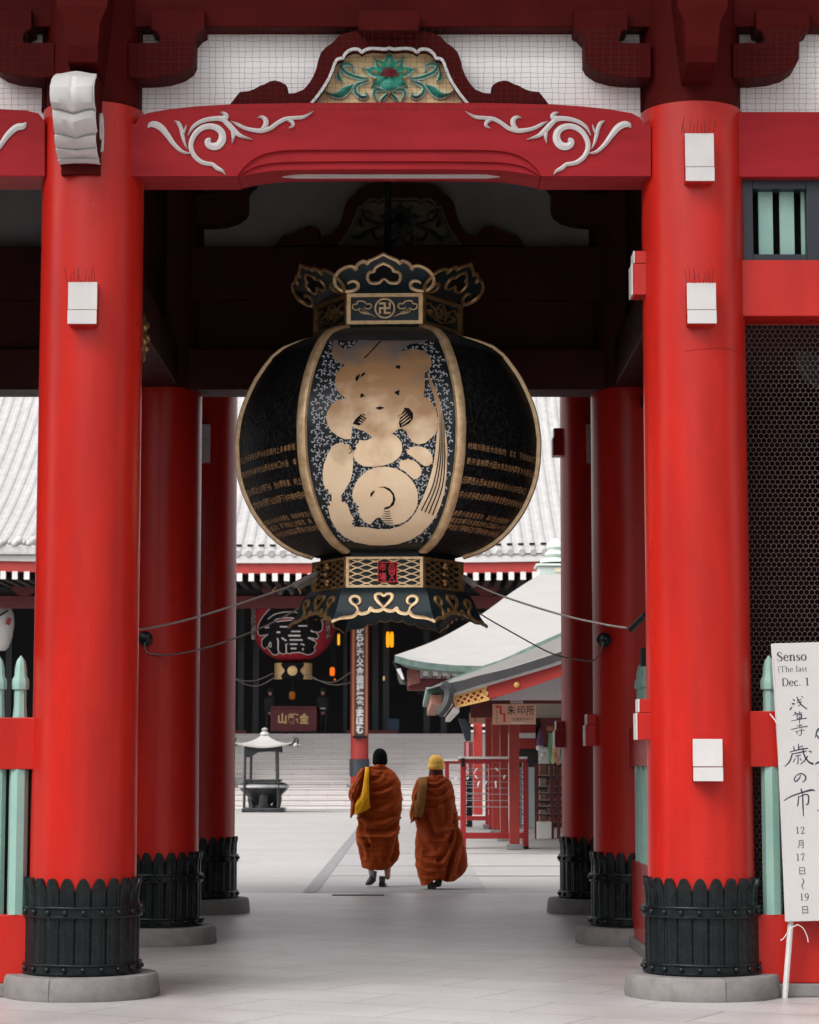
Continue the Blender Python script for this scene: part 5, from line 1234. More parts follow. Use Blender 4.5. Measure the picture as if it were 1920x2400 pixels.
for l, wd in (([(720,552),(830,554)],3), ([(985,542),(1115,538)],3), ([(885,620),(1015,620)],3), ([(840,680),(1015,680)],4), ([(860,740),(1045,740)],3.4), ([(860,800),(970,800)],3), ([(870,860),(950,860)],3.6), ([(1035,868),(1055,870)],5),
    ([(545,440),(640,375),(780,345),(940,345),(1000,365)],2), ([(640,462),(700,438),(800,425),(900,430),(960,448)],2.4), ([(640,462),(680,480),(760,470),(900,460)],2), ([(495,560),(540,525),(552,562),(495,560)],2), ([(675,715),(692,760),(684,860),(695,915)],3), ([(672,628),(725,632)],4), ([(745,705),(780,735),(812,750)],3.4), ([(800,795),(806,850),(800,915)],2.6), ([(820,795),(830,800)],3), ([(1010,800),(1055,800),(1060,820)],2.6), ([(1160,605),(1210,625)],3), ([(1120,708),(1160,722),(1210,745)],3.4), ([(540,820),(575,765),(580,832),(540,820)],2)):
    m.stroke([(x, y_, wd) for x, y_ in zr(l)], lambda x, y_, h: ron(x, y_, .045), .001, 3, 1)
m.obj('character_outline', WHITE, rl, None, 0, False)
m = MB()
vs, fs = cdt_fill([zr([(650,463),(700,445),(800,432),(890,436),(940,446),(880,455),(760,465),(690,475)])], 6); m.add([ron(x, y_, .038) for x, y_ in vs], fs)
m.obj('character_gap', REDL, rl, None, 0, False)
for xa, xb in ((586, 598), (765, 773)):
    m = MB(); X0, X1 = W(xa, 1450, YR-.9).x, W(xb, 1450, YR-.9).x
    P = [[onl(x, z, .015) for x in (X0, (X0+X1)/2, X1)] for z in [lerp(W(0, 1496, YR-.9).z, W(0, 1400, YR-.9).z, i/12) for i in range(13)]]
    m.grid(P); m.obj('side_lettering', mat('grey_lettering', (.40, .34, .35, 1), (.05, .03, .03, 1), 9, .7, contrast=(.45, .55)) if 'grey_lettering' not in bpy.data.materials else bpy.data.materials['grey_lettering'], rl, None, 0, False)
zb_ = W(0, 1555, YR-.5).z; zb2 = W(0, 1590, YR-.5).z; rb_ = 43/PR
MB().lathe([(rb_, zb2-zb_), (rb_*1.02, (zb2-zb_)*.5), (rb_, 0)], (HX, YR, zb_), 32).obj('base_ring', BLACK, rl, 30)
m = MB()
def onr(q, z, h=.02): return Vector((HX+(rb_+h)*math.sin(q), YR-(rb_+h)*math.cos(q), z))
zm2 = (zb_+zb2)/2
a_ = MB().lathe([(.18, 0), (.18, .03), (.15, .05), (.001, .05)], (0, 0, 0), 20); a_.xform(lambda v: (HX+v.x, YR-rb_-v.z, zm2+v.y)); m.add(a_.v, a_.f)
for s in (1, -1):
    for q0, q1 in ((.52, 1.5),):
        P = [[onr(s*q, lerp(zb2-.03, zb_+.02, t)) for q in [lerp(q0+.25*math.sin(t*9)*.4+.1*abs(t-.5), q1, j/6) for j in range(7)]] for t in [i/8 for i in range(9)]]
        m.grid(P)
m.obj('gilt_mounts', mat('bright_old_gold', (.55, .36, .14, 1), (.75, .55, .28, 1), 30, .45, .4, .3, 60), rl, 40, 0, False)
for nm, pts in (('left', [(545,1588),(575,1596),(605,1593),(640,1578)]), ('low left', [(552,1592),(580,1605),(610,1606),(650,1584)]), ('right', [(715,1580),(745,1594),(785,1598),(825,1573)]), ('low right', [(728,1584),(760,1600),(790,1605),(822,1600)])):
    o = MB().tube([W(x, y_, YR-.5) for x, y_ in cr(pts, 8)], .016, 5).obj('lantern_rope', ROPE)
    tag(o, {'left': 'upper rope sagging left from the foot of the red lantern', 'low left': 'lower rope sagging left from the foot of the red lantern', 'right': 'upper rope sagging right from the foot of the red lantern', 'low right': 'lower rope sagging right from the foot of the red lantern'}[nm], 'rope', 'ropes of the red lantern')
# white lantern with red mark, far left
YWL = YK+1.2; p = W(0, 1462, YWL)
wl_ = thing('white_lantern', 'white lantern with red marks at the far left edge, seen through the side bay', 'lantern', (p.x, YWL, p.z))
m = MB().lathe([(.25, -.98), (.36, -.85), (.48, -.5), (.55, 0), (.52, .35), (.40, .68), (.22, .86), (.15, .9)], (p.x-.02, YWL, p.z), 24); m.obj('paper_body', WHITE, wl_, 60)
m = MB(); c_ = W(20, 1456, YWL-.53); m.add([(c_.x-.10, c_.y-.02, c_.z-.10), (c_.x+.03, c_.y+.06, c_.z-.16), (c_.x+.12, c_.y+.10, c_.z+.10), (c_.x-.02, c_.y-.02, c_.z+.14)], [(0, 1, 2, 3)])
m.obj('red_mark', HALLRED, wl_, None, 0, False)
m = MB().tube([W(-4, 1444, YWL-.6), W(8, 1438, YWL-.56), W(20, 1430, YWL-.5)], .035, 6); m.obj('black_stripe', BLACK, wl_)
# tall name board on the porch column
bd = thing('name_board', 'tall brown board with gilt frame and white brush characters on the hall column', 'board', (xcol, YK-.4, W(0, 1728, YK).z))
bx0, bx1 = W(826, 1600, YK-.42).x, W(862, 1600, YK-.42).x; bz0, bz1 = W(0, 1724, YK-.42).z, W(0, 1455, YK-.42).z
MB().box(bx0+.08, bx1-.08, YK-.40, YK-.345, bz0, bz1).obj('panel', mat('dark_brown_board', (.07, .025, .02, 1), (.05, .02, .018, 1), 3, .6), bd)
for a, b in ((bx0, bx0+.078), (bx1-.078, bx1)): MB().box(a, b, YK-.43, YK-.345, bz0, bz1).obj('frame_stile', mat('orange_gilt', (.30, .10, .035, 1), (.36, .12, .04, 1), 2, .45) if 'orange_gilt' not in bpy.data.materials else bpy.data.materials['orange_gilt'], bd, None, .01)
m = MB(); TX = 'から林花父金重桜荒来まほむ'
for i, ch in enumerate(TX):
    vs, fs = text2d(ch, 1, .05, 2); vs = fit(vs, .27, .29); zc2 = lerp(bz1-.30, bz0+.22, i/(len(TX)-1)); xm = (bx0+bx1)/2
    m.add([(xm+a, YK-.405, zc2+b) for a, b in vs], fs)
m.obj('brush_characters', WHITE, bd, None, 0, False)
MB().box(bx0+.02, bx1-.02, YK-.47, YK-.34, bz0-.10, bz0-.002).obj('foot_bracket', IRON, bd, None, .02)
# offertory box
YO = YTOP+.7
ob0, ob1 = W(634, 1719, YO), W(743, 1660, YO)
bx = thing('offertory_box', 'dark red offertory box with gold characters at the top of the stair', 'offering box', ((ob0.x+ob1.x)/2, YO, ZTOP))
BOXR = mat('wine_red_lacquer', (.13, .010, .018, 1), (.11, .009, .015, 1), 2, .5)
MB().box(ob0.x, ob1.x, YO, YO+.9, ZTOP+.08, ob1.z).obj('body', BOXR, bx, None, .02)
for px in (640, 686, 736): X = W(px, 1700, YO).x; MB().box(X-.14, X+.14, YO-.02, YO+.9, ZTOP+.001, ZTOP+.12).obj('foot', IRON, bx)
MB().box(ob0.x+.02, ob1.x-.02, YO-.01, YO+.9, ob1.z+.001, ob1.z+.08).obj('rim', BOXR, bx)
m = MB()
for ch, px, ww in (('山', 662, 20), ('龍', 688, 24), ('金', 713, 23)):
    vs, fs = text2d(ch, 1, .035, 3); c_ = W(px, 1684, YO); vs = fit(vs, ww/PPM(1684, YO), 25/PPM(1684, YO)); m.add([(c_.x+a, YO-.012, c_.z+b) for a, b in vs], fs)
m.obj('gold_characters', mat('gold_paint', (.72, .50, .20, 1), None, 5, .5), bx, None, 0, False)
# worshippers in the dark hall
DKC = mat('dark_clothes', (.012, .013, .016, 1), (.02, .021, .025, 1), 9, .8)
for px, py, lab, H in ((756, 1716, 'worshipper in dark clothes standing right of the red offertory box', 1.72), (632, 1712, 'dim worshipper in a hat standing left behind the red offertory box', 1.7)):
    c_ = W(px, py, YO+.3); t = thing('person', lab, 'person', (c_.x, YO+.6, ZTOP+.02))
    figure('body', t, (c_.x, YO+.6, ZTOP+.02), H, 0, SKIN)
    k = H/1.7
    MB().lathe([(.16*k, .82*k), (.18*k, .95*k), (.19*k, 1.2*k), (.20*k, 1.34*k), (.12*k, 1.43*k), (.07*k, 1.46*k)], (c_.x, YO+.6, ZTOP+.02), 20, lambda r, z, q: r*(1.25 if abs(math.sin(q)) > .5 else 1)).obj('jacket', DKC, t, 60)
    for sg in (1, -1):
        MB().tube([(c_.x+sg*.09, YO+.6, ZTOP+.10), (c_.x+sg*.10, YO+.6, ZTOP+.5*k), (c_.x+sg*.09, YO+.6, ZTOP+.88*k)], [.065, .075, .11], 10).obj('trouser_leg', DKC, t, 60)
    MB().lathe([(.115, 1.58*k), (.12, 1.64*k), (.10, 1.72*k), (.03, 1.76*k)], (c_.x, YO+.6, ZTOP+.02), 16).obj('hat' if px < 700 else 'hair', DKC, t, 60)
    if px > 700: MB().lathe([(.205, .93), (.21, .99)], (c_.x, YO+.6, ZTOP+.02), 20).obj('white_belt', WHITE, t)
# lit lamps inside the hall
LAMPY, LAMPO = emis('lamp_yellow', 'f0a018', .45), emis('lamp_orange', 'e86a12', .4)
def lamp(label, px, py, w_, h_, mt, Y=None, pair=False):
    Y = Y or YW-.6; c_ = W(px, py, Y); k = 1/PPM(py, Y); t = thing('hanging_lamp', label, 'lamp', (c_.x, Y, c_.z), 'lit lamps inside the hall')
    for dx in ((-.26, .26) if pair else (0,)):
        r = w_*k*(.24 if pair else .5); MB().lathe([(r*.7, -h_*k/2), (r, -h_*k*.3), (r, h_*k*.3), (r*.7, h_*k/2)], (c_.x+dx*w_*k, Y, c_.z), 14).obj('glowing_shade', mt, t, 50)
    MB().box(c_.x-w_*k*.5, c_.x+w_*k*.5, Y-.08, Y+.08, c_.z+h_*k*.51, c_.z+h_*k*.58).obj('lamp_cap', IRON, t)
    MB().tube([(c_.x, Y, c_.z+h_*k*.58), (c_.x, Y, 9.4)], .012, 5).obj('chain', IRON, t)
lamp('pair of bright yellow tube lamps right of the tall name board', 914, 1499, 18, 36, LAMPY, None, True)
lamp('slim yellow lamp between the red lantern and the name board', 794, 1499, 6, 26, LAMPY)
lamp('orange glowing lamp below the slim yellow lamp', 779, 1574, 12, 20, LAMPO)
lamp('dim bronze lamp over the red offertory box', 685, 1630, 14, 18, emis('lamp_dim', 'a05a1c', .15))
lamp('tiny orange light under the orange lamp', 785, 1593, 4, 4, LAMPO)
lamp('small pale lamp left of the curved pavilion eave', 900, 1590, 5, 10, emis('lamp_pale', 'd8b880', .2))
tag(MB().box(W(908, 1690, YTOP+1).x, W(936, 1690, YTOP+1).x, YTOP+1, YTOP+1.4, ZTOP+.02, W(0, 1684, YTOP+1).z).obj('blue_crate', mat('dull_blue', (.012, .035, .07, 1), None, 4, .6), None, None, .02), 'dull blue crate in the dark hall right of the column', 'crate')

# ------------------------------------------------------------------ incense burner
gi = G(622, 1903); YI = gi.y; k = 1/PPM(1850, YI)
BRZ = mat('dark_bronze', (.022, .024, .026, 1), (.045, .05, .052, 1), 8, .40, .55, .1, 50)
CUP = mat('pale_copper_roof', (.33, .318, .305, 1), (.30, .29, .28, 1), 3, .55)
ib = thing('incense_burner', 'bronze incense cauldron under a small pale curved roof before the stair', 'incense burner', (W(620, 1800, YI).x, YI, 0))
IX = W(620, 1800, YI).x
PI_ = lambda x, y_, d=0: W(x, y_, YI+d)
zq = lambda y_: W(0, y_, YI).z
MB().box(PI_(570, 1890).x, PI_(668, 1890).x, YI-.7, YI+.7, 0, zq(1893)).obj('plinth', BRZ, ib, None, .03)
z0 = zq(1893)
MB().lathe([(.32, z0), (.24, z0+.10), (.30, zq(1881)), (.55, zq(1866)), (.74, zq(1853)), (.82, zq(1845)), (.78, zq(1838)), (.66, zq(1834)), (.60, zq(1839))], (IX-.02, YI, 0), 40).obj('cauldron', BRZ, ib, 40)
for a in (0, 2.09, 4.19): MB().tube([(IX+.45*math.sin(a), YI-.45*math.cos(a), zq(1862)), (IX+.50*math.sin(a), YI-.50*math.cos(a), z0+.25), (IX+.42*math.sin(a), YI-.42*math.cos(a), z0)], [.17, .13, .15], 8).obj('cauldron_foot', BRZ, ib, 40)
MB().lathe([(.80, zq(1847)), (.835, zq(1845)), (.835, zq(1841)), (.79, zq(1839))], (IX-.02, YI, 0), 40).obj('rim', mat('polished_rim', (.5, .5, .5, 1), (.3, .3, .3, 1), 9, .3, .5), ib, 40)
MB().box(IX-.62, IX+.56, YI-.5, YI+.5, zq(1833), zq(1827)).obj('tray', BRZ, ib, None, .02)
for px, dy in ((576, -.62), (584, .62), (655, -.62), (648, .62)):
    X = PI_(px, 1800).x; MB().tube([(X, YI+dy, z0-.02), (X+.03*(1 if px < 620 else -1), YI+dy, zq(1750))], .045, 8).obj('post', BRZ, ib, 40)
a, b, c_ = PI_(578, 1750), PI_(660, 1750), 0
for dy in (-.62, .62):
    m = MB().prism([(a.x, zq(1748)), (b.x, zq(1748)), (b.x, zq(1764)), (b.x-.12, zq(1762)), (IX+.2, zq(1761)), (IX-.25, zq(1763)), (a.x+.22, zq(1768)), (a.x+.14, zq(1774)), (a.x, zq(1775))], YI+dy-.04, YI+dy+.04)
    m.obj('arched_board', BRZ, ib)
m = MB(); RO = []
for i in range(13):
    t = i/12; r = []
    for j in range(33):
        q = 2*math.pi*j/32; sq = max(abs(math.cos(q)), abs(math.sin(q))); cor = (1/sq-1)/.414
        R = lerp(.10, 1.03, t**.9)/sq*lerp(.75, 1, t)*(.97+.0*cor); zc2 = zq(1720)-(zq(1720)-zq(1750))*(t**.62)+.16*cor*t**4
        r.append((IX+R*math.cos(q), YI+R*math.sin(q), zc2))
    RO.append(r)
m.grid(RO); m.grid([[(x, y_, z-.05) for x, y_, z in r][::-1] for r in RO]); m.grid([RO[-1], [(x, y_, z-.05) for x, y_, z in RO[-1]]])
ro = m.obj('roof', CUP, ib, 50)
MB().lathe([(.16, zq(1722)), (.12, zq(1716)), (.05, zq(1714)), (.10, zq(1711)), (.10, zq(1708)), (.01, zq(1705))], (IX, YI, 0), 20).obj('finial', CUP, ro, 50)
for sx in (1, -1):
    for sy in (1, -1):
        x_, y_ = IX+sx*1.02, YI+sy*1.02; zz2 = zq(1750)+.12
        MB().tube([(x_-sx*.16, y_-sy*.16, zz2-.05), (x_, y_, zz2), (x_+sx*.03, y_+sy*.03, zz2+.12), (x_-sx*.03, y_, zz2+.2)], [.05, .05, .035, .015], 8).obj('corner_curl', BRZ, ro, 40)
        MB().sphere((x_+sx*.05, y_+sy*.05, zz2-.08), .075, 6).obj('wind_bell', CUP, ro, 40)

# ------------------------------------------------------------------ pavilion with pale copper roof, gabled shop roof in front
PALEC = mat('pale_copper_sheet', (.31, .295, .282, 1), (.285, .273, .262, 1), 1.2, .55, 0, .02, 6)
PATI = mat('green_patina', (.085, .15, .13, 1), (.19, .25, .23, 1), 6, .7, 0, .2, 20)
SLATE = mat('grey_verge', (.026, .025, .027, 1), (.036, .035, .037, 1), 4, .6)
pv = thing('pavilion', 'pavilion with broad pale pyramid roof and pale knob finial', 'pavilion', (W(1310, 1500, 54).x, 54, 0))
AXP = W(1310, 1340, 56).x; YA = 57.0
hipL = cr([(925,1536),(945,1529),(980,1517),(1020,1501),(1060,1481),(1110,1452),(1150,1425),(1190,1395),(1230,1368),(1266,1346)], 4)
eav = [(925,1536),(960,1547),(1000,1554),(1050,1559),(1110,1561),(1200,1562),(1310,1562)]
rows = []
for i, (x, y_) in enumerate(hipL):
    t = i/(len(hipL)-1); Y = lerp(50, 56.4, t); a = W(x, y_, Y); half = AXP-a.x; r = []
    for j in range(25):
        s = j/24*2-1; X = AXP+half*s; sag = 0
        if t < .6:
            px = 925+(1310-925)*(1-abs(s)); sag = (W(0, interp(eav, px), 50).z-W(0, 1536, 50).z)*(1-t/.6)**2
        r.append((X, Y, a.z+sag))
    rows.append(r)
m = MB(); m.grid(rows)
hd = AXP-rows[0][0][0]
for sg in (0, -1):                     # left and right slopes, then the back
    m.grid([[(r[sg][0], Y, r[sg][2]) for Y in (r[0][1], 2*YA-r[0][1])] for r in rows])
m.grid([[(p_[0], 2*YA-p_[1], p_[2]) for p_ in r] for r in rows])
m.obj('roof', PALEC, pv, 30)
fr_ = rows[0]
MB().grid([[(x, y_-.005, z) for x, y_, z in fr_], [(x, y_+.05, z-.13) for x, y_, z in fr_], [(x, y_+.7, z-.16) for x, y_, z in fr_]]).obj('eave_edge', PATI, pv)
xl_ = fr_[0][0]
MB().grid([[(xl_, 50.0, fr_[0][2]), (xl_, 2*YA-50, fr_[0][2])], [(xl_+.06, 50.06, fr_[0][2]-.13), (xl_+.06, 2*YA-50, fr_[0][2]-.13)], [(xl_+.9, 50.8, fr_[0][2]-.16), (xl_+.9, 2*YA-50, fr_[0][2]-.16)]]).obj('eave_edge', NAVY, pv)
for j in range(14):
    c_ = W(998+22.5*j, 1579+.4*j, 50.6); r_ = MB().box(c_.x-.05, c_.x+.05, 50.62, 53.5, c_.z-.04, c_.z+.05).obj('rafter', HALLMAR, pv); MB().box(c_.x-.055, c_.x+.055, 50.59, 50.617, c_.z-.045, c_.z+.055).obj('white_end', WHITE, r_)
e0 = W(955, 1578, 50.7); MB().box(e0.x, AXP+4, 51.0, 51.3, W(0, 1618, 51).z, W(0, 1590, 51).z).obj('eave_beam', HALLMAR, pv, None, .02)
m = MB(); a, b = W(930, 1550, 50.3), W(962, 1600, 52.5)
m.tube([a, W(945, 1570, 51), b, W(1010, 1625, 54)], [.10, .14, .16, .16], 4); m.obj('hip_rafter', BLACK, pv)
MB().prism([(p_.x, p_.z) for p_ in (W(952, 1562, 50.9), W(985, 1568, 50.9), W(985, 1600, 50.9), W(956, 1608, 50.9))], 50.9, 51.1).obj('corner_bracket', mat('faded_terracotta', (.30, .12, .09, 1), (.2, .06, .05, 1), 5, .7), pv)
MB().prism([(p_.x, p_.z) for p_ in (W(929, 1568, 50.2), W(939, 1566, 50.2), W(948, 1592, 50.2), W(942, 1592, 50.2))], 50.2, 50.3).obj('white_bell', WHITE, pv)
MB().box(AXP-3.6, AXP+5, 53.2, 60.8, .0, W(0, 1600, 53).z).obj('wall', HALLDK, pv) if False else None
FIN = mat('pale_verdigris', (.50, .56, .52, 1), (.44, .51, .48, 1), 4, .6)
zt3 = W(0, 1350, 56.4).z
MB().box(AXP-.46, AXP+.46, YA-.46, YA+.46, zt3-.1, W(0, 1326, 56.4).z).box(AXP-.52, AXP+.52, YA-.52, YA+.52, W(0, 1326, 56.4).z+.002, W(0, 1320, 56.4).z).obj('finial_base', FIN, pv, None, .02)
MB().lathe([(.40, W(0, 1319, YA).z), (.36, W(0, 1312, YA).z), (.22, W(0, 1308, YA).z), (.30, W(0, 1300, YA).z), (.22, W(0, 1293, YA).z), (.20, W(0, 1290, YA).z), (.25, W(0, 1283, YA).z), (.20, W(0, 1274, YA).z), (.03, W(0, 1262, YA).z)], (AXP, YA, 0), 24).obj('finial', FIN, pv, 50)
MB().box(W(1302, 1335, 56.3).x, W(1318, 1335, 56.3).x, YA-.475, YA-.461, W(0, 1340, 56.4).z, W(0, 1330, 56.4).z).obj('finial_crest', mat('cream_crest', (.62, .55, .40, 1), None, 4, .6), pv)
# front shop with a curved gable
YG = 40.0
sh = thing('gabled_shop', 'red shop hall with a curved gable, gilt lattice fitting and a row of square posts', 'shop', (W(1400, 1700, YG).x, YG, 0))
def layer(topc, botc, y0, y1, mt, name, n=5):
    T, B = cr(topc, n), cr(botc, n); m = MB(); k = len(T)
    tv = [W(x, y_, YG) for x, y_ in T]; bv = [W(x, y_, YG) for x, y_ in B]
    XA = W(1520, 1480, YG).x             # the gable is symmetric about its ridge
    for mirr in (0, 1):
        f_ = (lambda p_: p_.x) if not mirr else (lambda p_: 2*XA-p_.x)
        vs = []
        for p_, q_ in zip(tv, bv): vs += [(f_(p_), y0, p_.z), (f_(q_), y0, q_.z), (f_(q_), y1, q_.z), (f_(p_), y1, p_.z)]
        m.add(vs, [(4*i+j, 4*i+4+j, 4*i+4+(j+1) % 4, 4*i+(j+1) % 4) for i in range(k-1) for j in range(4)]+[(0, 1, 2, 3), (4*k-1, 4*k-2, 4*k-3, 4*k-4)])
    return m.obj(name, mt, sh)
gw = [(999,1612),(1030,1598),(1070,1581),(1116,1562),(1187,1537),(1252,1507),(1320,1477),(1420,1430),(1520,1395)]
gg = [(1000,1615),(1034,1605),(1072,1588),(1122,1570),(1190,1545),(1254,1519),(1320,1490),(1420,1446),(1520,1412)]
gd = [(1036,1603),(1062,1599),(1092,1592),(1122,1583),(1170,1572),(1213,1560),(1320,1525),(1420,1484),(1520,1452)]
gdb = [(1050,1627),(1070,1622),(1100,1613),(1135,1602),(1180,1590),(1226,1576),(1320,1546),(1420,1508),(1520,1478)]
gp = [(1062,1631),(1080,1626),(1108,1617),(1140,1608),(1184,1595),(1229,1582),(1320,1554),(1420,1518),(1520,1490)]
gr = [(1070,1657),(1090,1652),(1118,1645),(1146,1638),(1190,1626),(1232,1613),(1320,1583),(1420,1548),(1520,1522)]
m = MB()
XA = W(1520, 1480, YG).x
T = [W(x, y_, YG+.45) for x, y_ in cr(gg, 5)]; T0 = [W(x, y_, YG) for x, y_ in cr(gd, 5)]
layer(gg, gd, YG+.05, YG+10, PALEC, 'roof')
rows = [[W(x, y_, YG+.9) for x, y_ in cr(gg, 5)], [W(x, y_, YG+.5) for x, y_ in cr([(lerp(a[0], b[0], .5), lerp(a[1], b[1], .5)+1) for a, b in zip(gg, gd)], 5)], [W(x, y_, YG+.02) for x, y_ in cr(gd, 5)]]
mm = MB(); mm.grid(rows); mm.grid([[Vector((2*XA-p_.x, p_.y, p_.z)) for p_ in r] for r in rows]); mm.obj('verge_slope', PALEC, sh, 50)
layer(gw, gg, YG+.95, YG+1.15, PATI, 'verge_ridge')
layer(gd, gdb, YG, YG+.35, SLATE, 'verge')
layer(gdb, gp, YG+.06, YG+.30, WHITE, 'verge_batten')
layer(gp, gr, YG+.12, YG+.28, HALLRED, 'barge_board')
und = layer([(x, y_+1) for x, y_ in gp], [(x, y_+6) for x, y_ in gp], YG+.30, YG+9.5, HALLMAR, 'soffit')
# left eave end: curled tile edge, patina corner, pale battens running back under the soffit
m = MB(); c_ = [W(1038, 1602, YG-.01), W(1050, 1614, YG-.02), W(1053, 1630, YG-.02), W(1046, 1652, YG), W(1030, 1672, YG+.1)]
m.tube(cr([tuple(v) for v in c_], 4), [.10]*16+[.07], 4) if False else m.tube(cr([tuple(v) for v in c_], 4), .085, 5); m.obj('curled_eave_end', SLATE, sh, 30)
m = MB(); m.box(W(998, 1620, YG+1).x, W(1040, 1620, YG+1).x, YG+.7, YG+9.8, W(0, 1628, YG+1).z, W(0, 1612, YG+1).z); m.obj('eave_edge', PATI, sh, None, .02)
m = MB(); m.box(W(1010, 1640, YG+.8).x, W(1034, 1640, YG+.8).x, YG+.5, YG+9.5, W(0, 1652, YG+.8).z, W(0, 1630, YG+.8).z); m.obj('eave_fascia', mat('terracotta_end', (.28, .12, .08, 1), (.34, .16, .11, 1), 5, .7), sh)
for x_, y_ in ((1054, 1646), (1070, 1662)):
    a = W(x_, y_, YG+.3); MB().box(a.x-.05, a.x+.05, YG+.3, YG+9.4, a.z-.05, a.z+.03).obj('eave_batten', WHITE, sh)
# gilt lattice end and round boss on the barge board
m = MB(); Mb = lambda x, y_, h: W(x, y_, YG+.115)-Vector((0, h, 0))
ga, gb = [(1062,1632),(1140,1610)], [(1070,1658),(1146,1638)]
def gq(u, v): t = (lerp(1062, 1141, u), lerp(1632, 1609, u)); b_ = (lerp(1070, 1147, u), lerp(1657, 1639, u)); return (lerp(t[0], b_[0], v), lerp(t[1], b_[1], v))
for u in range(-2, 6):
    for s in (1, -1):
        pts = [(u/5+(.4*v if s > 0 else .4*(1-v)), v) for v in [i/8 for i in range(9)]]; pts = [p_ for p_ in pts if 0 <= p_[0] <= 1-.22*abs(2*p_[1]-1)*0]
        if len(pts) > 1: m.stroke([gq(*p_)+(3.4,) for p_ in pts], Mb, .02, 1, .9)
for pts in ([(0, 0), (1, 0)], [(0, 1), (1, 1)], [(0, 0), (0, 1)], [(1, 0), (.88, .3), (.97, .45), (.82, .6), (.9, .8), (1, 1)]): m.stroke([gq(*p_)+(4.5,) for p_ in pts], Mb, .024, 1, .9)
m.obj('gilt_lattice', mat('ochre_gilding', (.55, .30, .08, 1), (.62, .38, .13, 1), 8, .5), sh)
c_ = W(1211, 1605, YG+.1); a_ = MB().lathe([(.052, 0), (.05, .03), (.03, .045), (.001, .05)], (0, 0, 0), 14); a_.xform(lambda v: (c_.x+v.x, YG+.12-v.z, c_.z+v.y)); a_.obj('gilt_boss', bpy.data.materials['ochre_gilding'], sh, 50)
MB().prism([(p_.x, p_.z) for p_ in (W(1150, 1640, YG+1), W(1320, 1570, YG+1), W(1520, 1500, YG+1), W(1520, 1640, YG+1))], YG+1.2, YG+1.3).obj('gable_wall', mat('lavender_plaster', (.48, .45, .47, 1), (.44, .41, .43, 1), 3, .8), sh)
# posts with stone bases
XP = 1.915
WOODR = mat('dark_vermilion_post', (.26, .020, .012, 1), (.20, .016, .011, 1), 3, .5)
for px0, px1, Y, yt in ((1194, 1218, 42.7, 1988), (1173, 1192, 47.6, 1969), (1154, 1172, 52.3, 1953), (1138, 1154, 57, 1940)):
    a, b = W(px0, 1900, Y).x, W(px1, 1900, Y).x
    p_ = MB().box(a, b, Y, Y+(b-a), .10, W(0, 1640, Y).z+.1).obj('post', WOODR, sh, None, .008)
    MB().box(a-.06, b+.05, Y-.06, Y+(b-a)+.06, 0, .098).obj('post_base', STONE, p_, None, .01)
MB().box(W(1197, 1630, 42.6).x, W(1520, 1630, 42.6).x, 42.6, 42.85, W(0, 1649, 42.6).z, W(0, 1618, 42.6).z).obj('cross_beam', HALLMAR, sh, None, .01)
MB().box(W(1197, 1630, 42.5).x, W(1226, 1630, 42.5).x, 42.40, 42.58, W(0, 1648, 42.5).z, W(0, 1617, 42.5).z).obj('white_beam_end', WHITE, sh, None, .01)
MB().box(W(1104, 1640, 44).x, W(1192, 1640, 44).x, 44, 44.3, W(0, 1682, 44).z, W(0, 1628, 44).z).obj('cross_beam', HALLMAR, sh, None, .01)
m = MB().box(XP-.02, 6.5, 43, 57, W(0, 1646, 43).z, W(0, 1646, 43).z+.06); m.obj('ceiling', mat('beige_ceiling', (.26, .22, .17, 1), (.22, .19, .15, 1), 3, .8), sh)
# shop back wall, counter and goods
YS = 58.0
MB().box(W(1215, 1700, YS).x, 8, YS, YS+.2, 0, 4.6).obj('back_wall', HALLDK, sh)
MB().box(W(1219, 1710, YS-.2).x, W(1256, 1710, YS-.2).x, YS-.2, YS-.02, W(0, 1755, YS-.2).z, W(0, 1700, YS-.2).z).obj('red_header', HALLRED, sh)
MB().box(W(1217, 1724, YS-.3).x, W(1255, 1724, YS-.3).x, YS-.3, YS-.21, W(0, 1730, YS-.3).z, W(0, 1718, YS-.3).z).obj('white_header_board', WHITE, sh)
MB().box(W(1270, 1700, YS-.4).x, 5.2, YS-.3, YS-.02, W(0, 1745, YS-.3).z, W(0, 1662, YS-.3).z).obj('red_wall_panel', HALLMAR, sh)
MB().box(W(1219, 1800, YS-.5).x, W(1240, 1800, YS-.5).x, YS-.5, YS-.4, 0, W(0, 1798, YS-.5).z).obj('grey_panel', mat('grey_teal_panel', (.16, .22, .23, 1), (.12, .17, .18, 1), 3, .6), sh)
MB().box(W(1240, 1800, YS-.6).x, W(1256, 1800, YS-.6).x, YS-.6, YS-.45, 0, W(0, 1798, YS-.6).z).obj('pale_teal_post', mat('pale_teal', (.34, .42, .43, 1), None, 3, .6), sh)
lf = MB().add([W(1254, 1660, 50)+Vector((0, 0, 0)), W(1290, 1657, 50), W(1276, 1652, 53), W(1256, 1652, 53)], [(0, 1, 2, 3)])
tag(lf.obj('ceiling_lamp', emis('cool_lamp', 'f4f2e8', .35), None, None, 0, False), 'small white ceiling lamp under the shop ceiling', 'lamp')
shelf = thing('goods_rack', 'tall red wire rack full of small brown goods in the shop', 'goods rack', (W(1290, 1930, 49).x, 49, 0))
GOODS = mat('mixed_goods', (.30, .12, .08, 1), (.48, .36, .30, 1), 7, .7, contrast=(.42, .58)); CHROME = mat('rack_wire', (.5, .45, .45, 1), None, 5, .4, .5)
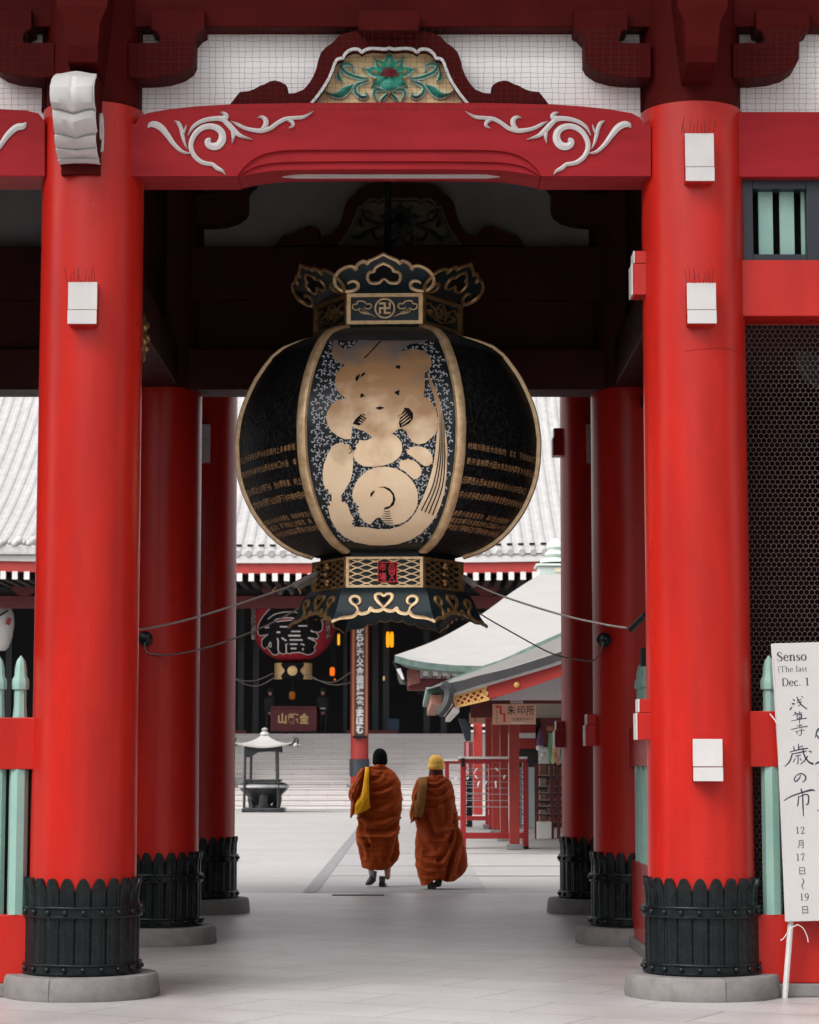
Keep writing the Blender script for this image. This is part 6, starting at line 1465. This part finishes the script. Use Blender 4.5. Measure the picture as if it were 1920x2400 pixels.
for i, (ya, yb3) in enumerate(((1792, 1816), (1822, 1842), (1847, 1857), (1862, 1874), (1880, 1888), (1894, 1906), (1912, 1926))):
    sx0, sx1 = W(1263, 1850, 49).x, W(1400, 1850, 49).x
    for q in range(7):
        a = lerp(sx0, sx1, q/7); MB().box(a+.02, lerp(sx0, sx1, (q+1)/7)-.02, 49.0+.02*(q % 3), 49.3, W(0, yb3, 49).z, W(0, ya, 49).z-.02*((q*7+i) % 3)).obj('packet', mat('goods_%s' % ('a', 'b', 'c', 'd')[(q+i) % 4], [(.30, .10, .07, 1), (.46, .36, .30, 1), (.24, .14, .08, 1), (.40, .20, .15, 1)][(q+i) % 4], (.3, .16, .12, 1), 9, .7) if 'goods_%s' % ('a', 'b', 'c', 'd')[(q+i) % 4] not in bpy.data.materials else bpy.data.materials['goods_%s' % ('a', 'b', 'c', 'd')[(q+i) % 4]], shelf)
    MB().box(sx0-.05, sx1, 48.95, 49.4, W(0, yb3+2, 49).z, W(0, yb3, 49).z-.002).obj('shelf', CHROME, shelf)
for px in (1257, 1294, 1309): X = W(px, 1850, 48.9).x; MB().box(X-.035, X+.035, 48.88, 48.94, 0, W(0, 1790, 49).z).obj('upright', HALLMAR, shelf)
MB().box(W(1257, 1930, 49).x, W(1292, 1930, 49).x, 48.86, 49.5, .0, W(0, 1922, 49).z-.03).obj('base', WHITE, shelf, None, .01)
cols = [('pale green', (.18, .45, .22, 1)), ('cream', (.70, .62, .50, 1)), ('yellow', (.75, .50, .12, 1)), ('pink', (.70, .30, .28, 1)), ('lilac', (.50, .45, .55, 1)), ('green', (.12, .40, .16, 1))]
for i, (nm, px, w_, ya, yb3) in enumerate((('pale green', 1289, 7, 1718, 1788), ('cream', 1296, 6, 1716, 1790), ('yellow', 1301, 5, 1714, 1788), ('pink', 1307, 6, 1745, 1792), ('lilac', 1312, 5, 1712, 1790), ('green', 1321, 12, 1750, 1790))):
    X = W(px, 1750, 47).x; hw = w_/2/PPM(1750, 47); z0_, z1_ = W(0, yb3, 47).z, W(0, ya, 47).z
    rows = [[(X+hw*s+.008*math.sin(j*1.1+i), 47+.03*i*.2+.02*math.sin(j*.9+s), lerp(z1_, z0_, j/10)) for s in (-1, 0, 1)] for j in range(11)]
    o = MB().slab(rows, (0, .012, 0)).obj('streamer', mat('streamer_'+nm.replace(' ', '_'), dict(cols)[nm], None, 4, .8), None, 60)
    tag(o, '%s paper streamer hanging in the shop beside the rear right pillar' % nm, 'streamer', 'coloured streamers in the shop')
c_ = W(1296, 1706, 46.9)
tag(MB().lathe([(.10, -.06), (.13, -.02), (.12, .04), (.05, .08), (.01, .08)], tuple(c_), 14).obj('straw_ball', mat('straw', (.28, .10, .04, 1), (.2, .07, .03, 1), 30, .9), None, 50), 'brown straw ball from which the shop streamers hang', 'ornament')
c_ = W(1265, 1745, 47)
dl = thing('paper_doll', 'white fluffy doll charm hanging under a purple bag in the shop', 'charm', tuple(c_))
m = MB()
for dx, dz, r in ((0, -.06, .075), (.05, -.09, .06), (.12, -.10, .06), (.06, -.2, .05), (.03, -.28, .04)): m.sphere((c_.x+dx, 47, c_.z+dz), r, 6)
m.obj('fluff', WHITE, dl, 60)
MB().lathe([(.075, -.02), (.07, .1), (.03, .25), (.005, .33)], (c_.x+.01, 47, c_.z), 12).obj('purple_bag', mat('purple_cloth', (.12, .06, .13, 1), None, 5, .8), dl, 50)
MB().box(W(1262, 1785, 47.3).x, W(1288, 1785, 47.3).x, 47.3, 47.33, W(0, 1790, 47.3).z, W(0, 1758, 47.3).z).obj('white_card', WHITE, dl)
# far bright post and its neighbours
far = thing('red_post', 'bright vermilion square post standing beyond the rack', 'post', (W(1119, 1908, 66).x, 66, 0))
a, b = W(1110, 1800, 66).x, W(1131, 1800, 66).x
MB().box(a, b, 66, 66+(b-a), .14, W(0, 1690, 66).z).obj('shaft', HALLRED, far, None, .01)
MB().box(a-.12, b+.12, 65.9, 66.5, 0, .138).obj('foot_stone', WHITE, far, None, .01)
for px in (1107, 1134):
    for y_ in (1700, 1714): c_ = W(px, y_, 65.9); MB().box(c_.x-.035, c_.x+.035, 65.9, 65.98, c_.z-.035, c_.z+.035).obj('white_stud', WHITE, far)
dp = thing('dark_post', 'dark red post with a pale stripe left of the bright vermilion post', 'post', (W(1098, 1900, 70).x, 70, 0))
a, b = W(1088, 1800, 70).x, W(1109, 1800, 70).x
MB().box(a, b, 70, 70.3, 0, W(0, 1738, 70).z).obj('shaft', HALLMAR, dp, None, .01); X = W(1096, 1800, 69.9).x
MB().box(X-.04, X+.04, 69.96, 69.998, .02, W(0, 1740, 70).z).obj('pale_stripe', mat('pink_stripe', (.35, .12, .12, 1), None, 4, .6), dp)
br_ = MB().prism([(p_.x, p_.z) for p_ in (W(1075, 1684, 60), W(1092, 1686, 60), W(1104, 1708, 60), W(1104, 1736, 60), W(1092, 1737, 60))], 60, 60.35)
tag(br_.obj('slanted_awning', mat('dark_blue_canvas', (.03, .04, .055, 1), (.05, .06, .08, 1), 4, .7)), 'dark blue slanted folded awning left of the bright vermilion post', 'awning')
bl = thing('black_barrel', 'black ribbed barrel behind the wires of the red rack', 'barrel', (W(1096, 1905, 58).x, 58, 0))
r = 10.5/PPM(1860, 58); prof = []
for i in range(8): z_ = i*W(0, 1822, 58).z/8; prof += [(r*.96, z_+.01), (r, z_+.03), (r, z_+W(0, 1822, 58).z/8-.03)]
MB().lathe(prof, (W(1097, 1850, 58).x, 58, 0), 24).obj('drum', IRON, bl, 35)
MB().lathe([(r*1.05, 0), (r*.9, .05), (.02, .08)], (W(1097, 1850, 58).x, 58, prof[-1][1]), 20).obj('lid', BLACK, bl, 35)

# ------------------------------------------------------------------ fortune-paper racks
RACKR = mat('rack_red_paint', (.27, .010, .013, 1), (.23, .009, .011, 1), 4, .45); RWIRE = mat('steel_wire', (.34, .32, .34, 1), None, 5, .35, .4); PAPER = mat('paper_strip', (.74, .72, .70, 1), None, 9, .8)
def rack(label, Y, pl, pr, ytop, ybar, yfoot, wires, seed, d=.34):
    x0, x1 = W(pl, 1800, Y).x, W(pr, 1800, Y).x; zt = W(0, ytop, Y).z; zbar = W(0, ybar, Y).z
    t = thing('fortune_paper_rack', label, 'rack', ((x0+x1)/2, Y, 0), 'red fortune paper racks')
    for x_ in (x0, x1):
        for yy in (Y, Y+d): MB().box(x_-.048, x_+.048, yy-.03, yy+.03, 0.02, zt-.06).obj('post', RACKR, t, None, .005)
        MB().box(x_-.045, x_+.045, Y-.12, Y+d+.12, 0, .05).obj('foot', IRON if x_ == x1 else RACKR, t, None, .005)
        MB().box(x_-.028, x_+.028, Y+.03, Y+d-.03, zbar-.028, zbar+.028).obj('side_rail', RACKR, t)
    for yy in (Y, Y+d):
        MB().box(x0+.031, x1-.031, yy-.025, yy+.025, zbar-.05, zbar+.05).obj('bottom_rail', RACKR, t, None, .004)
        MB().box(x0-.09, x1+.02, yy-.04, yy+.04, zt-.06, zt+.02).obj('top_rail', RACKR, t, None, .004)
    MB().box(x0-.09, x1+.03, Y-.06, Y+.02, zt+.001, zt+.045).obj('white_top_strip', WHITE, t, None, .004)
    m = MB(); zw = []
    for y_ in wires:
        z_ = W(0, y_, Y).z; zw.append(z_)
        for yy in (Y, Y+d): m.tube([(lerp(x0, x1, i/6), yy, z_-.006*math.sin(math.pi*i/6)) for i in range(7)], .0065, 4, False)
    wr = m.obj('wires', RWIRE, t, 60); struct(wr, 'thing') if False else None
    rnd = random.Random(seed)
    for i in range(8):
        z_ = rnd.choice(zw[:3]); X = lerp(x0, x1, rnd.uniform(.08, .75)); a = rnd.uniform(-.9, .9); l = rnd.uniform(.07, .13)
        p0 = Vector((X, Y-.012, z_+.008)); dx, dz = math.sin(a)*l, -math.cos(a)*l
        MB().slab([[p0+Vector((-.012, 0, 0)), p0+Vector((.016, -.004, .004))], [p0+Vector((dx*.5-.014, -.018, dz*.5)), p0+Vector((dx*.5+.014, -.02, dz*.5+.006))], [p0+Vector((dx-.010, -.012, dz)), p0+Vector((dx+.014, -.014, dz+.01))]], (0, .004, 0)).obj('paper_strip', PAPER, t)
    # knotted slips at the wire ends
    for x_ in (x0+.05, x1-.05):
        m = MB()
        for i in range(24):
            z_ = lerp(zbar+.1, zt-.05, i/24)+rnd.uniform(-.01, .01); m.box(x_-.012+rnd.uniform(-.006, .006), x_+.012, Y-.02, Y+.0, z_, z_+rnd.uniform(.015, .035))
        m.obj('knotted_slips', PAPER, t)
    return t
rack('red metal rack with wires and tied fortune papers right of the second monk', 43.2, 1086, 1232, 1779, 1959, 1986, (1801, 1818, 1832, 1846, 1861, 1876, 1891), 5)
rack('second red rack behind the first one, mostly hidden by the monk', 56, 1048, 1150, 1784, 1918, 1940, (1806, 1822, 1838, 1858, 1870), 9, .3)
MB_ = MB().box(W(1081, 1785, 43.1).x, W(1090, 1785, 43.1).x, 43.05, 43.12, W(0, 1797, 43.1).z, W(0, 1777, 43.1).z)
tag(MB_.obj('black_clamp', IRON, None, None, .004), 'black clamp on the white top strip of the front rack', 'clamp')
# ------------------------------------------------------------------ wooden signs at the shop
PLY = mat('plywood_sign', (.62, .35, .24, 1), (.55, .30, .20, 1), 3, .7, 0, .05, 40, (.6, 1, 6)); INK = mat('black_ink', (.02, .016, .016, 1), None, 5, .7); REDINK = mat('red_ink', (.58, .02, .025, 1), None, 5, .6)
def seal_sign(label, Y, x0, x1, y0, y1, full):
    a, b = W(x0, y1, Y), W(x1, y0, Y); t = thing('direction_sign', label, 'sign', ((a.x+b.x)/2, Y, a.z), 'wooden direction signs')
    MB().box(a.x, b.x, Y, Y+.03, a.z, b.z).obj('board', PLY, t, None, .004)
    q = lambda x, y_, h=0: Vector((lerp(a.x, b.x, x), Y-.002-h, lerp(b.z, a.z, y_)))
    k = MB(); fu = 1.0
    sx = 1 if full else 1.35
    for p4 in ([(.16*sx, .09), (.21*sx, .09), (.21*sx, .45), (.16*sx, .45)], [(.21*sx, .45), (.295*sx, .45), (.295*sx, .52), (.16*sx, .52), (.16*sx, .45)], [(.245*sx, .52), (.295*sx, .52), (.295*sx, .90), (.245*sx, .90)], [(.03*sx, .13), (.13*sx, .05), (.13*sx, .09), (.16*sx, .09), (.16*sx, .17), (.13*sx, .17), (.13*sx, .22)]):
        k.add([q(*p_) for p_ in p4], [tuple(range(len(p4)))])
    k.obj('red_arrow', REDINK, t, None, 0, False)
    k = MB(); W_, H_ = b.x-a.x, b.z-a.z
    def put(ch, cx, cy, ww, hh, off=.012):
        vs, fs = text2d(ch, 1, off, 3); vs = fit(vs, ww*W_, hh*H_); c_ = q(cx, cy); k.add([(c_.x+u, c_.y, c_.z+v) for u, v in vs], fs)
    if full:
        put('朱', .43, .30, .19, .46); put('印', .66, .29, .18, .40); put('所', .87, .32, .19, .52)
        for i, ch in enumerate('（御朱印所）'): put(ch, .50+.08*i, .73, .062, .12, 0)
        for i, ch in enumerate('御朱印所'): put(ch, .095, .38+.17*i, .05, .11, 0)
    else:
        for i, ch in enumerate('御朱印所'): put(ch, .10, .42+.15*i, .07, .10, 0)
    k.obj('lettering', INK, t, None, 0, False)
    if full: MB().box(lerp(a.x, b.x, .43), lerp(a.x, b.x, .76), Y-.012, Y-.001, lerp(b.z, a.z, .94), lerp(b.z, a.z, .875)).obj('white_label', WHITE, t)
    return t
seal_sign('brown wooden sign with three large black characters and a red arrow', 42.1, 1155, 1256, 1650, 1698, True)
seal_sign('smaller wooden sign with a red arrow half hidden behind the eave', 46.5, 1100, 1138, 1671, 1695, False)
MB_ = MB().tube([W(1207, 1652, 42.08), W(1211, 1648, 42.3)], .012, 6)

# ------------------------------------------------------------------ white notice board on a pole, front right
YN = 15.44; rot = math.atan(17/645.0)
c0 = W(1813, 1508, YN); k = 1/PPM(1800, YN)
nb_ = thing('notice_board', 'tall white notice board with black brush writing, tied to the fence on a white pole', 'notice board', (W(1842, 2335, YN).x, YN, 0))
def NB(x, y_, h=0):                   # board coordinates in photo pixels from its top left corner
    return Vector((c0.x+(x*math.cos(rot)+y_*math.sin(rot))*k, YN-h, c0.z+(-y_*math.cos(rot)+x*math.sin(rot))*k*1.0))
BW, BH = 170, 648
m = MB(); cs = [NB(0, 0), NB(BW, 0), NB(BW, BH), NB(0, BH)]
m.prism([(p_.x, p_.z) for p_ in cs], YN, YN+.022); BWHT = mat('notice_white', (.52, .50, .49, 1), (.48, .465, .455, 1), 2, .6, 0, .03, 30); m.obj('board', BWHT, nb_, None, .003)
g_ = G(1842, 2338); MB().tube([(W(1842, 2336, YN).x, YN+.04, .0), NB(15, BH, -.04), NB(3, 0, -.04)], .019, 8).obj('pole', WHITE, nb_, 40)
m = MB()
for pts in ([(28, 655), (10, 664), (-6, 685), (-14, 690)], [(28, 655), (40, 664), (48, 682), (50, 696)]): m.tube([NB(x, y_, .012) for x, y_ in cr(pts, 5)], .0035, 6)
m.tube([NB(-12, 165, -.06), NB(-4, 180, -.0), NB(1, 192, .004)], .004, 6)
m.obj('white_string', WHITE, nb_, 50)
BRU = mat('brush_ink', (.022, .022, .045, 1), (.035, .035, .06, 1), 9, .7); TXT = mat('print_ink', (.04, .04, .045, 1), None, 9, .7)
# serif lettering from strokes: thick stems, thin hairlines
def arc(cx, cy, rx, ry, a0, a1, thick, thin, n=14):
    r = []
    for i in range(n+1):
        a = math.radians(lerp(a0, a1, i/n)); r.append((cx+rx*math.cos(a), cy-ry*math.sin(a), lerp(thin, thick, abs(math.cos(a))**1.5)))
    return r
def serif(ch, x, base, s, tk):        # returns strokes and advance; s = x-height unit of one em
    K, h = [], tk*.38; X = .46*s; Cp = .70*s; A = .70*s
    ser = lambda cx, y_, w_: K.append([(x+cx-w_, y_, h), (x+cx+w_, y_, h)])
    st = lambda cx, y0, y1, w_=tk: K.append([(x+cx, y0, w_), (x+cx, (y0+y1)/2, w_), (x+cx, y1, w_)])
    if ch == 'S':
        K.append([(x+.40*s, base-.50*s, h), (x+.37*s, base-.64*s, h), (x+.24*s, base-.70*s, h*1.1), (x+.11*s, base-.63*s, tk*.8), (x+.09*s, base-.52*s, tk), (x+.20*s, base-.40*s, tk*1.1), (x+.36*s, base-.29*s, tk*1.1), (x+.42*s, base-.16*s, tk), (x+.36*s, base-.04*s, tk*.7), (x+.22*s, base, h), (x+.09*s, base-.07*s, h), (x+.06*s, base-.21*s, h)]); adv = .52
    elif ch == 'e':
        K.append([(x+.07*s, base-.26*s, h), (x+.36*s, base-.26*s, h)]); K.append(arc(x+.22*s, base-.23*s, .155*s, .23*s, 8, 325, tk, h, 22)); adv = .45
    elif ch in 'nh':
        st(.12*s, base, base-(X if ch == 'n' else .74*s)); st(.40*s, base, base-.30*s); K.append(arc(x+.27*s, base-.28*s, .13*s, .18*s, 0, 160, tk, h, 8))
        for cx in (.12*s, .40*s): ser(cx, base-h/2, .09*s)
        ser(.07*s, base-(X if ch == 'n' else .74*s)+h/2, .05*s); adv = .54
    elif ch == 's':
        K.append([(x+.28*s, base-.34*s, h), (x+.24*s, base-.44*s, h), (x+.16*s, base-.46*s, h), (x+.08*s, base-.38*s, tk*.8), (x+.14*s, base-.27*s, tk*.9), (x+.25*s, base-.19*s, tk), (x+.29*s, base-.09*s, tk*.9), (x+.18*s, base, h), (x+.08*s, base-.04*s, h), (x+.05*s, base-.14*s, h)]); adv = .37
    elif ch == 'o': K.append(arc(x+.24*s, base-.23*s, .175*s, .23*s, 90, 455, tk, h, 24)); adv = .5
    elif ch == 'c': K.append(arc(x+.22*s, base-.23*s, .16*s, .23*s, 40, 325, tk, h, 20)); adv = .43
    elif ch == '(': K.append([(x+.26*s, base-.76*s, h), (x+.14*s, base-.55*s, tk*.7), (x+.11*s, base-.28*s, tk*.8), (x+.16*s, base-.02*s, tk*.6), (x+.26*s, base+.16*s, h)]); adv = .30
    elif ch == 'T':
        st(.30*s, base, base-Cp); K.append([(x+.03*s, base-Cp+h/2, h), (x+.57*s, base-Cp+h/2, h)]); ser(.30*s, base-h/2, .12*s)
        for cx in (.04*s, .56*s): K.append([(x+cx, base-Cp, h), (x+cx, base-Cp+.16*s, h)])
        adv = .62
    elif ch == 'l': st(.13*s, base, base-.74*s); ser(.13*s, base-h/2, .09*s); ser(.09*s, base-.74*s+h/2, .05*s); adv = .27
    elif ch == 'a':
        K.append([(x+.08*s, base-.36*s, tk*.7), (x+.12*s, base-.44*s, h), (x+.22*s, base-.46*s, h), (x+.31*s, base-.40*s, tk*.8), (x+.33*s, base-.28*s, tk), (x+.33*s, base-.08*s, tk), (x+.40*s, base-.01*s, h)])
        K.append([(x+.32*s, base-.28*s, h), (x+.14*s, base-.21*s, tk*.7), (x+.07*s, base-.10*s, tk), (x+.15*s, base-.005*s, h*1.3), (x+.25*s, base-.04*s, h), (x+.32*s, base-.12*s, h)]); adv = .44
    elif ch == 't': K.append([(x+.14*s, base-.58*s, h), (x+.14*s, base-.4*s, tk), (x+.14*s, base-.12*s, tk), (x+.20*s, base-.01*s, tk*.6), (x+.28*s, base-.05*s, h)]); K.append([(x+.03*s, base-.45*s, h), (x+.27*s, base-.45*s, h)]); adv = .31
    elif ch == 'D':
        st(.14*s, base, base-Cp); K.append([(x+.05*s, base-Cp+h/2, h), (x+.30*s, base-Cp+h/2, h)]); K.append([(x+.05*s, base-h/2, h), (x+.30*s, base-h/2, h)]); K.append(arc(x+.30*s, base-.35*s, .28*s, .345*s, 90, -90, tk, h, 18)); adv = .66
    elif ch == '.': K.append([(x+.10*s, base-.07*s, .1*s), (x+.10*s, base-.01*s, .1*s)]); adv = .27
    elif ch == '1': st(.24*s, base, base-Cp); ser(.24*s, base-h/2, .13*s); K.append([(x+.09*s, base-.62*s, h), (x+.22*s, base-.69*s, h)]); adv = .5
    elif ch == '2':
        K.append([(x+.10*s, base-.52*s, tk), (x+.12*s, base-.63*s, tk*.7), (x+.24*s, base-.70*s, h), (x+.37*s, base-.62*s, tk), (x+.38*s, base-.48*s, tk), (x+.28*s, base-.30*s, tk*.7), (x+.10*s, base-.06*s, h)]); K.append([(x+.08*s, base-.035*s, tk*.8), (x+.41*s, base-.035*s, tk*.8)]); K.append([(x+.40*s, base-.03*s, h), (x+.43*s, base-.16*s, h)]); adv = .5
    elif ch == '7': K.append([(x+.08*s, base-.665*s, tk*.8), (x+.42*s, base-.665*s, tk*.7)]); K.append([(x+.08*s, base-.66*s, h), (x+.07*s, base-.52*s, h)]); K.append([(x+.42*s, base-.66*s, h), (x+.30*s, base-.38*s, tk*.7), (x+.23*s, base-.18*s, tk), (x+.22*s, base, tk)]); adv = .5
    elif ch == '9': K.append(arc(x+.24*s, base-.48*s, .15*s, .22*s, 0, 360, tk, h, 22)); K.append([(x+.39*s, base-.50*s, tk), (x+.39*s, base-.30*s, tk), (x+.31*s, base-.09*s, tk*.6), (x+.18*s, base, h), (x+.10*s, base-.05*s, tk*.7)]); adv = .5
    else: adv = .28
    return K, adv*s
NM = lambda x, y_, h: NB(x, y_, .0012+h*.0)
def line(txt, x, base, s, tk, mb):
    for ch in txt:
        K, a = serif(ch, x, base, s, tk)
        for q in K: mb.stroke(q, NM, .001, 3, 1)
        x += a
def off2(m_): m_.v = [v+Vector((0, -.0012, 0)) for v in m_.v]; return m_
m = MB()
line('Senso', 6, 42, 30, 3.6, m); line('(The last', 7, 68, 19.5, 1.7, m); line('Dec. 1', 15, 101, 26, 3.0, m)
for tx, x, y_ in (('12', 32, 428), ('17', 30, 490), ('19', 35, 582)): line(tx, x, y_+18, 23, 2.2, m)
m.obj('printed_lettering', TXT, nb_, None, 0, False)
m = MB()
for ch, x, y_, s in (('月', 43, 470, 18), ('日', 44, 532, 17), ('日', 47, 622, 17)):
    vs, fs = text2d(ch, 1, -.006, 2); vs = fit(vs, s*.78, s); m.add([NB(x+a, y_-b, .002) for a, b in vs], fs)
m.stroke([(43, 548, 1.2), (47, 556, 2.2), (42, 566, 2.2), (46, 576, 1)], NM, .001, 4, 1)
m.obj('printed_characters', TXT, nb_, None, 0, False)
# brush strokes traced from the board: board pixels relative to its corner, fitted to the writing
def zb(l): return [(x/2.269+1300-1813-(y/2.269+1450-1508)*math.tan(rot), (y/2.269+1450-1508), w_/2.269) for x, y, w_ in l]
BS = [ # 浅
 [(1262,432,3),(1272,440,9)],[(1256,455,8),(1272,457,8)],[(1246,488,9),(1258,470,3)],[(1284,418,4),(1292,440,7),(1310,465,7),(1338,486,6)],[(1283,440,3),(1306,434,5)],[(1283,452,3),(1310,446,5)],[(1290,470,3),(1306,458,4)],[(1308,416,3),(1316,424,7)],
 # 草
 [(1268,500,3),(1280,508,10)],[(1296,495,3),(1297,508,5)],[(1262,517,4),(1290,508,3),(1312,504,3)],[(1283,516,4),(1284,538,4)],[(1283,517,4),(1306,514,8),(1304,538,7)],[(1285,527,2),(1303,525,2)],[(1285,537,3),(1304,535,3)],[(1250,548,3),(1290,540,4),(1334,534,6)],[(1296,525,3),(1296,550,4),(1295,562,3)],
 # 寺
 [(1280,575,3),(1312,570,4)],[(1297,562,3),(1297,584,5)],[(1250,592,4),(1290,584,4),(1338,577,6)],[(1272,604,3),(1322,596,4)],[(1304,588,4),(1305,615,5),(1296,626,3),(1290,620,2)],[(1278,607,4),(1284,616,6)],
 # 歳
 [(1288,668,4),(1289,700,8)],[(1290,688,4),(1312,680,6)],[(1262,680,4),(1265,702,7)],[(1240,712,4),(1290,700,7),(1340,694,6)],[(1255,718,6),(1240,760,8),(1212,788,3)],[(1256,722,4),(1300,714,7),(1330,708,5)],[(1310,690,5),(1318,730,8),(1340,765,9),(1366,778,12)],[(1336,735,7),(1318,760,6),(1296,778,3)],[(1342,708,5),(1358,716,9)],[(1270,735,5),(1300,728,5)],[(1285,735,5),(1284,768,5),(1276,778,3)],[(1270,745,4),(1258,766,6)],[(1294,745,4),(1302,758,6)],
 # の
 [(1296,832,5),(1290,850,7),(1270,868,7),(1263,855,6),(1275,836,5),(1298,826,6),(1320,838,8),(1322,858,8),(1304,874,3)],
 # 市
 [(1297,905,5),(1302,925,9)],[(1205,968,4),(1245,945,7),(1310,925,8),(1352,915,11),(1372,920,4)],[(1284,945,5),(1280,985,7),(1276,1000,3)],[(1284,950,4),(1320,938,6),(1336,945,8),(1334,985,8),(1322,992,4)],[(1306,930,5),(1306,985,8),(1308,1052,5)]]
m = MB()
for s in BS: m.stroke(zb(s), NM, .001, 4, 1)
# second brush column starts at the frame edge
for s in ([(1378,640,4),(1390,600,9),(1407,590,10)],[(1385,625,8),(1400,645,8)],[(1375,780,4),(1395,770,12),(1415,790,8)],[(1382,1022,9),(1388,1026,5)],[(1394,830,5),(1410,850,6)]): m.stroke(zb(s), NM, .001, 4, 1)
m.obj('brush_writing', BRU, nb_, None, 0, False)
